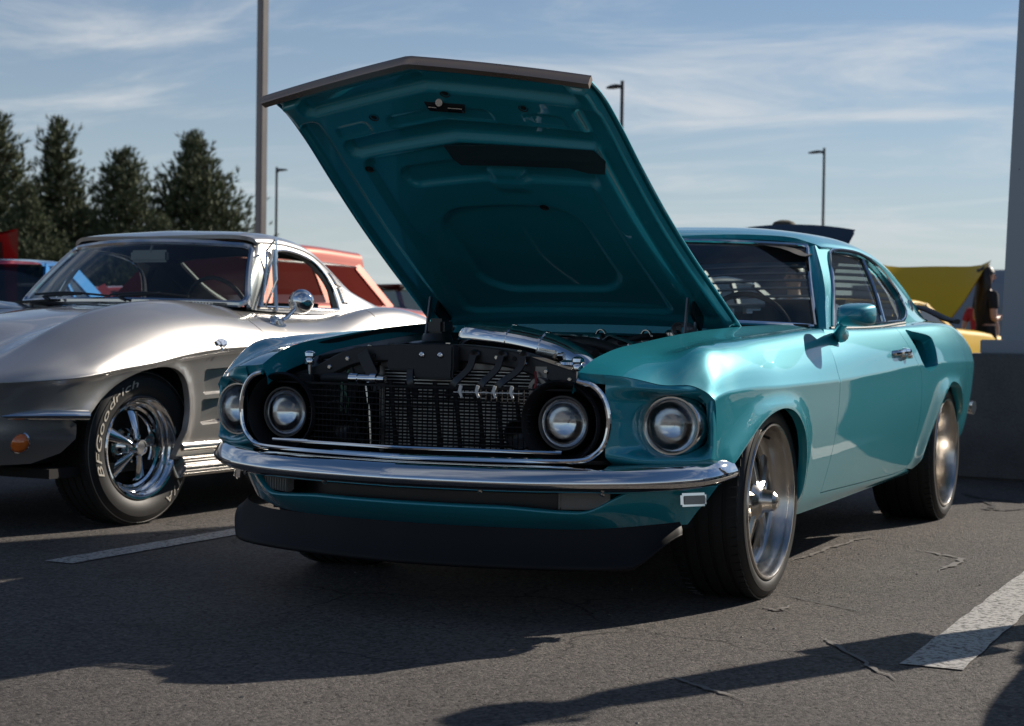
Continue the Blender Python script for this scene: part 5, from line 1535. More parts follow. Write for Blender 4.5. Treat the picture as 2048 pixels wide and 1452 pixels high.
for mir in (False, True):
    panel('front_fender', VS.pos, vf_out, SILVER, VET, holes=[vg1, vg2], step=0.02, mirror=mir, flip=True, depth=0.03)
    panel('door', VS.pos, vd_out, SILVER, VET, step=0.025, mirror=mir, flip=True, depth=0.02)
    panel('rear_fender', VS.pos, vq_out, SILVER, VET, step=0.03, mirror=mir, flip=True, depth=0.04)
    panel('front_valance', VS.pos, vl_out, SILVER, VET, step=0.02, mirror=mir, flip=True, depth=0.02)
    sx = -1 if mir else 1
    for gset in (vg1, vg2):
        L = resample(np.array(gset) * [1, 0.1], 0.02) / [1, 0.1]
        P = VS.pos(L[:, 0], L[:, 1]); n = len(P)
        dep = 0.040 * sstep(0.33, 0.45, P[:, 1]) * 0 + 0.036
        P2 = P.copy(); P2[:, 0] -= 0.014 + 0.030 * sstep(0.64, 0.36, P[:, 1]); P2 = P2 + (P2.mean(0) - P2) * [0, 0.10, 0.14]
        rows = np.vstack([P, P2]) * [sx, 1, 1]
        F = [(i, (i + 1) % n, n + (i + 1) % n, n + i) for i in range(n)] + [tuple(range(n, 2 * n))]
        o = mesh_obj('fender_vent', rows, F if sx > 0 else [f[::-1] for f in F], SILVER, VET, smooth=False)
fr = [(y, -t) for y, t in ((-0.94, 2.5), (-0.5, 2.5), (0.0, 2.5), (0.5, 2.5), (0.78, 2.5))]
hood_o = fr + [(0.66, -1.2), (0.61, 0.0), (0.66, 1.2), (0.78, 2.5), (0.5, 2.5), (0.0, 2.5), (-0.5, 2.5), (-0.94, 2.5)]
panel('hood', v_hood, hood_o, SILVER, VET, step=0.025, bs=0.18, flip=True, depth=0.02, eb=0.02)
panel('cowl', v_hood, [(0.785, -3.0), (0.665, -1.2), (0.615, 0.0), (0.665, 1.2), (0.785, 3.0), (0.98, 3.6), (0.98, -3.6)], SILVER, VET, step=0.03, bs=0.18, flip=True, depth=0.02, eb=0.02)

# windscreen, surround
def vws(u, v):
    u = np.asarray(u, float); v = np.asarray(v, float)
    xb, xt = 0.715 * u, 0.565 * u
    P0 = np.stack([xb, 0.63 + 0.225 * u ** 2, 0.985 - 0.012 * u ** 2], -1); P1 = np.stack([xt, 0.96 + 0.135 * u ** 2, 1.287 - 0.020 * u ** 2], -1)
    P = P0 + (P1 - P0) * v[..., None]; P[..., 1] -= 0.015 * np.sin(np.pi * v)
    return P
Uu, Vv = np.meshgrid(np.linspace(-1, 1, 33), np.linspace(0, 1, 9), indexing='ij')
mesh_obj('windscreen', vws(Uu.ravel(), Vv.ravel()), grid_faces(33, 9), GLASS, VET)
cor = 0.12
ed = [(u_, 1.0) for u_ in np.linspace(-0.93, 0.93, 25)] + [(0.98, 0.97), (1.0, 0.90)] + [(1.0, v_) for v_ in np.linspace(0.8, 0.12, 8)] + [(0.985, 0.04)] + [(u_, 0.0) for u_ in np.linspace(0.95, -0.95, 25)] + [(-0.985, 0.04)] + [(-1.0, v_) for v_ in np.linspace(0.12, 0.8, 8)] + [(-1.0, 0.90), (-0.98, 0.97)]
ed = np.array(ed); P = vws(ed[:, 0], ed[:, 1]); P[:, 1] -= 0.004
wsf = MB().tube(P, 0.017, 8, closed=True).obj('windscreen_frame', mat('polished_frame', (0.55, 0.56, 0.58), 0.15, 1.0, vary=0.05), VET)
# hardtop: side with window opening, crown
VG = Surf([
    [(0.80, 0.668, 0.955), (1.2, 0.668, 0.940), (1.6, 0.668, 0.936), (1.9, 0.655, 0.958), (2.3, 0.60, 0.965)],
    [(0.80, 0.640, 1.10), (1.2, 0.640, 1.125), (1.6, 0.628, 1.11), (1.9, 0.605, 1.06), (2.3, 0.56, 0.98)],
    [(0.80, 0.582, 1.25), (1.1, 0.582, 1.285), (1.4, 0.576, 1.280), (1.6, 0.566, 1.245), (1.8, 0.550, 1.165), (2.0, 0.540, 1.06), (2.3, 0.53, 0.975)]])
VT = Surf([
    [(0.90, 0.590, 1.26), (1.1, 0.590, 1.283), (1.4, 0.584, 1.278), (1.6, 0.574, 1.243), (1.8, 0.558, 1.163), (2.0, 0.548, 1.06), (2.3, 0.54, 0.975)],
    [(0.90, 0.555, 1.282), (1.1, 0.555, 1.312), (1.4, 0.548, 1.310), (1.6, 0.536, 1.277), (1.8, 0.520, 1.195), (2.0, 0.515, 1.09), (2.3, 0.51, 0.985)],
    [(0.90, 0.42, 1.292), (1.1, 0.42, 1.335), (1.4, 0.42, 1.340), (1.6, 0.41, 1.310), (1.8, 0.40, 1.225), (2.0, 0.40, 1.11), (2.3, 0.4, 0.995)],
    [(0.90, 0.0, 1.300), (1.1, 0.0, 1.348), (1.4, 0.0, 1.355), (1.6, 0.0, 1.328), (1.8, 0.0, 1.24), (2.0, 0.0, 1.12), (2.3, 0.0, 1.0)]])
def vroof(a, b):
    b = np.asarray(b, float); m = b > 3
    P = VT.pos(a, np.where(m, 6 - b, b)).copy(); P[..., 0] = np.where(m, -P[..., 0], P[..., 0]); return P
VDLO = smooth_line([(1.01, 0.10), (1.08, 0.75), (1.155, 1.35), (1.225, 1.70), (1.31, 1.80), (1.46, 1.78), (1.585, 1.66), (1.655, 1.35), (1.695, 0.9), (1.713, 0.5), (1.72, 0.12)], 5).tolist()
vs_out = [(0.94, 0.0), (1.01, 0.8), (1.09, 1.6), (1.135, 2.0), (1.4, 2.0), (1.7, 2.0), (2.0, 2.0), (2.25, 2.0), (2.28, 0.0), (1.9, 0.0), (1.4, 0.0)]
for mir in (False, True):
    sx = -1 if mir else 1
    panel('hardtop_side', VG.pos, vs_out, SILVER, VET, holes=[VDLO], step=0.02, bs=0.16, mirror=mir, flip=False, depth=0.03, eb=0.02)
    L = np.array(VDLO); P = VG.pos(L[:, 0], L[:, 1]) + [0.004, 0, 0]; P[:, 0] *= sx
    MB().tube(np.vstack([P, P[:1]]), 0.008, 8, caps=False).obj('window_trim', CHROME, VET)
    # A-pillar skin
    rows = []
    for v_ in np.linspace(0, 1, 10):
        p = vws(np.array(1.0), np.array(v_)); q = VG.pos(np.array(0.94 + 0.185 * v_ + 0.012), np.array(2.0 * v_))
        m_ = (p + q) / 2 + np.array([0.010, -0.006, 0.003])
        for w in np.linspace(0, 1, 6): rows.append(((1 - w) ** 2 * p + 2 * w * (1 - w) * m_ + w * w * q) * [sx, 1, 1])
    F = grid_faces(10, 6); mesh_obj('pillar_face', rows, F, SILVER, VET)
    # two louvred vents in the rear pillar
    for (t0, t1) in ((1.12, 1.62), (0.40, 0.95)):
        mb = MB()
        ys0 = 1.765
        for k in range(9):
            t_ = t0 + (t1 - t0) * k / 8
            p = VG.pos(np.array(ys0 + 0.035 * (1 - t_)), np.array(t_)); q = VG.pos(np.array(ys0 + 0.055 + 0.035 * (1 - t_)), np.array(t_))
            p = p + [0.006, 0, 0]; q = q + [0.006, 0, 0]
            mb.tube([p * [sx, 1, 1], q * [sx, 1, 1]], 0.005, 6)
        o = mb.obj('pillar_vent', GREY_STEEL, VET)
        c4 = [VG.pos(np.array(ys0 + dy + 0.035 * (1 - t_)), np.array(t_)) + [0.003, 0, 0] for dy, t_ in ((-0.004, t0), (0.059, t0), (0.059, t1), (-0.004, t1))]
        MB().tube([p * [sx, 1, 1] for p in c4], 0.004, 6, closed=True).obj('vent_rim', CHROME, o)
vr_front = [(0.955 + 0.135 * (x / 0.565) ** 2, t) for t, x in ((0.0, 0.585), (1.0, 0.55), (2.0, 0.42), (3.0, 0.0))]
vr = vr_front + [(y, 6 - t) for y, t in reversed(vr_front[:-1])] + [(2.27, 6.0), (2.27, 4.35), (2.2, 4.3), (1.80, 4.22), (1.745, 3.95), (1.725, 3.0), (1.745, 2.05), (1.80, 1.78), (2.2, 1.70), (2.27, 1.65), (2.27, 0.0)]
panel('hardtop', vroof, vr, SILVER, VET, step=0.03, bs=0.2, flip=False, depth=0.02, eb=0.03)
panel('rear_window', lambda a, b: vroof(a, b) - np.array([0, 0, 0.012]), [(1.74, 2.05), (1.72, 3.0), (1.74, 3.95), (1.80, 4.25), (2.25, 4.4), (2.25, 1.6), (1.80, 1.75)], GLASS, VET, step=0.06, bs=0.2, flip=False, depth=0)
og = np.array(smooth_line([(2.27, 4.35), (2.0, 4.28), (1.80, 4.22), (1.745, 3.95), (1.725, 3.0), (1.745, 2.05), (1.80, 1.78), (2.0, 1.72), (2.27, 1.65)], 6)); P = vroof(og[:, 0], og[:, 1]) - np.array([0, 0, 0.012])
MB().tube(P, 0.019, 8).obj('window_gasket', BLACK_TRIM, VET)
# rear deck behind the top
rows = []
for x in np.linspace(-0.62, 0.62, 15):
    for (y, z) in ((2.2, 0.985), (2.4, 0.965), (2.7, 0.91), (2.95, 0.84), (3.2, 0.72), (3.25, 0.5)): rows.append((x, y, z - 0.03 * (x / 0.62) ** 2))
mesh_obj('rear_deck', rows, grid_faces(15, 6), SILVER, VET)
for mir in (1, -1):
    rows = []
    for t_ in np.linspace(4, 11.5, 22):
        p = VS.pos(np.array(2.89), np.array(t_)); q = np.array([0.55, 3.22, p[2] * 0.9]); m_ = np.array([p[0] - 0.02, 3.15, p[2]])
        for w in np.linspace(0, 1, 7): rows.append(((1 - w) ** 2 * p + 2 * w * (1 - w) * m_ + w * w * q) * [mir, 1, 1])
    mesh_obj('tail_end', rows, grid_faces(22, 7), SILVER, VET)

# opening vent window with its bright frame, standing open
vdoors = [o for o in VET.children if o.name.startswith('door')]
a, b, c_ = Vector((0.700, 0.965, 0.958)), Vector((0.690, 1.165, 1.262)), Vector((0.735, 1.10, 0.955))
tri = [(0.655, 0.99, 0.965), (0.612, 1.125, 1.245), (0.700, 1.195, 1.285), (0.735, 1.10, 1.06), (0.715, 1.04, 0.965)]
tri = [(0.700, 1.005, 0.965), (0.655, 1.10, 1.12), (0.635, 1.185, 1.262), (0.745, 1.065, 1.302), (0.760, 1.045, 1.08), (0.745, 1.0, 0.985)]
mb = MB(); mb.tube([(0.690, 1.00, 0.962), (0.640, 1.10, 1.14), (0.625, 1.125, 1.245), (0.738, 1.045, 1.300), (0.755, 1.035, 1.10), (0.705, 1.01, 0.965)], 0.006, 8, closed=True)
vw = mb.obj('vent_window', CHROME, vdoors[0])
mesh_obj('vent_pane', [(0.690, 1.00, 0.962), (0.640, 1.10, 1.14), (0.625, 1.125, 1.245), (0.738, 1.045, 1.300), (0.755, 1.035, 1.10), (0.705, 1.01, 0.965)], [(0, 1, 2, 3, 4, 5)], GLASS, vw, smooth=False)
MB().tube([(0.672, 1.145, 0.945), (0.612, 1.20, 1.255)], 0.011, 8).obj('window_division', CHROME_DULL, vdoors[0])
# round door mirror on a swept stalk
mb = MB(); mb.lathe([(0.012, 0.0), (0.012, 0.050), (0.008, 0.060), (-0.008, 0.062), (-0.03, 0.052), (-0.046, 0.030), (-0.050, 0.0)], 32, TR((0.842, 1.115, 0.992), (0, R(-4), R(128))))
mm = mb.obj('door_mirror', CHROME, vdoors[0])
mb = MB(); mb.tube([(0.806, 0.99, 0.893), (0.812, 1.02, 0.905), (0.828, 1.06, 0.94), (0.838, 1.092, 0.972)], [0.018, 0.013, 0.010, 0.009], 10, smooth=4)
mb.lathe([(0.0, 0.034), (0.006, 0.030), (0.010, 0.0)], 18, TR((0.790, 0.985, 0.893), (0, R(-35), 0), (1, 1.5, 1)))
mb.obj('mirror_stalk', CHROME, mm)

# cowl: wipers, bright louvre combs, black seal
mb = MB()
for k in range(22):
    x = 0.31 + k * 0.0155
    mb.box((x, 0.665 + 0.30 * (x - 0.31) ** 2 + 0.10 * (x - 0.3), 0.985 - 0.035 * (x - 0.31)), (0.006, 0.075, 0.006), rot=(0, 0, R(-20)))
mb.obj('cowl_louvre', CHROME, VET, smooth=False)
mb = MB()
for k in range(22):
    x = -0.31 - k * 0.0155
    mb.box((x, 0.665 + 0.30 * (-x - 0.31) ** 2 + 0.10 * (-x - 0.3), 0.985 + 0.035 * (x + 0.31)), (0.006, 0.075, 0.012), rot=(0, 0, R(20)))
mb.obj('cowl_louvre', BLACK_METAL, VET, smooth=False)
for x0, d in ((-0.30, 1), (0.18, 1)):
    mb = MB(); mb.tube([(x0, 0.60, 0.985), (x0 - 0.03, 0.60, 1.005), (x0 + 0.20, 0.605, 1.018)], 0.008, 8, smooth=4)
    mb.tube([(x0 - 0.10, 0.605, 1.012), (x0 + 0.12, 0.60, 1.022), (x0 + 0.36, 0.625, 1.006)], 0.006, 6, smooth=4)
    mb.obj('windscreen_wiper', BLACK_METAL, VET)

# front bumper blade, parking lamp, grille corner, side pipe, emblem
BPV = smooth_line([(0.05, -0.985, 0.492), (0.30, -0.955, 0.492), (0.52, -0.872, 0.494), (0.68, -0.755, 0.497), (0.79, -0.635, 0.499), (0.858, -0.540, 0.498), (0.897, -0.462, 0.496)], 6)
for sx in (1, -1):
    mb = MB(); mb.sweep([(-0.03, 0.020), (0.0, 0.022), (0.018, 0.012), (0.025, 0.0), (0.017, -0.014), (-0.01, -0.024), (-0.03, -0.022)], [(x * sx, y, z) for x, y, z in (BPV if sx > 0 else BPV[::-1])])
    mb.obj('front_bumper', CHROME, VET, sharp=50)
    M = TR((0.728 * sx, -0.672, 0.392), (0, 0, R(-58) if sx > 0 else R(-122)))
    mb = MB(); mb.lathe([(-0.05, 0.050), (0.0, 0.046), (0.016, 0.046), (0.020, 0.041), (0.016, 0.037)], 28, M); pl = mb.obj('parking_lamp', CHROME, VET)
    mb = MB(); mb.lathe([(0.016, 0.037), (0.026, 0.034), (0.034, 0.022), (0.037, 0.0)], 24, M); mb.obj('lamp_lens', AMBER, pl)
mb = MB()
for k in range(7):
    mb.sweep([(0.0, 0.004), (0.012, 0.0), (0.0, -0.004), (-0.02, 0.0)], [(x, -0.90 + 0.24 * (abs(x) / 0.6) ** 2, 0.455 - k * 0.018) for x in np.linspace(-0.56, 0.60, 21)])
mb.obj('grille_bar', GREY_STEEL, VET)
MB().box((0, -0.62, 0.39), (1.2, 0.02, 0.20)).obj('grille_backing', DARK_VOID, VET, smooth=False)
for sx in (1, -1):
    # ribbed bright cover over the side exhaust and the sill strip above it
    prof = []
    for k in range(7):
        z0 = 0.288 - k * 0.0135
        bul = 0.045 + 0.022 * math.sin(math.pi * (k + 0.5) / 7)
        prof += [(bul, z0 - 0.002), (bul + 0.006, z0 - 0.0065), (bul, z0 - 0.011)]
    prof += [(0.02, 0.19), (0.0, 0.20), (0.0, 0.285)]
    path = [(0.800 * sx, y, 0.0) for y in np.linspace(0.20, 2.12, 12)]
    V = []
    for (x, y, z) in path:
        for a_, b_ in prof: V.append((x + a_ * sx, y, b_))
    n = len(prof)
    mb = MB(); mb.add(V, grid_faces(12, n, False, True) + [tuple(range(n)), tuple(range(11 * n, 12 * n))[::-1]])
    mb.obj('side_exhaust', CHROME_DULL, VET, sharp=60)
    mb = MB(); mb.sweep([(0.0, 0.020), (0.012, 0.018), (0.020, 0.004), (0.020, -0.004), (0.008, -0.016), (0.0, -0.018)], [(0.832 * sx, y, 0.325) for y in (np.linspace(0.21, 2.15, 10) if sx < 0 else np.linspace(2.15, 0.21, 10))][::-1])
    mb.obj('sill_strip', CHROME_DULL, VET)
    # crossed-flag emblem
    yb = 0.44
    p = VS.pos(np.array(yb), np.array(6.75))
    M0 = Matrix.Diagonal((sx, 1, 1, 1)) @ TR((p[0] + 0.004, yb, p[2]), (R(0), R(-24), 0)) @ TR(rot=(R(90), 0, R(90)))
    mb = MB()
    for q in (1, -1):
        mb.poly([(-0.044 * q, 0.016), (-0.006 * q, 0.034), (0.004 * q, 0.012), (-0.030 * q, -0.004)], 0.006, M0)
        mb.tube([M0 @ Vector((-0.030 * q, 0.026, 0.002)), M0 @ Vector((0.022 * q, -0.030, 0.002))], 0.0025, 6)
    mb.poly([(0.012 * math.cos(t_), 0.006 + 0.012 * math.sin(t_)) for t_ in np.linspace(0, 2 * math.pi, 12, endpoint=False)], 0.010, M0)
    mb.obj('fender_emblem', CHROME, VET, sharp=30)

# wheels
def letters(text, r, a0, a1, h, shear=0.25):
    """mesh of a word set clockwise round a circle, tops outward; local plane: axis +X, up = +Z at angle 0"""
    cu = bpy.data.curves.new('tmp', 'FONT'); cu.body = 'x'; cu.size = h * 1.42; cu.extrude = 0.0004
    ob = bpy.data.objects.new('tmp', cu); COL.objects.link(ob)
    dg = bpy.context.evaluated_depsgraph_get()
    glyphs = []
    for ch in text:
        if ch == ' ':
            glyphs.append(([], [], h * 0.45)); continue
        cu.body = ch
        dg.update()
        ev = ob.evaluated_get(dg)
        me = ev.to_mesh()
        v = np.array([tuple(q.co) for q in me.vertices]) if len(me.vertices) else np.zeros((0, 3))
        f = [tuple(p.vertices) for p in me.polygons]
        ev.to_mesh_clear()
        if len(v):
            v[:, 0] -= v[:, 0].min()
            wd = v[:, 0].max() + h * 0.16
        else: wd = h * 0.4
        glyphs.append((v, f, wd))
    bpy.data.objects.remove(ob); bpy.data.curves.remove(cu)
    tot = sum(g_[2] for g_ in glyphs)
    k = (a1 - a0) * r / tot
    V, F = [], []
    x0 = 0.0
    for v, f, wd in glyphs:
        o = len(V)
        for q in v:
            xx = (x0 + q[0] + shear * q[1]) * k
            an = a0 + xx / r; rr = r - h * 0.5 + q[1]
            V.append((q[2], math.sin(an) * rr, math.cos(an) * rr))
        F += [tuple(i + o for i in p) for p in f]
        x0 += wd
    return V, F
def cragar(sx, loc, steer=0.0, spin=0.0, text=False):
    Rt, Rl, w = 0.336, 0.228, 0.22
    M = TR(loc, (0, 0, steer)) @ (TR(rot=(spin, 0, 0)) if sx > 0 else TR(rot=(spin, 0, math.pi)))
    M0 = TR(loc, (0, 0, steer)) @ (TR() if sx > 0 else TR(rot=(0, 0, math.pi)))
    mb = MB()
    mb.lathe([(-0.012, Rl - 0.004), (0.0, Rl), (0.005, Rl - 0.004), (0.003, Rl - 0.012), (-0.006, Rl - 0.016), (-0.012, Rl - 0.026), (-0.016, Rl - 0.030), (-0.028, Rl - 0.034), (-0.034, Rl - 0.044), (-0.040, Rl - 0.048), (-0.060, Rl - 0.052), (-0.066, Rl - 0.062),
              (-0.085, Rl - 0.066), (-0.092, Rl - 0.074), (-0.11, Rl - 0.076), (-0.16, Rl - 0.076)], 72, M)
    rim = mb.obj('wheel', CHROME, VET, sharp=40)
    h = Rt - Rl
    pr = [(-0.014, Rl - 0.006), (-0.003, Rl), (0.004, Rl + 0.10 * h), (0.011, Rl + 0.28 * h), (0.014, Rl + 0.48 * h), (0.012, Rl + 0.66 * h), (0.010, Rl + 0.67 * h), (0.005, Rl + 0.80 * h), (-0.004, Rl + 0.90 * h), (-0.006, Rl + 0.905 * h), (-0.016, Rt - 0.004)]
    tr_ = []
    for k in range(4):
        c0 = -0.05 - k * 0.04
        tr_ += [(c0 + 0.005, Rt), (c0 + 0.004, Rt - 0.006), (c0 - 0.004, Rt - 0.006), (c0 - 0.005, Rt)]
    pr = pr + [(-0.024, Rt)] + tr_ + [(-w + 0.024, Rt)] + [(-w - a_, r_) for a_, r_ in pr[::-1]]
    MB().lathe(pr, 96, M).obj('tyre', BLACK_RUBBER, rim, sharp=25)
    tb_ = tag(tread_blocks(Rt, w, 56).obj('tread_blocks', BLACK_RUBBER, rim, smooth=False), kind='stuff'); tb_.matrix_world = M
    for k in range(5):
        a = 2 * math.pi * k / 5
        V = []
        for q, r_ in zip(np.linspace(0, 1, 8), np.linspace(0.035, Rl - 0.072, 8)):
            wd = 0.012 + 0.022 * q; ax_ = -0.040 - 0.045 * q ** 1.2; th = 0.016 + 0.004 * q
            for j in range(10):
                an = 2 * math.pi * j / 10
                V.append((ax_ + th * math.cos(an), wd * math.sin(an), r_))
        mb = MB(); mb.add(V, grid_faces(8, 10, False, True), M @ TR(rot=(a, 0, 0)))
        mb.lathe([(-0.09, 0.010), (-0.060, 0.010), (-0.052, 0.008), (-0.050, 0.0)], 10, M @ TR(rot=(a + R(36), 0, 0)) @ TR((0, 0, 0.060)))
        mb.obj('spoke', CHROME, rim, sharp=40)
    mb = MB(); mb.lathe([(-0.10, 0.085), (-0.085, 0.078), (-0.060, 0.050), (-0.040, 0.040), (-0.020, 0.037), (-0.004, 0.036), (0.002, 0.032), (0.002, 0.026), (-0.002, 0.025), (-0.002, 0.0)], 36, M); mb.obj('centre_cap', CHROME, rim, sharp=30)
    MB().lathe([(-0.12, 0.0), (-0.12, 0.16)], 32, M).obj('brake_drum', DARK_VOID, rim)
    if text:
        for word, a0, a1 in (('BFGoodrich', -114, -8), ('Radial T/A', 76, 150)):
            v, f = letters(word, Rl + 0.51 * h, R(a0), R(a1), 0.031)
            v = [(0.0152 + p[0], p[1], p[2]) for p in v]
            mb = MB(); mb.add(v, f, M0); mb.obj('tyre_lettering', mat('white_lettering', (0.60, 0.56, 0.48), 0.6, vary=0.1), rim, smooth=False)
        mb = MB(); mb.lathe([(0.0, Rl + 0.90 * h + 0.0016), (0.0018, Rl + 0.90 * h), (0.0, Rl + 0.90 * h - 0.0016)], 96, M0 @ TR((-0.003, 0, 0)))
        mb.obj('tyre_stripe', mat('scuffed_stripe', (0.25, 0.24, 0.22), 0.6, vary=0.3), rim)
    return rim
w_ = cragar(1, (0.79, 0.0, 0.336), steer=R(-2), spin=R(-8), text=True)
cragar(-1, (-0.79, 0.0, 0.336), steer=R(-2))
cragar(1, (0.80, 2.489, 0.336), spin=R(20))
cragar(-1, (-0.80, 2.489, 0.336))

# underbody, arches, cabin
mb = MB(); mb.box((0, 1.2, 0.25), (1.45, 3.4, 0.04)); mb.box((0, -0.35, 0.30), (1.2, 0.9, 0.03))
for sx in (1, -1):
    for y0 in (0.0, 2.49):
        mb.box((0.52 * sx, y0, 0.5), (0.02, 0.9, 0.44)); mb.box((0.68 * sx, y0, 0.72), (0.30, 0.7, 0.02)); mb.box((0.68 * sx, y0 + 0.29, 0.5), (0.28, 0.02, 0.44)); mb.box((0.66 * sx, y0 - 0.50, 0.52), (0.24, 0.02, 0.2))
mb.obj('underbody', DARK_VOID, VET, smooth=False)
mb = MB(); mb.box((0, 1.45, 0.50), (1.2, 1.5, 0.1)); mb.box((0, 2.02, 0.74), (1.2, 0.05, 0.44)); mb.box((0, 2.12, 0.945), (1.1, 0.26, 0.03)); mb.obj('cabin_floor', DARK_VOID, VET, smooth=False)
rows = []
for x in np.linspace(-0.66, 0.66, 21):
    b_ = 0.03 * math.exp(-((abs(x) - 0.33) / 0.16) ** 2)
    for (y, z) in ((0.66 + 0.2 * (x / 0.66) ** 2, 0.965), (0.85, 0.965 + b_ * 0.6), (0.98, 0.955 + b_), (1.02, 0.90), (1.0, 0.65)): rows.append((x, y, z))
mesh_obj('dashboard', rows, grid_faces(21, 5), INTERIOR, VET)
a = np.linspace(0, 2 * math.pi, 40, endpoint=False)
M = TR((0.33, 1.13, 0.935), (R(20), 0, 0))
mb = MB(); mb.tube([(0.185 * math.cos(t_), 0, 0.185 * math.sin(t_)) for t_ in a], 0.011, 8, closed=True, M=M)
for t_ in (R(20), R(160), R(270)): mb.tube([(0.18 * math.cos(t_), 0, 0.18 * math.sin(t_)), (0, -0.02, 0)], 0.009, 6, M=M)
mb.obj('steering_wheel', BLACK_SATIN, VET)
for x in (-0.33, 0.33):
    mb = MB(); mb.box((x, 1.40, 0.66), (0.46, 0.46, 0.12), bevel=0.045); mb.box((x, 1.70, 0.82), (0.46, 0.12, 0.36), rot=(R(-16), 0, 0), bevel=0.05); mb.obj('bucket_seat', INTERIOR, VET)
mb = MB(); mb.box((0.02, 0.965, 1.215), (0.24, 0.025, 0.062), bevel=0.012); mb.tube([(0.02, 0.965, 1.22), (0.04, 0.975, 1.30)], 0.007, 8); mb.obj('rear_view_mirror', GREY_STEEL, VET)
tt = np.linspace(0.3, 5.7, 19); yy = np.linspace(1.08, 1.72, 8)
A_, B_ = np.meshgrid(yy, tt, indexing='ij')
mesh_obj('headliner', vroof(A_.ravel(), B_.ravel()) - np.array([0, 0, 0.03]), grid_faces(8, 19), INTERIOR, VET)
for sx in (1, -1):
    rows = []
    for y in (1.70, 1.85, 2.0, 2.2):
        for t_ in (0.0, 1.0, 2.0): rows.append((VG.pos(np.array(y), np.array(t_)) - [0.03, 0, 0]) * [sx, 1, 1])
    mesh_obj('pillar_trim', rows, grid_faces(4, 3), INTERIOR, VET)
    yy = np.linspace(1.60, 2.26, 8); tt = np.linspace(0.05, 1.72, 6) if sx > 0 else np.linspace(5.95, 4.28, 6)
    A_, B_ = np.meshgrid(yy, tt, indexing='ij')
    mesh_obj('roof_trim', vroof(A_.ravel(), B_.ravel()) - np.array([0.02 * sx, 0, 0.028]), grid_faces(8, 6), INTERIOR, VET)
    mb = MB(); mb.box((0.63 * sx, 1.30, 0.74), (0.04, 1.0, 0.36), bevel=0.01); mb.obj('door_card', INTERIOR, VET)
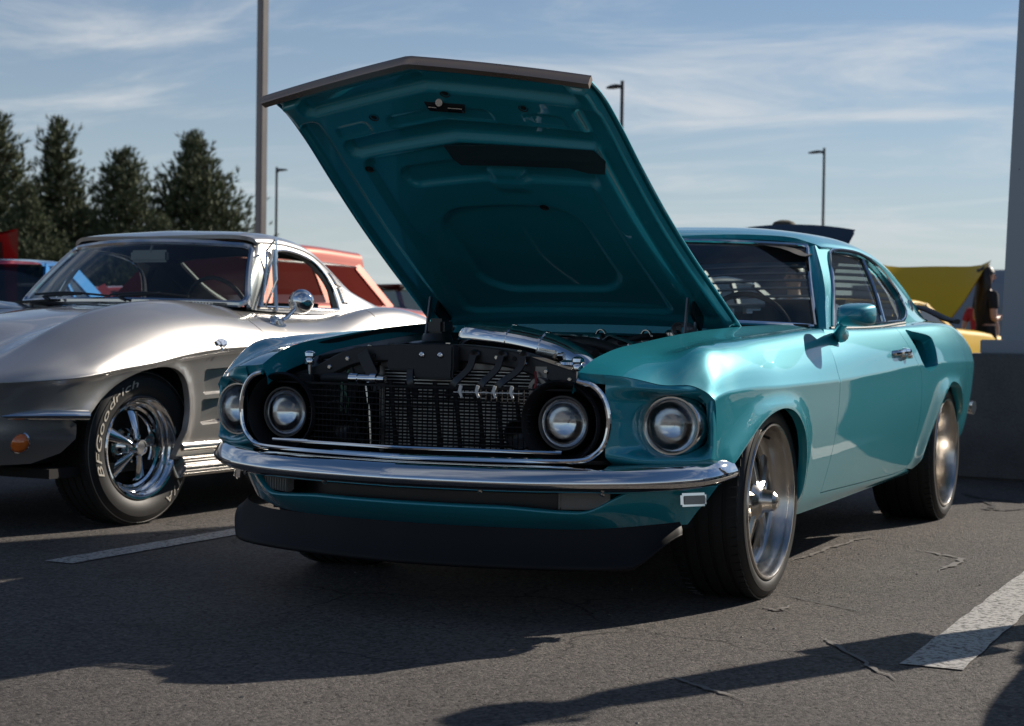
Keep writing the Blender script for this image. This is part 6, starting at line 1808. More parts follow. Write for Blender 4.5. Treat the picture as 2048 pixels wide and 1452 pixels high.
# ------------------------------------------------------------------ other parked cars
GLASS_BG = glass('dark_tinted_glass', (0.30, 0.33, 0.33), dirt=0.012)
def parked_car(name, label, loc, rz, paint_m, H=1.38, L=4.7, Wd=0.90, belt=0.95, hood_z=0.92, ws0=0.75, ws1=1.30, rf1=2.15, rw1=2.95, roof_m=None, hood_open=None, glass_m=None, stripe=None, deck_z=0.95, white_rail=False, group=None, rise=0.06, pw=1.0):
    """classic saloon: nose at local -Y, front axle at the origin"""
    glass_m = glass_m or GLASS_BG
    roof_m = roof_m or paint_m
    root = empty(name, loc, rz)
    tag(root, label, 'car', group)
    f, r = -0.85, L - 0.85
    fa_, ra_ = 0.0, L * 0.585
    T = Surf([
        [(f, 0.0, hood_z - 0.16), (f + 0.12, 0.0, hood_z - 0.06), (f + 0.5, 0.0, hood_z), (ws0, 0.0, belt + 0.02), (rw1, 0.0, deck_z + 0.01), (r - 0.15, 0.0, deck_z - 0.03), (r, 0.0, deck_z - 0.12)],
        [(f, Wd * 0.55, hood_z - 0.17), (f + 0.12, Wd * 0.6, hood_z - 0.065), (f + 0.5, Wd * 0.64, hood_z - 0.008), (ws0, Wd * 0.70, belt + 0.012), (rw1, Wd * 0.68, deck_z), (r - 0.15, Wd * 0.62, deck_z - 0.035), (r, Wd * 0.6, deck_z - 0.13)],
        [(f, Wd * 0.82, hood_z - 0.19), (f + 0.12, Wd * 0.88, hood_z - 0.085), (f + 0.5, Wd * 0.92, hood_z - 0.03), (ws0, Wd * 0.93, belt - 0.008), (rw1, Wd * 0.93, belt), (r - 0.15, Wd * 0.88, deck_z - 0.06), (r, Wd * 0.82, deck_z - 0.15)],
        [(f, Wd * 0.90, hood_z - 0.26), (f + 0.12, Wd * 0.965, hood_z - 0.20), (f + 0.5, Wd, hood_z - 0.17), (ws0, Wd, belt - 0.16), (rw1, Wd, belt - 0.16), (r - 0.15, Wd * 0.97, deck_z - 0.20), (r, Wd * 0.90, deck_z - 0.25)],
        [(f, Wd * 0.88, 0.48), (f + 0.12, Wd * 0.95, 0.48), (f + 0.5, Wd * 0.985, 0.48), (ra_, Wd * 0.985, 0.48), (r - 0.15, Wd * 0.95, 0.50), (r, Wd * 0.88, 0.50)],
        [(f, Wd * 0.80, 0.30), (f + 0.12, Wd * 0.88, 0.27), (f + 0.5, Wd * 0.93, 0.24), (ra_, Wd * 0.93, 0.24), (r - 0.15, Wd * 0.88, 0.28), (r, Wd * 0.80, 0.32)]], sharp=(3,))
    def arch(yc):
        return [(yc + 0.37 * math.cos(a_), T.tz(yc, max(0.245, 0.30 + 0.37 * math.sin(a_)), 3.0)) for a_ in np.linspace(math.pi, 0, 15)]
    A = arch(fa_) + arch(ra_)
    A = [(y, min(t, 5.0)) for y, t in A]
    out = [(f, 0.0), (f, 2.0), (f, 5.0)] + A + [(r, 5.0), (r, 2.0), (r, 0.0)]
    for mir in (False, True):
        panel('body_side', T.pos, out, paint_m, root, step=0.06, bs=0.16, mirror=mir, flip=True, depth=0.03)
    # nose and tail closing faces
    for ye, nm in ((f, 'grille_panel'), (r, 'tail_panel')):
        t_ = np.linspace(0, 5, 21); P = T.pos(np.full(21, ye), t_)
        V = [tuple(p) for p in P] + [(-p[0], p[1], p[2]) for p in P[::-1]]
        mesh_obj(nm, V, [tuple(range(len(V)))], paint_m, root, smooth=False)
    for ye, sgn in ((f, -1), (r, 1)):
        MB().box((0, ye + 0.06 * sgn, 0.46), (Wd * 1.9, 0.10, 0.12), bevel=0.035).obj('bumper', CHROME, root)
        for sx in (1, -1):
            for xo in ((0.62, 0.42) if sgn < 0 else (0.60,)):
                o = MB().lathe([(0.0, 0.085), (0.02, 0.080), (0.03, 0.05), (0.034, 0.0)], 20, TR((xo * Wd / 0.9 * sx, ye, 0.64), (0, 0, R(90) * sgn))).obj('headlamp' if sgn < 0 else 'tail_lamp', REFLECTOR if sgn < 0 else RED_LENS, root)
    MB().box((0, f - 0.004, 0.62), (Wd * 0.75, 0.02, 0.17), bevel=0.01).obj('grille', BLACK_SATIN, root)
    # cabin: roof, pillars, glass
    xb, xr = Wd * 0.80, Wd * 0.62
    def ring(v):      # outline of the cabin at height fraction v; front-left round to rear-left
        y0 = ws0 + (ws1 - ws0) * v; y1 = rw1 + (rf1 - rw1) * v
        x = xb + (xr - xb) * v; z = belt + (H - rise - belt) * v
        return [(x, y0 + 0.10 * (1 - v * 0.5), z), (x, y1 - 0.06, z)], [(x * 0.98, y0 + 0.08, z), (x * 0.6, y0 + 0.01, z + 0.01), (0, y0 - 0.02, z + 0.015)], [(x * 0.96, y1, z), (x * 0.6, y1 + 0.04, z + 0.01), (0, y1 + 0.05, z + 0.015)]
    s0, f0, r0 = ring(0.0); s1, f1, r1 = ring(1.0)
    def strip(nm, a, b, m, mir2=True):
        pa = a + [(-p[0], p[1], p[2]) for p in a[::-1] if abs(p[0]) > 1e-6]; pb = b + [(-p[0], p[1], p[2]) for p in b[::-1] if abs(p[0]) > 1e-6]
        n = len(pa); mesh_obj(nm, pa + pb, [(i, i + 1, n + i + 1, n + i) for i in range(n - 1)], m, root)
    strip('windscreen', f0, f1, glass_m); strip('rear_window', r0, r1, glass_m)
    for sx in (1, -1):
        P = [np.array(s0[0]), np.array(s0[1]), np.array(s1[1]), np.array(s1[0])]
        mid = lambda a, b, q: a + (b - a) * q
        def quadp(q0, q1, nm):
            a, b, c2, d = mid(P[0], P[1], q0), mid(P[0], P[1], q1), mid(P[3], P[2], q1), mid(P[3], P[2], q0)
            i0 = 0.03
            mesh_obj(nm, [tuple(p * [sx, 1, 1]) for p in (a, b, c2, d)], [(0, 1, 2, 3)], glass_m, root, smooth=False)
        quadp(0.03, 0.47, 'side_window'); quadp(0.51, 0.86, 'side_window')
        for q, w_ in ((0.01, 0.030 * pw), (0.49, 0.026 * pw), (0.93, 0.10 if rw1 - rf1 > 0.5 else 0.06)):
            a, b = mid(P[0], P[1], q), mid(P[3], P[2], q); mb = MB()
            mb.sweep([(0.012, w_), (-0.012, w_), (-0.012, -w_), (0.012, -w_)], [a * [sx, 1, 1], (a + b) / 2 * [sx, 1, 1], b * [sx, 1, 1]], up=(0, 1, 0))
            mb.obj('pillar', paint_m, root, smooth=False)
        mb = MB(); mb.tube([P[0] * [sx, 1, 1], P[3] * [sx, 1, 1], P[2] * [sx, 1, 1]], 0.012, 6)
        mb.obj('drip_rail', WHITE_PAINT if white_rail else CHROME, root)
    RF = Surf([[(ws1 - 0.03, xr + 0.01, H - rise - 0.005), ((ws1 + rf1) / 2, xr + 0.02, H - rise + 0.015), (rf1 + 0.05, xr + 0.01, H - rise - 0.005)],
               [(ws1 - 0.03, xr * 0.93, H - 0.035), ((ws1 + rf1) / 2, xr * 0.95, H - 0.012), (rf1 + 0.05, xr * 0.93, H - 0.035)],
               [(ws1 - 0.03, xr * 0.6, H - 0.022), ((ws1 + rf1) / 2, xr * 0.6, H + 0.006), (rf1 + 0.05, xr * 0.6, H - 0.022)],
               [(ws1 - 0.06, 0.0, H - 0.018), ((ws1 + rf1) / 2, 0.0, H + 0.012), (rf1 + 0.08, 0.0, H - 0.018)]])
    yy = np.linspace(0, 1, 13); tt = np.linspace(0, 3, 13)
    V = []
    for a_ in yy:
        y = ws1 - 0.05 + (rf1 + 0.10 - (ws1 - 0.05)) * a_
        P = RF.pos(np.full(13, y), tt)
        V += [tuple(p) for p in P] + [(-p[0], p[1], p[2]) for p in P[::-1][1:]]
    mesh_obj('roof', V, grid_faces(13, 25), roof_m, root)
    mb = MB(); mb.box((0, (ws0 + rw1) / 2, 0.60), (Wd * 1.6, rw1 - ws0 - 0.1, 0.5)); mb.box((0, L / 2 - 0.85, 0.34), (Wd * 1.5, L - 0.4, 0.16)); mb.obj('cabin_floor', DARK_VOID, root, smooth=False)
    for x in (-0.36, 0.36): MB().box((x, ws1 + 0.45, 0.92), (0.48, 0.14, 0.42), rot=(R(-12), 0, 0), bevel=0.05).obj('seat', INTERIOR, root)
    for (x, y) in ((Wd - 0.03, fa_), (-(Wd - 0.03), fa_), (Wd - 0.03, ra_), (-(Wd - 0.03), ra_)):
        M = TR((x, y, 0.33)) @ (TR() if x > 0 else TR(rot=(0, 0, math.pi)))
        w_ = MB().lathe([(-0.01, 0.19), (0.0, 0.185), (-0.03, 0.17), (-0.03, 0.06), (0.0, 0.05), (0.005, 0.0)], 28, M).obj('wheel', CHROME_DULL, root)
        MB().lathe([(-0.02, 0.185), (0.004, 0.21), (0.006, 0.27), (-0.02, 0.325), (-0.18, 0.33), (-0.20, 0.27), (-0.19, 0.19)], 32, M).obj('tyre', BLACK_RUBBER, w_)
    if hood_open is not None:
        ang, hl, col_in, bulge = hood_open
        n, m_ = 13, 11
        for (nm, m2, o, ins) in (('hood', paint_m, 0.0, 1.0), ('hood_underside', paint_m, -0.03, 0.985), ('hood_lining', INTERIOR, -0.036, 0.80)):
            V = []
            for i in range(n):
                q = 0.5 + (i / (n - 1) - 0.5) * ins
                for j in range(m_):
                    u_ = (-1 + 2 * j / (m_ - 1)) * ins
                    yl = -q * hl - 0.06 * (1 - u_ * u_) * q
                    zl = 0.03 * (1 - u_ * u_) * (1 - bulge) - bulge * 0.10 * (u_ ** 4) * 0 + bulge * 0.13 * abs(u_) ** 5 * sstep(0.3, 1.0, q) - 0.05 * q ** 3 + o
                    ca, sa = math.cos(ang), math.sin(ang)
                    V.append((Wd * ((0.80 - 0.06 * q) if not bulge else (0.56 + 0.30 * q)) * u_, ws0 - 0.12 + yl * ca + zl * sa * 1.0, belt + 0.02 - yl * sa + zl * ca))
            F = grid_faces(n, m_)
            mesh_obj(nm, V, F, m2, root)
        MB().box((0, ws0 / 2 - 0.4, hood_z - 0.02), (Wd * 1.2, 0.9, 0.06), bevel=0.02).obj('engine', BLACK_METAL, root)
    return root

BLUE_PAINT = paint('blue_paint', (0.010, 0.16, 0.42), rough=0.35, metal=0.4)
RED_PAINT = paint('red_paint', (0.24, 0.008, 0.007), rough=0.35, metal=0.15)
MAROON = paint('maroon_paint', (0.30, 0.035, 0.030), rough=0.3, metal=0.2)
SALMON = paint('salmon_paint', (0.50, 0.11, 0.05), rough=0.4, metal=0.1)
YELLOW = paint('yellow_paint', (0.66, 0.40, 0.010), rough=0.45, metal=0.0, coat=0.2)
BLACK_PAINT = paint('black_paint', (0.010, 0.010, 0.011), rough=0.3, metal=0.0)
RED_REFLECTION = mat('glass_painted_reflection', (0.10, 0.018, 0.015), 0.85, 0.0, vary=0.3, vscale=2, spec=0.0)  # maroon reflection in the panes, painted in as an opaque dark red
WHITE_CAR = paint('white_paint', (0.55, 0.55, 0.54), rough=0.3, metal=0.0)
parked_car('blue_coupe', 'bright blue coupe behind the silver sports coupe at the left edge', (-7.6, 4.6, 0), R(20), BLUE_PAINT, H=1.43, ws0=0.75, ws1=1.25, rf1=1.95, rw1=2.75)
parked_car('red_saloon', 'red car with its hood raised behind the blue coupe', (-11.4, 8.9, 0), R(24), RED_PAINT, H=1.36, hood_open=(R(46), 1.25, RED_PAINT, 1.0))
parked_car('maroon_saloon', 'maroon car with raised hood seen through the silver coupe windscreen', (-11.2, 14.0, 0), R(150), MAROON, H=1.38, hood_open=(R(50), 1.25, MAROON, 0.0))
parked_car('salmon_saloon', 'salmon orange saloon with white roof rail parked nose away behind the silver coupe', (-5.75, 8.35, 0), R(180), SALMON, H=1.56, rise=0.15, pw=1.7, belt=1.04, hood_z=1.0, deck_z=1.0, ws0=0.55, ws1=0.95, rf1=2.5, rw1=2.85, glass_m=RED_REFLECTION, white_rail=True)
parked_car('maroon_coupe', 'maroon car with its hood up beyond the salmon saloon', (-7.0, 13.6, 0), R(178), MAROON, H=1.40, hood_open=(R(48), 1.2, MAROON, 0.0))
parked_car('black_saloon', 'black car with raised hood showing above the teal coupe roof', (-1.80, 8.35, 0), R(172), BLACK_PAINT, H=1.30, hood_open=(R(41), 1.25, BLACK_PAINT, 0.0))
parked_car('yellow_coupe', 'yellow car with its hood raised behind the teal coupe tail', (-2.12, 15.9, 0), R(172), YELLOW, H=1.30, belt=0.95, hood_open=(R(38), 1.3, YELLOW, 1.0))
parked_car('white_saloon', 'white saloon in the next bay, mirrored in the teal coupe door', (3.35, 0.15, 0), 0.0, WHITE_CAR, H=1.40)
parked_car('dark_blue_saloon', 'dark blue saloon two bays from the teal coupe, mirrored in its door', (6.5, 0.6, 0), R(1), paint('navy_paint', (0.012, 0.02, 0.06), rough=0.3, metal=0.3), H=1.40)
# ------------------------------------------------------------------ people
def skin_body(name, joints, bones, m, parent=None, sub=2):
    """one continuous skinned figure; joints: {name: (x, y, z, r)}"""
    idx = {k: i for i, k in enumerate(joints)}
    me = bpy.data.meshes.new(name)
    me.from_pydata([v[:3] for v in joints.values()], [(idx[a], idx[b]) for a, b in bones], [])
    o = bpy.data.objects.new(name, me)
    COL.objects.link(o)
    md = o.modifiers.new('skin', 'SKIN'); md.use_smooth_shade = True
    if not me.skin_vertices:
        return o
    for i, v in enumerate(joints.values()):
        r_ = v[3] if not isinstance(v[3], tuple) else v[3]
        me.skin_vertices[0].data[i].radius = (r_, r_) if not isinstance(r_, tuple) else r_
    for d in me.skin_vertices[0].data: d.use_root = False
    me.skin_vertices[0].data[0].use_root = True
    ss = o.modifiers.new('subd', 'SUBSURF'); ss.levels = sub; ss.render_levels = sub
    dg = bpy.context.evaluated_depsgraph_get(); dg.update()
    ev = o.evaluated_get(dg)
    m2 = bpy.data.meshes.new_from_object(ev)
    o.modifiers.clear()
    o.data = m2
    m2.materials.clear(); m2.materials.append(m)
    m2.shade_smooth()
    if parent: o.parent = parent
    return o

SKIN = mat('skin', (0.48, 0.27, 0.19), 0.5, vary=0.08)
def person(loc, rz, top, bottom, hair, label, height=1.72, long_hair=False, arms='down', dress=False, hat=None):
    """standing figure facing local -Y; clothes cover the body as parts of their own"""
    k = height / 1.75
    root = empty('person', loc, rz)
    root.scale = (k, k, k)
    tag(root, label, 'person')
    fold = arms == 'folded'
    def arm(s):
        if fold: return {'el': (0.24 * s, 0.02, 1.10, 0.040), 'wr': (0.03 * s, -0.19, 1.12, 0.030), 'hd': (-0.06 * s, -0.20, 1.14, 0.032)}
        return {'el': (0.27 * s, 0.03, 1.13, 0.040), 'wr': (0.27 * s, -0.05, 0.88, 0.029), 'hd': (0.265 * s, -0.07, 0.80, 0.032)}
    J = {'pelvis': (0, 0, 0.95, (0.155, 0.11)), 'waist': (0, 0, 1.10, (0.135, 0.10)), 'chest': (0, 0, 1.30, (0.165, 0.115)), 'neckb': (0, 0.01, 1.45, (0.075, 0.06)), 'neck': (0, 0.0, 1.53, 0.052),
         'jaw': (0, -0.015, 1.595, (0.065, 0.075)), 'head': (0, -0.005, 1.665, (0.078, 0.095)), 'crown': (0, 0.0, 1.725, (0.060, 0.075)), 'nose': (0, -0.115, 1.625, 0.014)}
    B = [('pelvis', 'waist'), ('waist', 'chest'), ('chest', 'neckb'), ('neckb', 'neck'), ('neck', 'jaw'), ('jaw', 'head'), ('head', 'crown')]
    J.pop('nose')
    for s, n in ((1, 'l'), (-1, 'r')):
        a = arm(s)
        J.update({n + 'sh': (0.185 * s, 0.0, 1.40, 0.058), n + 'el': a['el'], n + 'wr': a['wr'], n + 'hd': a['hd'],
                  n + 'hip': (0.095 * s, 0.0, 0.86, 0.088), n + 'kn': (0.11 * s, -0.01, 0.49, 0.058), n + 'an': (0.115 * s, 0.03, 0.09, 0.040), n + 'toe': (0.13 * s, -0.12, 0.035, 0.034)})
        B += [('chest', n + 'sh'), (n + 'sh', n + 'el'), (n + 'el', n + 'wr'), (n + 'wr', n + 'hd'), ('pelvis', n + 'hip'), (n + 'hip', n + 'kn'), (n + 'kn', n + 'an'), (n + 'an', n + 'toe')]
    body = skin_body('body', J, B, SKIN, root)
    # five fingers a hand, rooted in the palm
    for s, n in ((1, 'l'), (-1, 'r')):
        hx, hy, hz = J[n + 'hd'][:3]
        wx, wy, wz = J[n + 'wr'][:3]
        d = Vector((hx - wx, hy - wy, hz - wz)).normalized()
        side = Vector((0, 1, 0)) if not fold else Vector((0, 0, 1))
        mb = MB()
        for q, ln in zip((-1.5, -0.5, 0.5, 1.5), (0.060, 0.074, 0.078, 0.068)):
            p0 = Vector((hx, hy, hz)) + side * q * 0.014; p1 = p0 + d * ln * 0.6; p2 = p1 + d * ln * 0.35 + Vector((-0.012 * s, -0.004, 0))
            mb.tube([p0, p1, p2], [0.009, 0.0085, 0.007], 6, smooth=2)
        p0 = Vector((hx, hy, hz)) - d * 0.02 - side * 0.02; mb.tube([p0, p0 - side * 0.03 + d * 0.02, p0 - side * 0.035 + d * 0.05], [0.011, 0.010, 0.008], 6, smooth=2)
        mb.obj('fingers', SKIN, body)
    # face: eyes, nose, mouth, ears
    mb = MB(); mb.tube([(0, -0.098, 1.66), (0, -0.122, 1.622), (0, -0.100, 1.612)], [0.009, 0.014, 0.012], 8, smooth=2)
    for s in (1, -1): mb.box((0.083 * s, 0.005, 1.645), (0.014, 0.035, 0.058), bevel=0.006)
    mb.obj('face', SKIN, body)
    mb = MB()
    for s in (1, -1): mb.lathe([(0.0, 0.0), (0.004, 0.011), (0.0, 0.013)], 10, TR((0.034 * s, -0.094, 1.655), (0, 0, R(-90))))
    mb.box((0, -0.093, 1.582), (0.048, 0.01, 0.009), bevel=0.003)
    mb.obj('eyes_and_mouth', mat('dark_features', (0.06, 0.03, 0.025), 0.4), body)
    # garments: slightly larger shells over the same skeleton
    def shell(nm, keys, bones, m, grow):
        jj = {}
        for q in keys:
            v = J[q]; r_ = v[3] if isinstance(v[3], tuple) else (v[3], v[3])
            jj[q] = (*v[:3], (r_[0] + grow, r_[1] + grow))
        return skin_body(nm, jj, bones, m, root)
    tk = ['pelvis', 'waist', 'chest', 'neckb', 'lsh', 'rsh']; tb = [('pelvis', 'waist'), ('waist', 'chest'), ('chest', 'neckb'), ('chest', 'lsh'), ('chest', 'rsh')]
    # short sleeves end half-way to the elbow
    for n in 'lr':
        a, b = J[n + 'sh'], J[n + 'el']
        J[n + 'slv'] = (*(a[i] * 0.35 + b[i] * 0.65 for i in range(3)), 0.052)
        tk.append(n + 'slv'); tb.append((n + 'sh', n + 'slv'))
    shell('shirt', tk, tb, top, 0.016)
    if dress:
        prof = [(1.02, 0.155), (0.90, 0.175), (0.70, 0.195), (0.45, 0.215), (0.22, 0.235), (0.14, 0.24)]
        V = []
        for z, r_ in prof:
            for i in range(24):
                an = 2 * math.pi * i / 24
                rr = r_ * (1 + 0.05 * math.sin(an * 6 + z * 5))
                V.append((rr * math.cos(an), rr * 0.72 * math.sin(an), z))
        mesh_obj('skirt', V, grid_faces(len(prof), 24, False, True), bottom, root)
    else:
        lk = ['pelvis', 'lhip', 'rhip', 'lkn', 'rkn', 'lan', 'ran']
        shell('trousers', lk, [('pelvis', 'lhip'), ('pelvis', 'rhip'), ('lhip', 'lkn'), ('rhip', 'rkn'), ('lkn', 'lan'), ('rkn', 'ran')], bottom, 0.014)
    for s in (1, -1):
        MB().box((0.125 * s, -0.045, 0.04), (0.095, 0.26, 0.08), bevel=0.03).obj('shoe', BLACK_TRIM, root)
    # hair
    V = []
    n, m_ = 22, 12
    for i in range(m_):
        ph = math.pi * 0.62 * i / (m_ - 1)
        for j in range(n):
            an = 2 * math.pi * j / n
            front = max(0.0, -math.sin(an))
            ph2 = ph * (1 - 0.42 * front)
            rr = 0.098 + 0.004 * math.sin(j * 5.1 + i)
            V.append((rr * 0.92 * math.sin(ph2) * math.cos(an), 0.004 + rr * 1.12 * math.sin(ph2) * math.sin(an), 1.665 + 0.108 * math.cos(ph2)))
    mesh_obj('hair', V, grid_faces(m_, n, False, True), hair, root)
    if long_hair:
        V = []
        for i, z in enumerate(np.linspace(1.73, 1.20, 10)):
            wd = 0.085 + 0.055 * math.sin(math.pi * min(1, i / 7)) - 0.02 * (i == 9)
            for j in range(14):
                an = math.pi * (j / 13)
                V.append((wd * math.cos(an) * (1.1), 0.02 + (0.10 + 0.03 * (i / 9)) * math.sin(an) + 0.006 * math.sin(j * 3 + i), z))
        mesh_obj('long_hair', V, grid_faces(10, 14), hair, root)
    if hat:
        mb = MB(); mb.lathe([(1.70, 0.108), (1.735, 0.105), (1.765, 0.085), (1.782, 0.04), (1.785, 0.0)], 24, TR(rot=(0, R(-90), 0)))
        mb.poly([(0.085 * math.cos(t_), -0.09 - 0.075 * max(0, math.sin(t_))) for t_ in np.linspace(0, math.pi, 12)], 0.008, TR((0, 0, 1.705)))
        mb.obj('cap', hat, root)
    return root

BLACK_CLOTH = mat('black_cloth', (0.010, 0.010, 0.012), 0.85, vary=0.2, bump=0.1)
RED_CLOTH = mat('red_cloth', (0.35, 0.02, 0.02), 0.85, vary=0.15)
JEANS = mat('blue_denim', (0.035, 0.06, 0.12), 0.85, vary=0.2)
GREY_CLOTH = mat('grey_cloth', (0.20, 0.21, 0.22), 0.85, vary=0.15)
PALE_CLOTH = mat('pale_check_cloth', (0.42, 0.45, 0.50), 0.85, vary=0.3, vscale=60)
DARK_HAIR = mat('dark_hair', (0.012, 0.009, 0.007), 0.45, vary=0.3, vscale=60)
GREY_HAIR = mat('brown_hair', (0.05, 0.035, 0.025), 0.5, vary=0.3, vscale=60)
person((-1.36, 16.1, 0), R(128), BLACK_CLOTH, BLACK_CLOTH, DARK_HAIR, 'person with long dark hair in a long black dress beside the grey column', 1.74, long_hair=True, arms='folded', dress=True)
person((-2.05, 19.5, 0), R(10), RED_CLOTH, JEANS, DARK_HAIR, 'person in a red shirt behind the yellow car', 1.55)
person((-1.80, 8.9, 0), R(160), GREY_CLOTH, JEANS, GREY_HAIR, 'person whose head shows beside the raised black hood', 1.83, hat=mat('olive_cap', (0.06, 0.055, 0.04), 0.8))
person((2.16, 0.72, 0), R(65), GREY_CLOTH, JEANS, GREY_HAIR, 'person standing beside the teal coupe, throwing the shadow across the asphalt', 1.76)
person((-1.02, 6.6, 0), R(-30), PALE_CLOTH, JEANS, GREY_HAIR, 'person in a pale shirt seen through the teal coupe windscreen', 1.36)
# ------------------------------------------------------------------ poles, column, building
POLE_GREY = mat('bronze_grey_pole', (0.22, 0.20, 0.185), 0.45, 0.3, vary=0.12, vscale=3)
LAMP_DARK = mat('dark_pole', (0.035, 0.037, 0.042), 0.45, 0.3, vary=0.1)
def square_pole(loc, w, h, label, rz=0.0):
    root = empty('light_pole', loc, rz)
    tag(root, label, 'light pole')
    mb = MB(); mb.box((0, 0, h / 2), (w, w, h), bevel=0.012); mb.obj('shaft', POLE_GREY, root)
    mb = MB(); mb.box((0, 0, 0.02), (w * 2, w * 2, 0.04), bevel=0.006); mb.obj('base_plate', POLE_GREY, root)
    mb = MB(); mb.box((0.6, 0, h - 0.1), (0.9, 0.35, 0.12), bevel=0.03); mb.obj('lamp_head', LAMP_DARK, root)
    return root
def street_lamp(loc, h, reach, label, rz=0.0, w=0.11):
    root = empty('street_lamp', loc, rz)
    tag(root, label, 'street lamp', 'tall lamps round the car park')
    mb = MB(); mb.tube([(0, 0, 0), (0, 0, h)], [w * 0.62, w * 0.5], 12); mb.obj('shaft', LAMP_DARK, root)
    mb = MB(); mb.tube([(0, 0, h - 0.25), (reach * 0.25, 0, h - 0.14)], 0.045, 8)
    V = []
    for q, wd, th in ((0.12, 0.07, 0.05), (0.30, 0.16, 0.07), (0.65, 0.19, 0.06), (1.0, 0.14, 0.03)):
        for (a_, b_) in ((-wd, 0), (-wd * 0.7, th), (wd * 0.7, th), (wd, 0), (wd * 0.7, -0.03), (-wd * 0.7, -0.03)): V.append((reach * q, a_, h - 0.16 + b_))
    mb.add(V, grid_faces(4, 6, False, True) + [tuple(range(6)), tuple(range(18, 24))[::-1]]); mb.obj('lamp_head', LAMP_DARK, root)
    return root
def ray(px, D):
    a = math.radians(-25.967) + math.atan((px - 1024) / 3352.2)
    rr = D / math.cos(math.atan((px - 1024) / 3352.2))
    return (CAM_POS.x + math.sin(a) * rr, CAM_POS.y + math.cos(a) * rr, 0.0)
square_pole(ray(518, 26.0), 0.135, 11.0, 'tall square grey light pole rising behind the silver coupe', R(-11.5))
street_lamp(ray(549, 72), 7.75, 0.70, 'slim dark street lamp just right of the square grey pole', R(-26), 0.10)
street_lamp(ray(1236, 52), 8.65, -0.62, 'dark street lamp rising behind the edge of the raised teal hood', R(-26))
street_lamp(ray(1641, 72), 8.90, -0.80, 'slim dark street lamp standing clear above the teal coupe roof', R(-26), 0.11)
# tapered painted column on its concrete plinth
def concrete():
    m, nt, b = new_mat('weathered_concrete')
    N, L = nt.nodes, nt.links
    tc = N.new('ShaderNodeTexCoord')
    n1 = N.new('ShaderNodeTexNoise'); n1.inputs['Scale'].default_value = 2.2; n1.inputs['Detail'].default_value = 8
    n2 = N.new('ShaderNodeTexNoise'); n2.inputs['Scale'].default_value = 70; n2.inputs['Detail'].default_value = 4
    L.new(tc.outputs['Object'], n1.inputs['Vector']); L.new(tc.outputs['Object'], n2.inputs['Vector'])
    r1 = N.new('ShaderNodeValToRGB'); r1.color_ramp.elements[0].position = 0.3; r1.color_ramp.elements[0].color = (0.09, 0.088, 0.085, 1); r1.color_ramp.elements[1].position = 0.75; r1.color_ramp.elements[1].color = (0.20, 0.195, 0.185, 1)
    mx = N.new('ShaderNodeMix'); mx.data_type = 'RGBA'; mx.blend_type = 'MULTIPLY'; mx.inputs[0].default_value = 0.6
    r2 = N.new('ShaderNodeValToRGB'); r2.color_ramp.elements[0].color = (0.5, 0.5, 0.5, 1); r2.color_ramp.elements[1].color = (1.3, 1.3, 1.3, 1)
    L.new(n1.outputs['Fac'], r1.inputs[0]); L.new(n2.outputs['Fac'], r2.inputs[0]); L.new(r1.outputs[0], mx.inputs[6]); L.new(r2.outputs[0], mx.inputs[7]); L.new(mx.outputs[2], b.inputs['Base Color'])
    b.inputs['Roughness'].default_value = 0.85
    bp = N.new('ShaderNodeBump'); bp.inputs['Strength'].default_value = 0.5; bp.inputs['Distance'].default_value = 0.006
    L.new(n2.outputs['Fac'], bp.inputs['Height']); L.new(bp.outputs[0], b.inputs['Normal'])
    return m
CONCRETE = concrete()
def chipped_paint():
    m, nt, b = new_mat('chipped_white_paint')
    N, L = nt.nodes, nt.links
    tc = N.new('ShaderNodeTexCoord')
    vo = N.new('ShaderNodeTexNoise'); vo.inputs['Scale'].default_value = 16; vo.inputs['Detail'].default_value = 5; vo.inputs['Roughness'].default_value = 0.6
    L.new(tc.outputs['Object'], vo.inputs['Vector'])
    r1 = N.new('ShaderNodeValToRGB'); r1.color_ramp.elements[0].position = 0.275; r1.color_ramp.elements[0].color = (0.04, 0.04, 0.045, 1); r1.color_ramp.elements[1].position = 0.30; r1.color_ramp.elements[1].color = (0.33, 0.345, 0.37, 1)
    L.new(vo.outputs['Fac'], r1.inputs[0]); L.new(r1.outputs[0], b.inputs['Base Color']); b.inputs['Roughness'].default_value = 0.5
    return m
COLP = chipped_paint()
colm = empty('painted_column', (1.20, 5.62, 0.0), R(-6))
tag(colm, 'pale grey tapered steel column on a concrete plinth at the right edge', 'column')
mb = MB(); mb.box((0, 0, 0.3825), (1.55, 1.25, 0.765), bevel=0.02); mb.obj('plinth', CONCRETE, colm)
mb = MB(); mb.box((0, 0, 0.8085), (1.14, 1.04, 0.085), bevel=0.006); mb.obj('base_plate', COLP, colm)
V = []
for z, w in ((0.852, 0.47), (2.9, 0.415), (7.0, 0.30)):
    V += [(-w, -w * 0.9, z), (w, -w * 0.9, z), (w, w * 0.9, z), (-w, w * 0.9, z)]
mb = MB(); mb.add(V, grid_faces(3, 4, False, True) + [(8, 9, 10, 11)]); mb.obj('shaft', COLP, colm, smooth=False)
# low flat-roofed building far behind
bd = empty('flat_roofed_building', ray(1990, 95), R(-20))
tag(bd, 'low grey flat-roofed building far behind the person in black', 'building')
GREY_WALL = mat('grey_cladding', (0.20, 0.24, 0.30), 0.6, vary=0.1, vscale=0.5)
MB().box((0, 0, 1.9), (14, 8, 3.8), bevel=0.02).obj('wall', GREY_WALL, bd, smooth=False)
MB().box((1.5, 0.5, 4.2), (5, 4, 0.9), bevel=0.02).obj('roof_plant', GREY_WALL, bd, smooth=False)
for k in range(6):
    MB().box((-5.5 + k * 2.2, -4.01, 1.9), (1.5, 0.06, 1.4), bevel=0.01).obj('window', GLASS_DARK, bd, smooth=False)

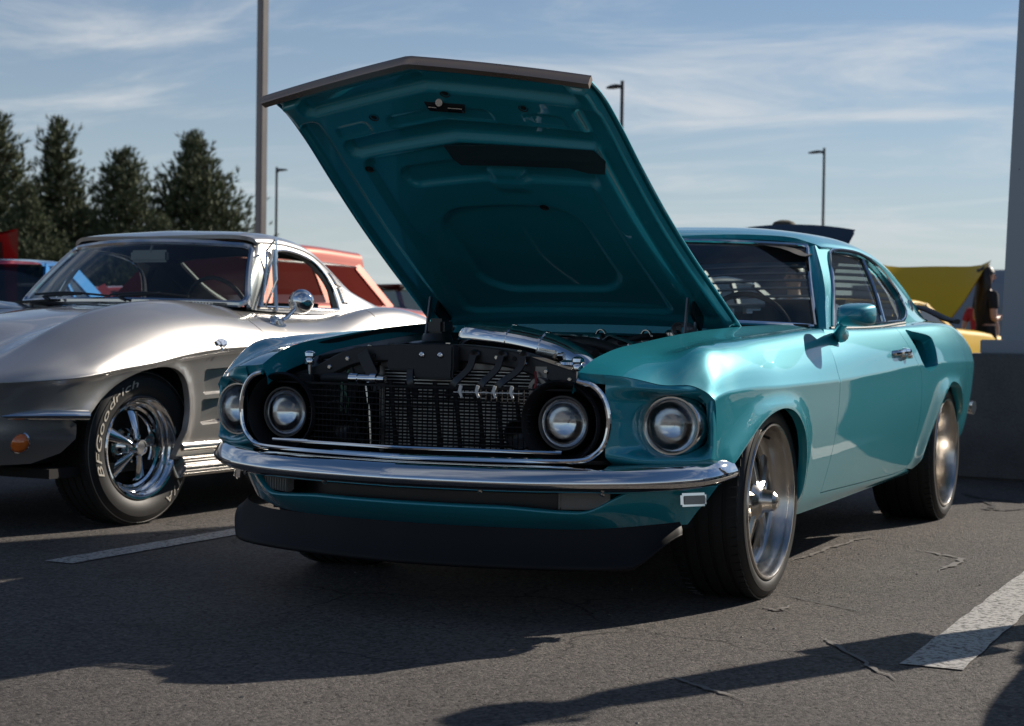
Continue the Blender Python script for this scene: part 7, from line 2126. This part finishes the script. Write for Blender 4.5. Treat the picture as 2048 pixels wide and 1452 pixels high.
# ------------------------------------------------------------------ conifers
NEEDLE = mat('pine_needles', (0.042, 0.062, 0.026), 0.75, vary=0.45, vscale=0.9)
BARK = mat('pine_bark', (0.07, 0.05, 0.035), 0.9, vary=0.3, vscale=4)
def needle_mat():
    m = NEEDLE; nt = m.node_tree; N, L = nt.nodes, nt.links
    b = N['Principled BSDF']
    g = N.new('ShaderNodeNewGeometry')
    mr = N.new('ShaderNodeValToRGB'); mr.color_ramp.elements[0].color = (0.035, 0.052, 0.024, 1); mr.color_ramp.elements[1].color = (0.16, 0.185, 0.085, 1)
    L.new(g.outputs['Random Per Island'], mr.inputs[0])
    L.new(mr.outputs[0], b.inputs['Base Color'])
    try: b.inputs['Subsurface Weight'].default_value = 0.0
    except Exception: pass
needle_mat()
def pine(loc, h, rad, label, seed, low=0.06, lobes=1.0):
    rng = random.Random(seed)
    root = empty('pine_tree', loc, rng.uniform(0, 6))
    tag(root, label, 'tree', 'pines along the left of the car park')
    mb = MB(); mb.tube([(0, 0, 0), (0.05, 0, h * 0.5), (0, 0.03, h * 0.97)], [0.022 * h, 0.014 * h, 0.003 * h], 8)
    V, F = [], []
    def tuft(p, d, s):
        # a shoot: needles fan round a short axis
        d = d.normalized()
        a = d.orthogonal().normalized(); b = d.cross(a)
        for i in range(11):
            an = rng.uniform(0, 6.283); sp = rng.uniform(0.35, 0.95)
            q = (d + (a * math.cos(an) + b * math.sin(an)) * sp).normalized()
            w_ = q.cross(d); w_ = w_.normalized() * s * 0.085 if w_.length > 1e-4 else a * s * 0.085
            o = len(V); st = p + d * s * rng.uniform(-0.3, 0.3)
            V.extend([tuple(st - w_), tuple(st + w_), tuple(st + q * s)])
            F.append((o, o + 1, o + 2))
    nb = int(46 * lobes)
    limbs = []
    for k in range(nb):
        q = low + (1 - low) * (k + rng.random() * 0.7) / nb
        z = h * q
        prof = (1 - q) ** 0.86 * (0.88 + 0.22 * math.sin(q * 11 + seed)) if q > 0.12 else 0.75 + q * 2
        for j in range(4 if q < 0.85 else 3):
            an = k * 2.4 + j * 1.571 + rng.uniform(-0.5, 0.5)
            ln = rad * prof * rng.uniform(0.70, 1.10) + 0.06 * rad
            up = rng.uniform(0.10, 0.40) + 0.5 * q
            d = Vector((math.cos(an), math.sin(an), up)).normalized()
            tip = Vector((0, 0, z)) + d * ln
            limbs.append((Vector((0, 0, z)), tip))
            n = max(7, int(ln / (h * 0.0062)))
            for i in range(n):
                t_ = 0.18 + 0.82 * (i + rng.random()) / n
                base = Vector((0, 0, z)).lerp(tip, t_)
                spread = 0.17 * ln * (1.15 - t_ * 0.55) + 0.015 * h
                p = base + Vector((rng.gauss(0, spread), rng.gauss(0, spread), rng.gauss(0, spread * 0.55)))
                dd = (d + Vector((rng.gauss(0, .4), rng.gauss(0, .4), 0.55 + rng.gauss(0, .3))))
                tuft(p, dd, h * rng.uniform(0.022, 0.036))
    for a, b in limbs[::2]:
        mb.tube([a, (a + b) / 2 + Vector((0, 0, -0.02 * h)), b], [0.006 * h, 0.004 * h, 0.001 * h], 4, caps=False)
    mb.obj('trunk', BARK, root)
    mesh_obj('crown', V, F, NEEDLE, root, smooth=False)
    return root
pine(ray(112, 62), 8.3, 2.9, 'pointed pine second from the left edge, with a narrow crown', 3)
pine(ray(242, 60), 7.05, 3.1, 'shorter broad pine between the pointed pine and the big rounded one', 5)
pine(ray(385, 63), 7.95, 3.9, 'big rounded pine standing nearest the square light pole', 8, lobes=1.15)
pine(ray(-14, 60), 8.3, 2.9, 'pine cut off by the left edge of the picture', 12)
pine(ray(172, 72), 5.6, 2.6, 'dark pine filling the gap behind the two left pines', 17)
pine(ray(50, 57), 5.6, 2.6, 'low bushy pine in front of the left pines', 21)
pine(ray(318, 58), 4.6, 2.3, 'low pine at the foot of the big rounded pine', 29)
pine(ray(460, 66), 4.7, 2.3, 'small pine at the right end of the row', 33)
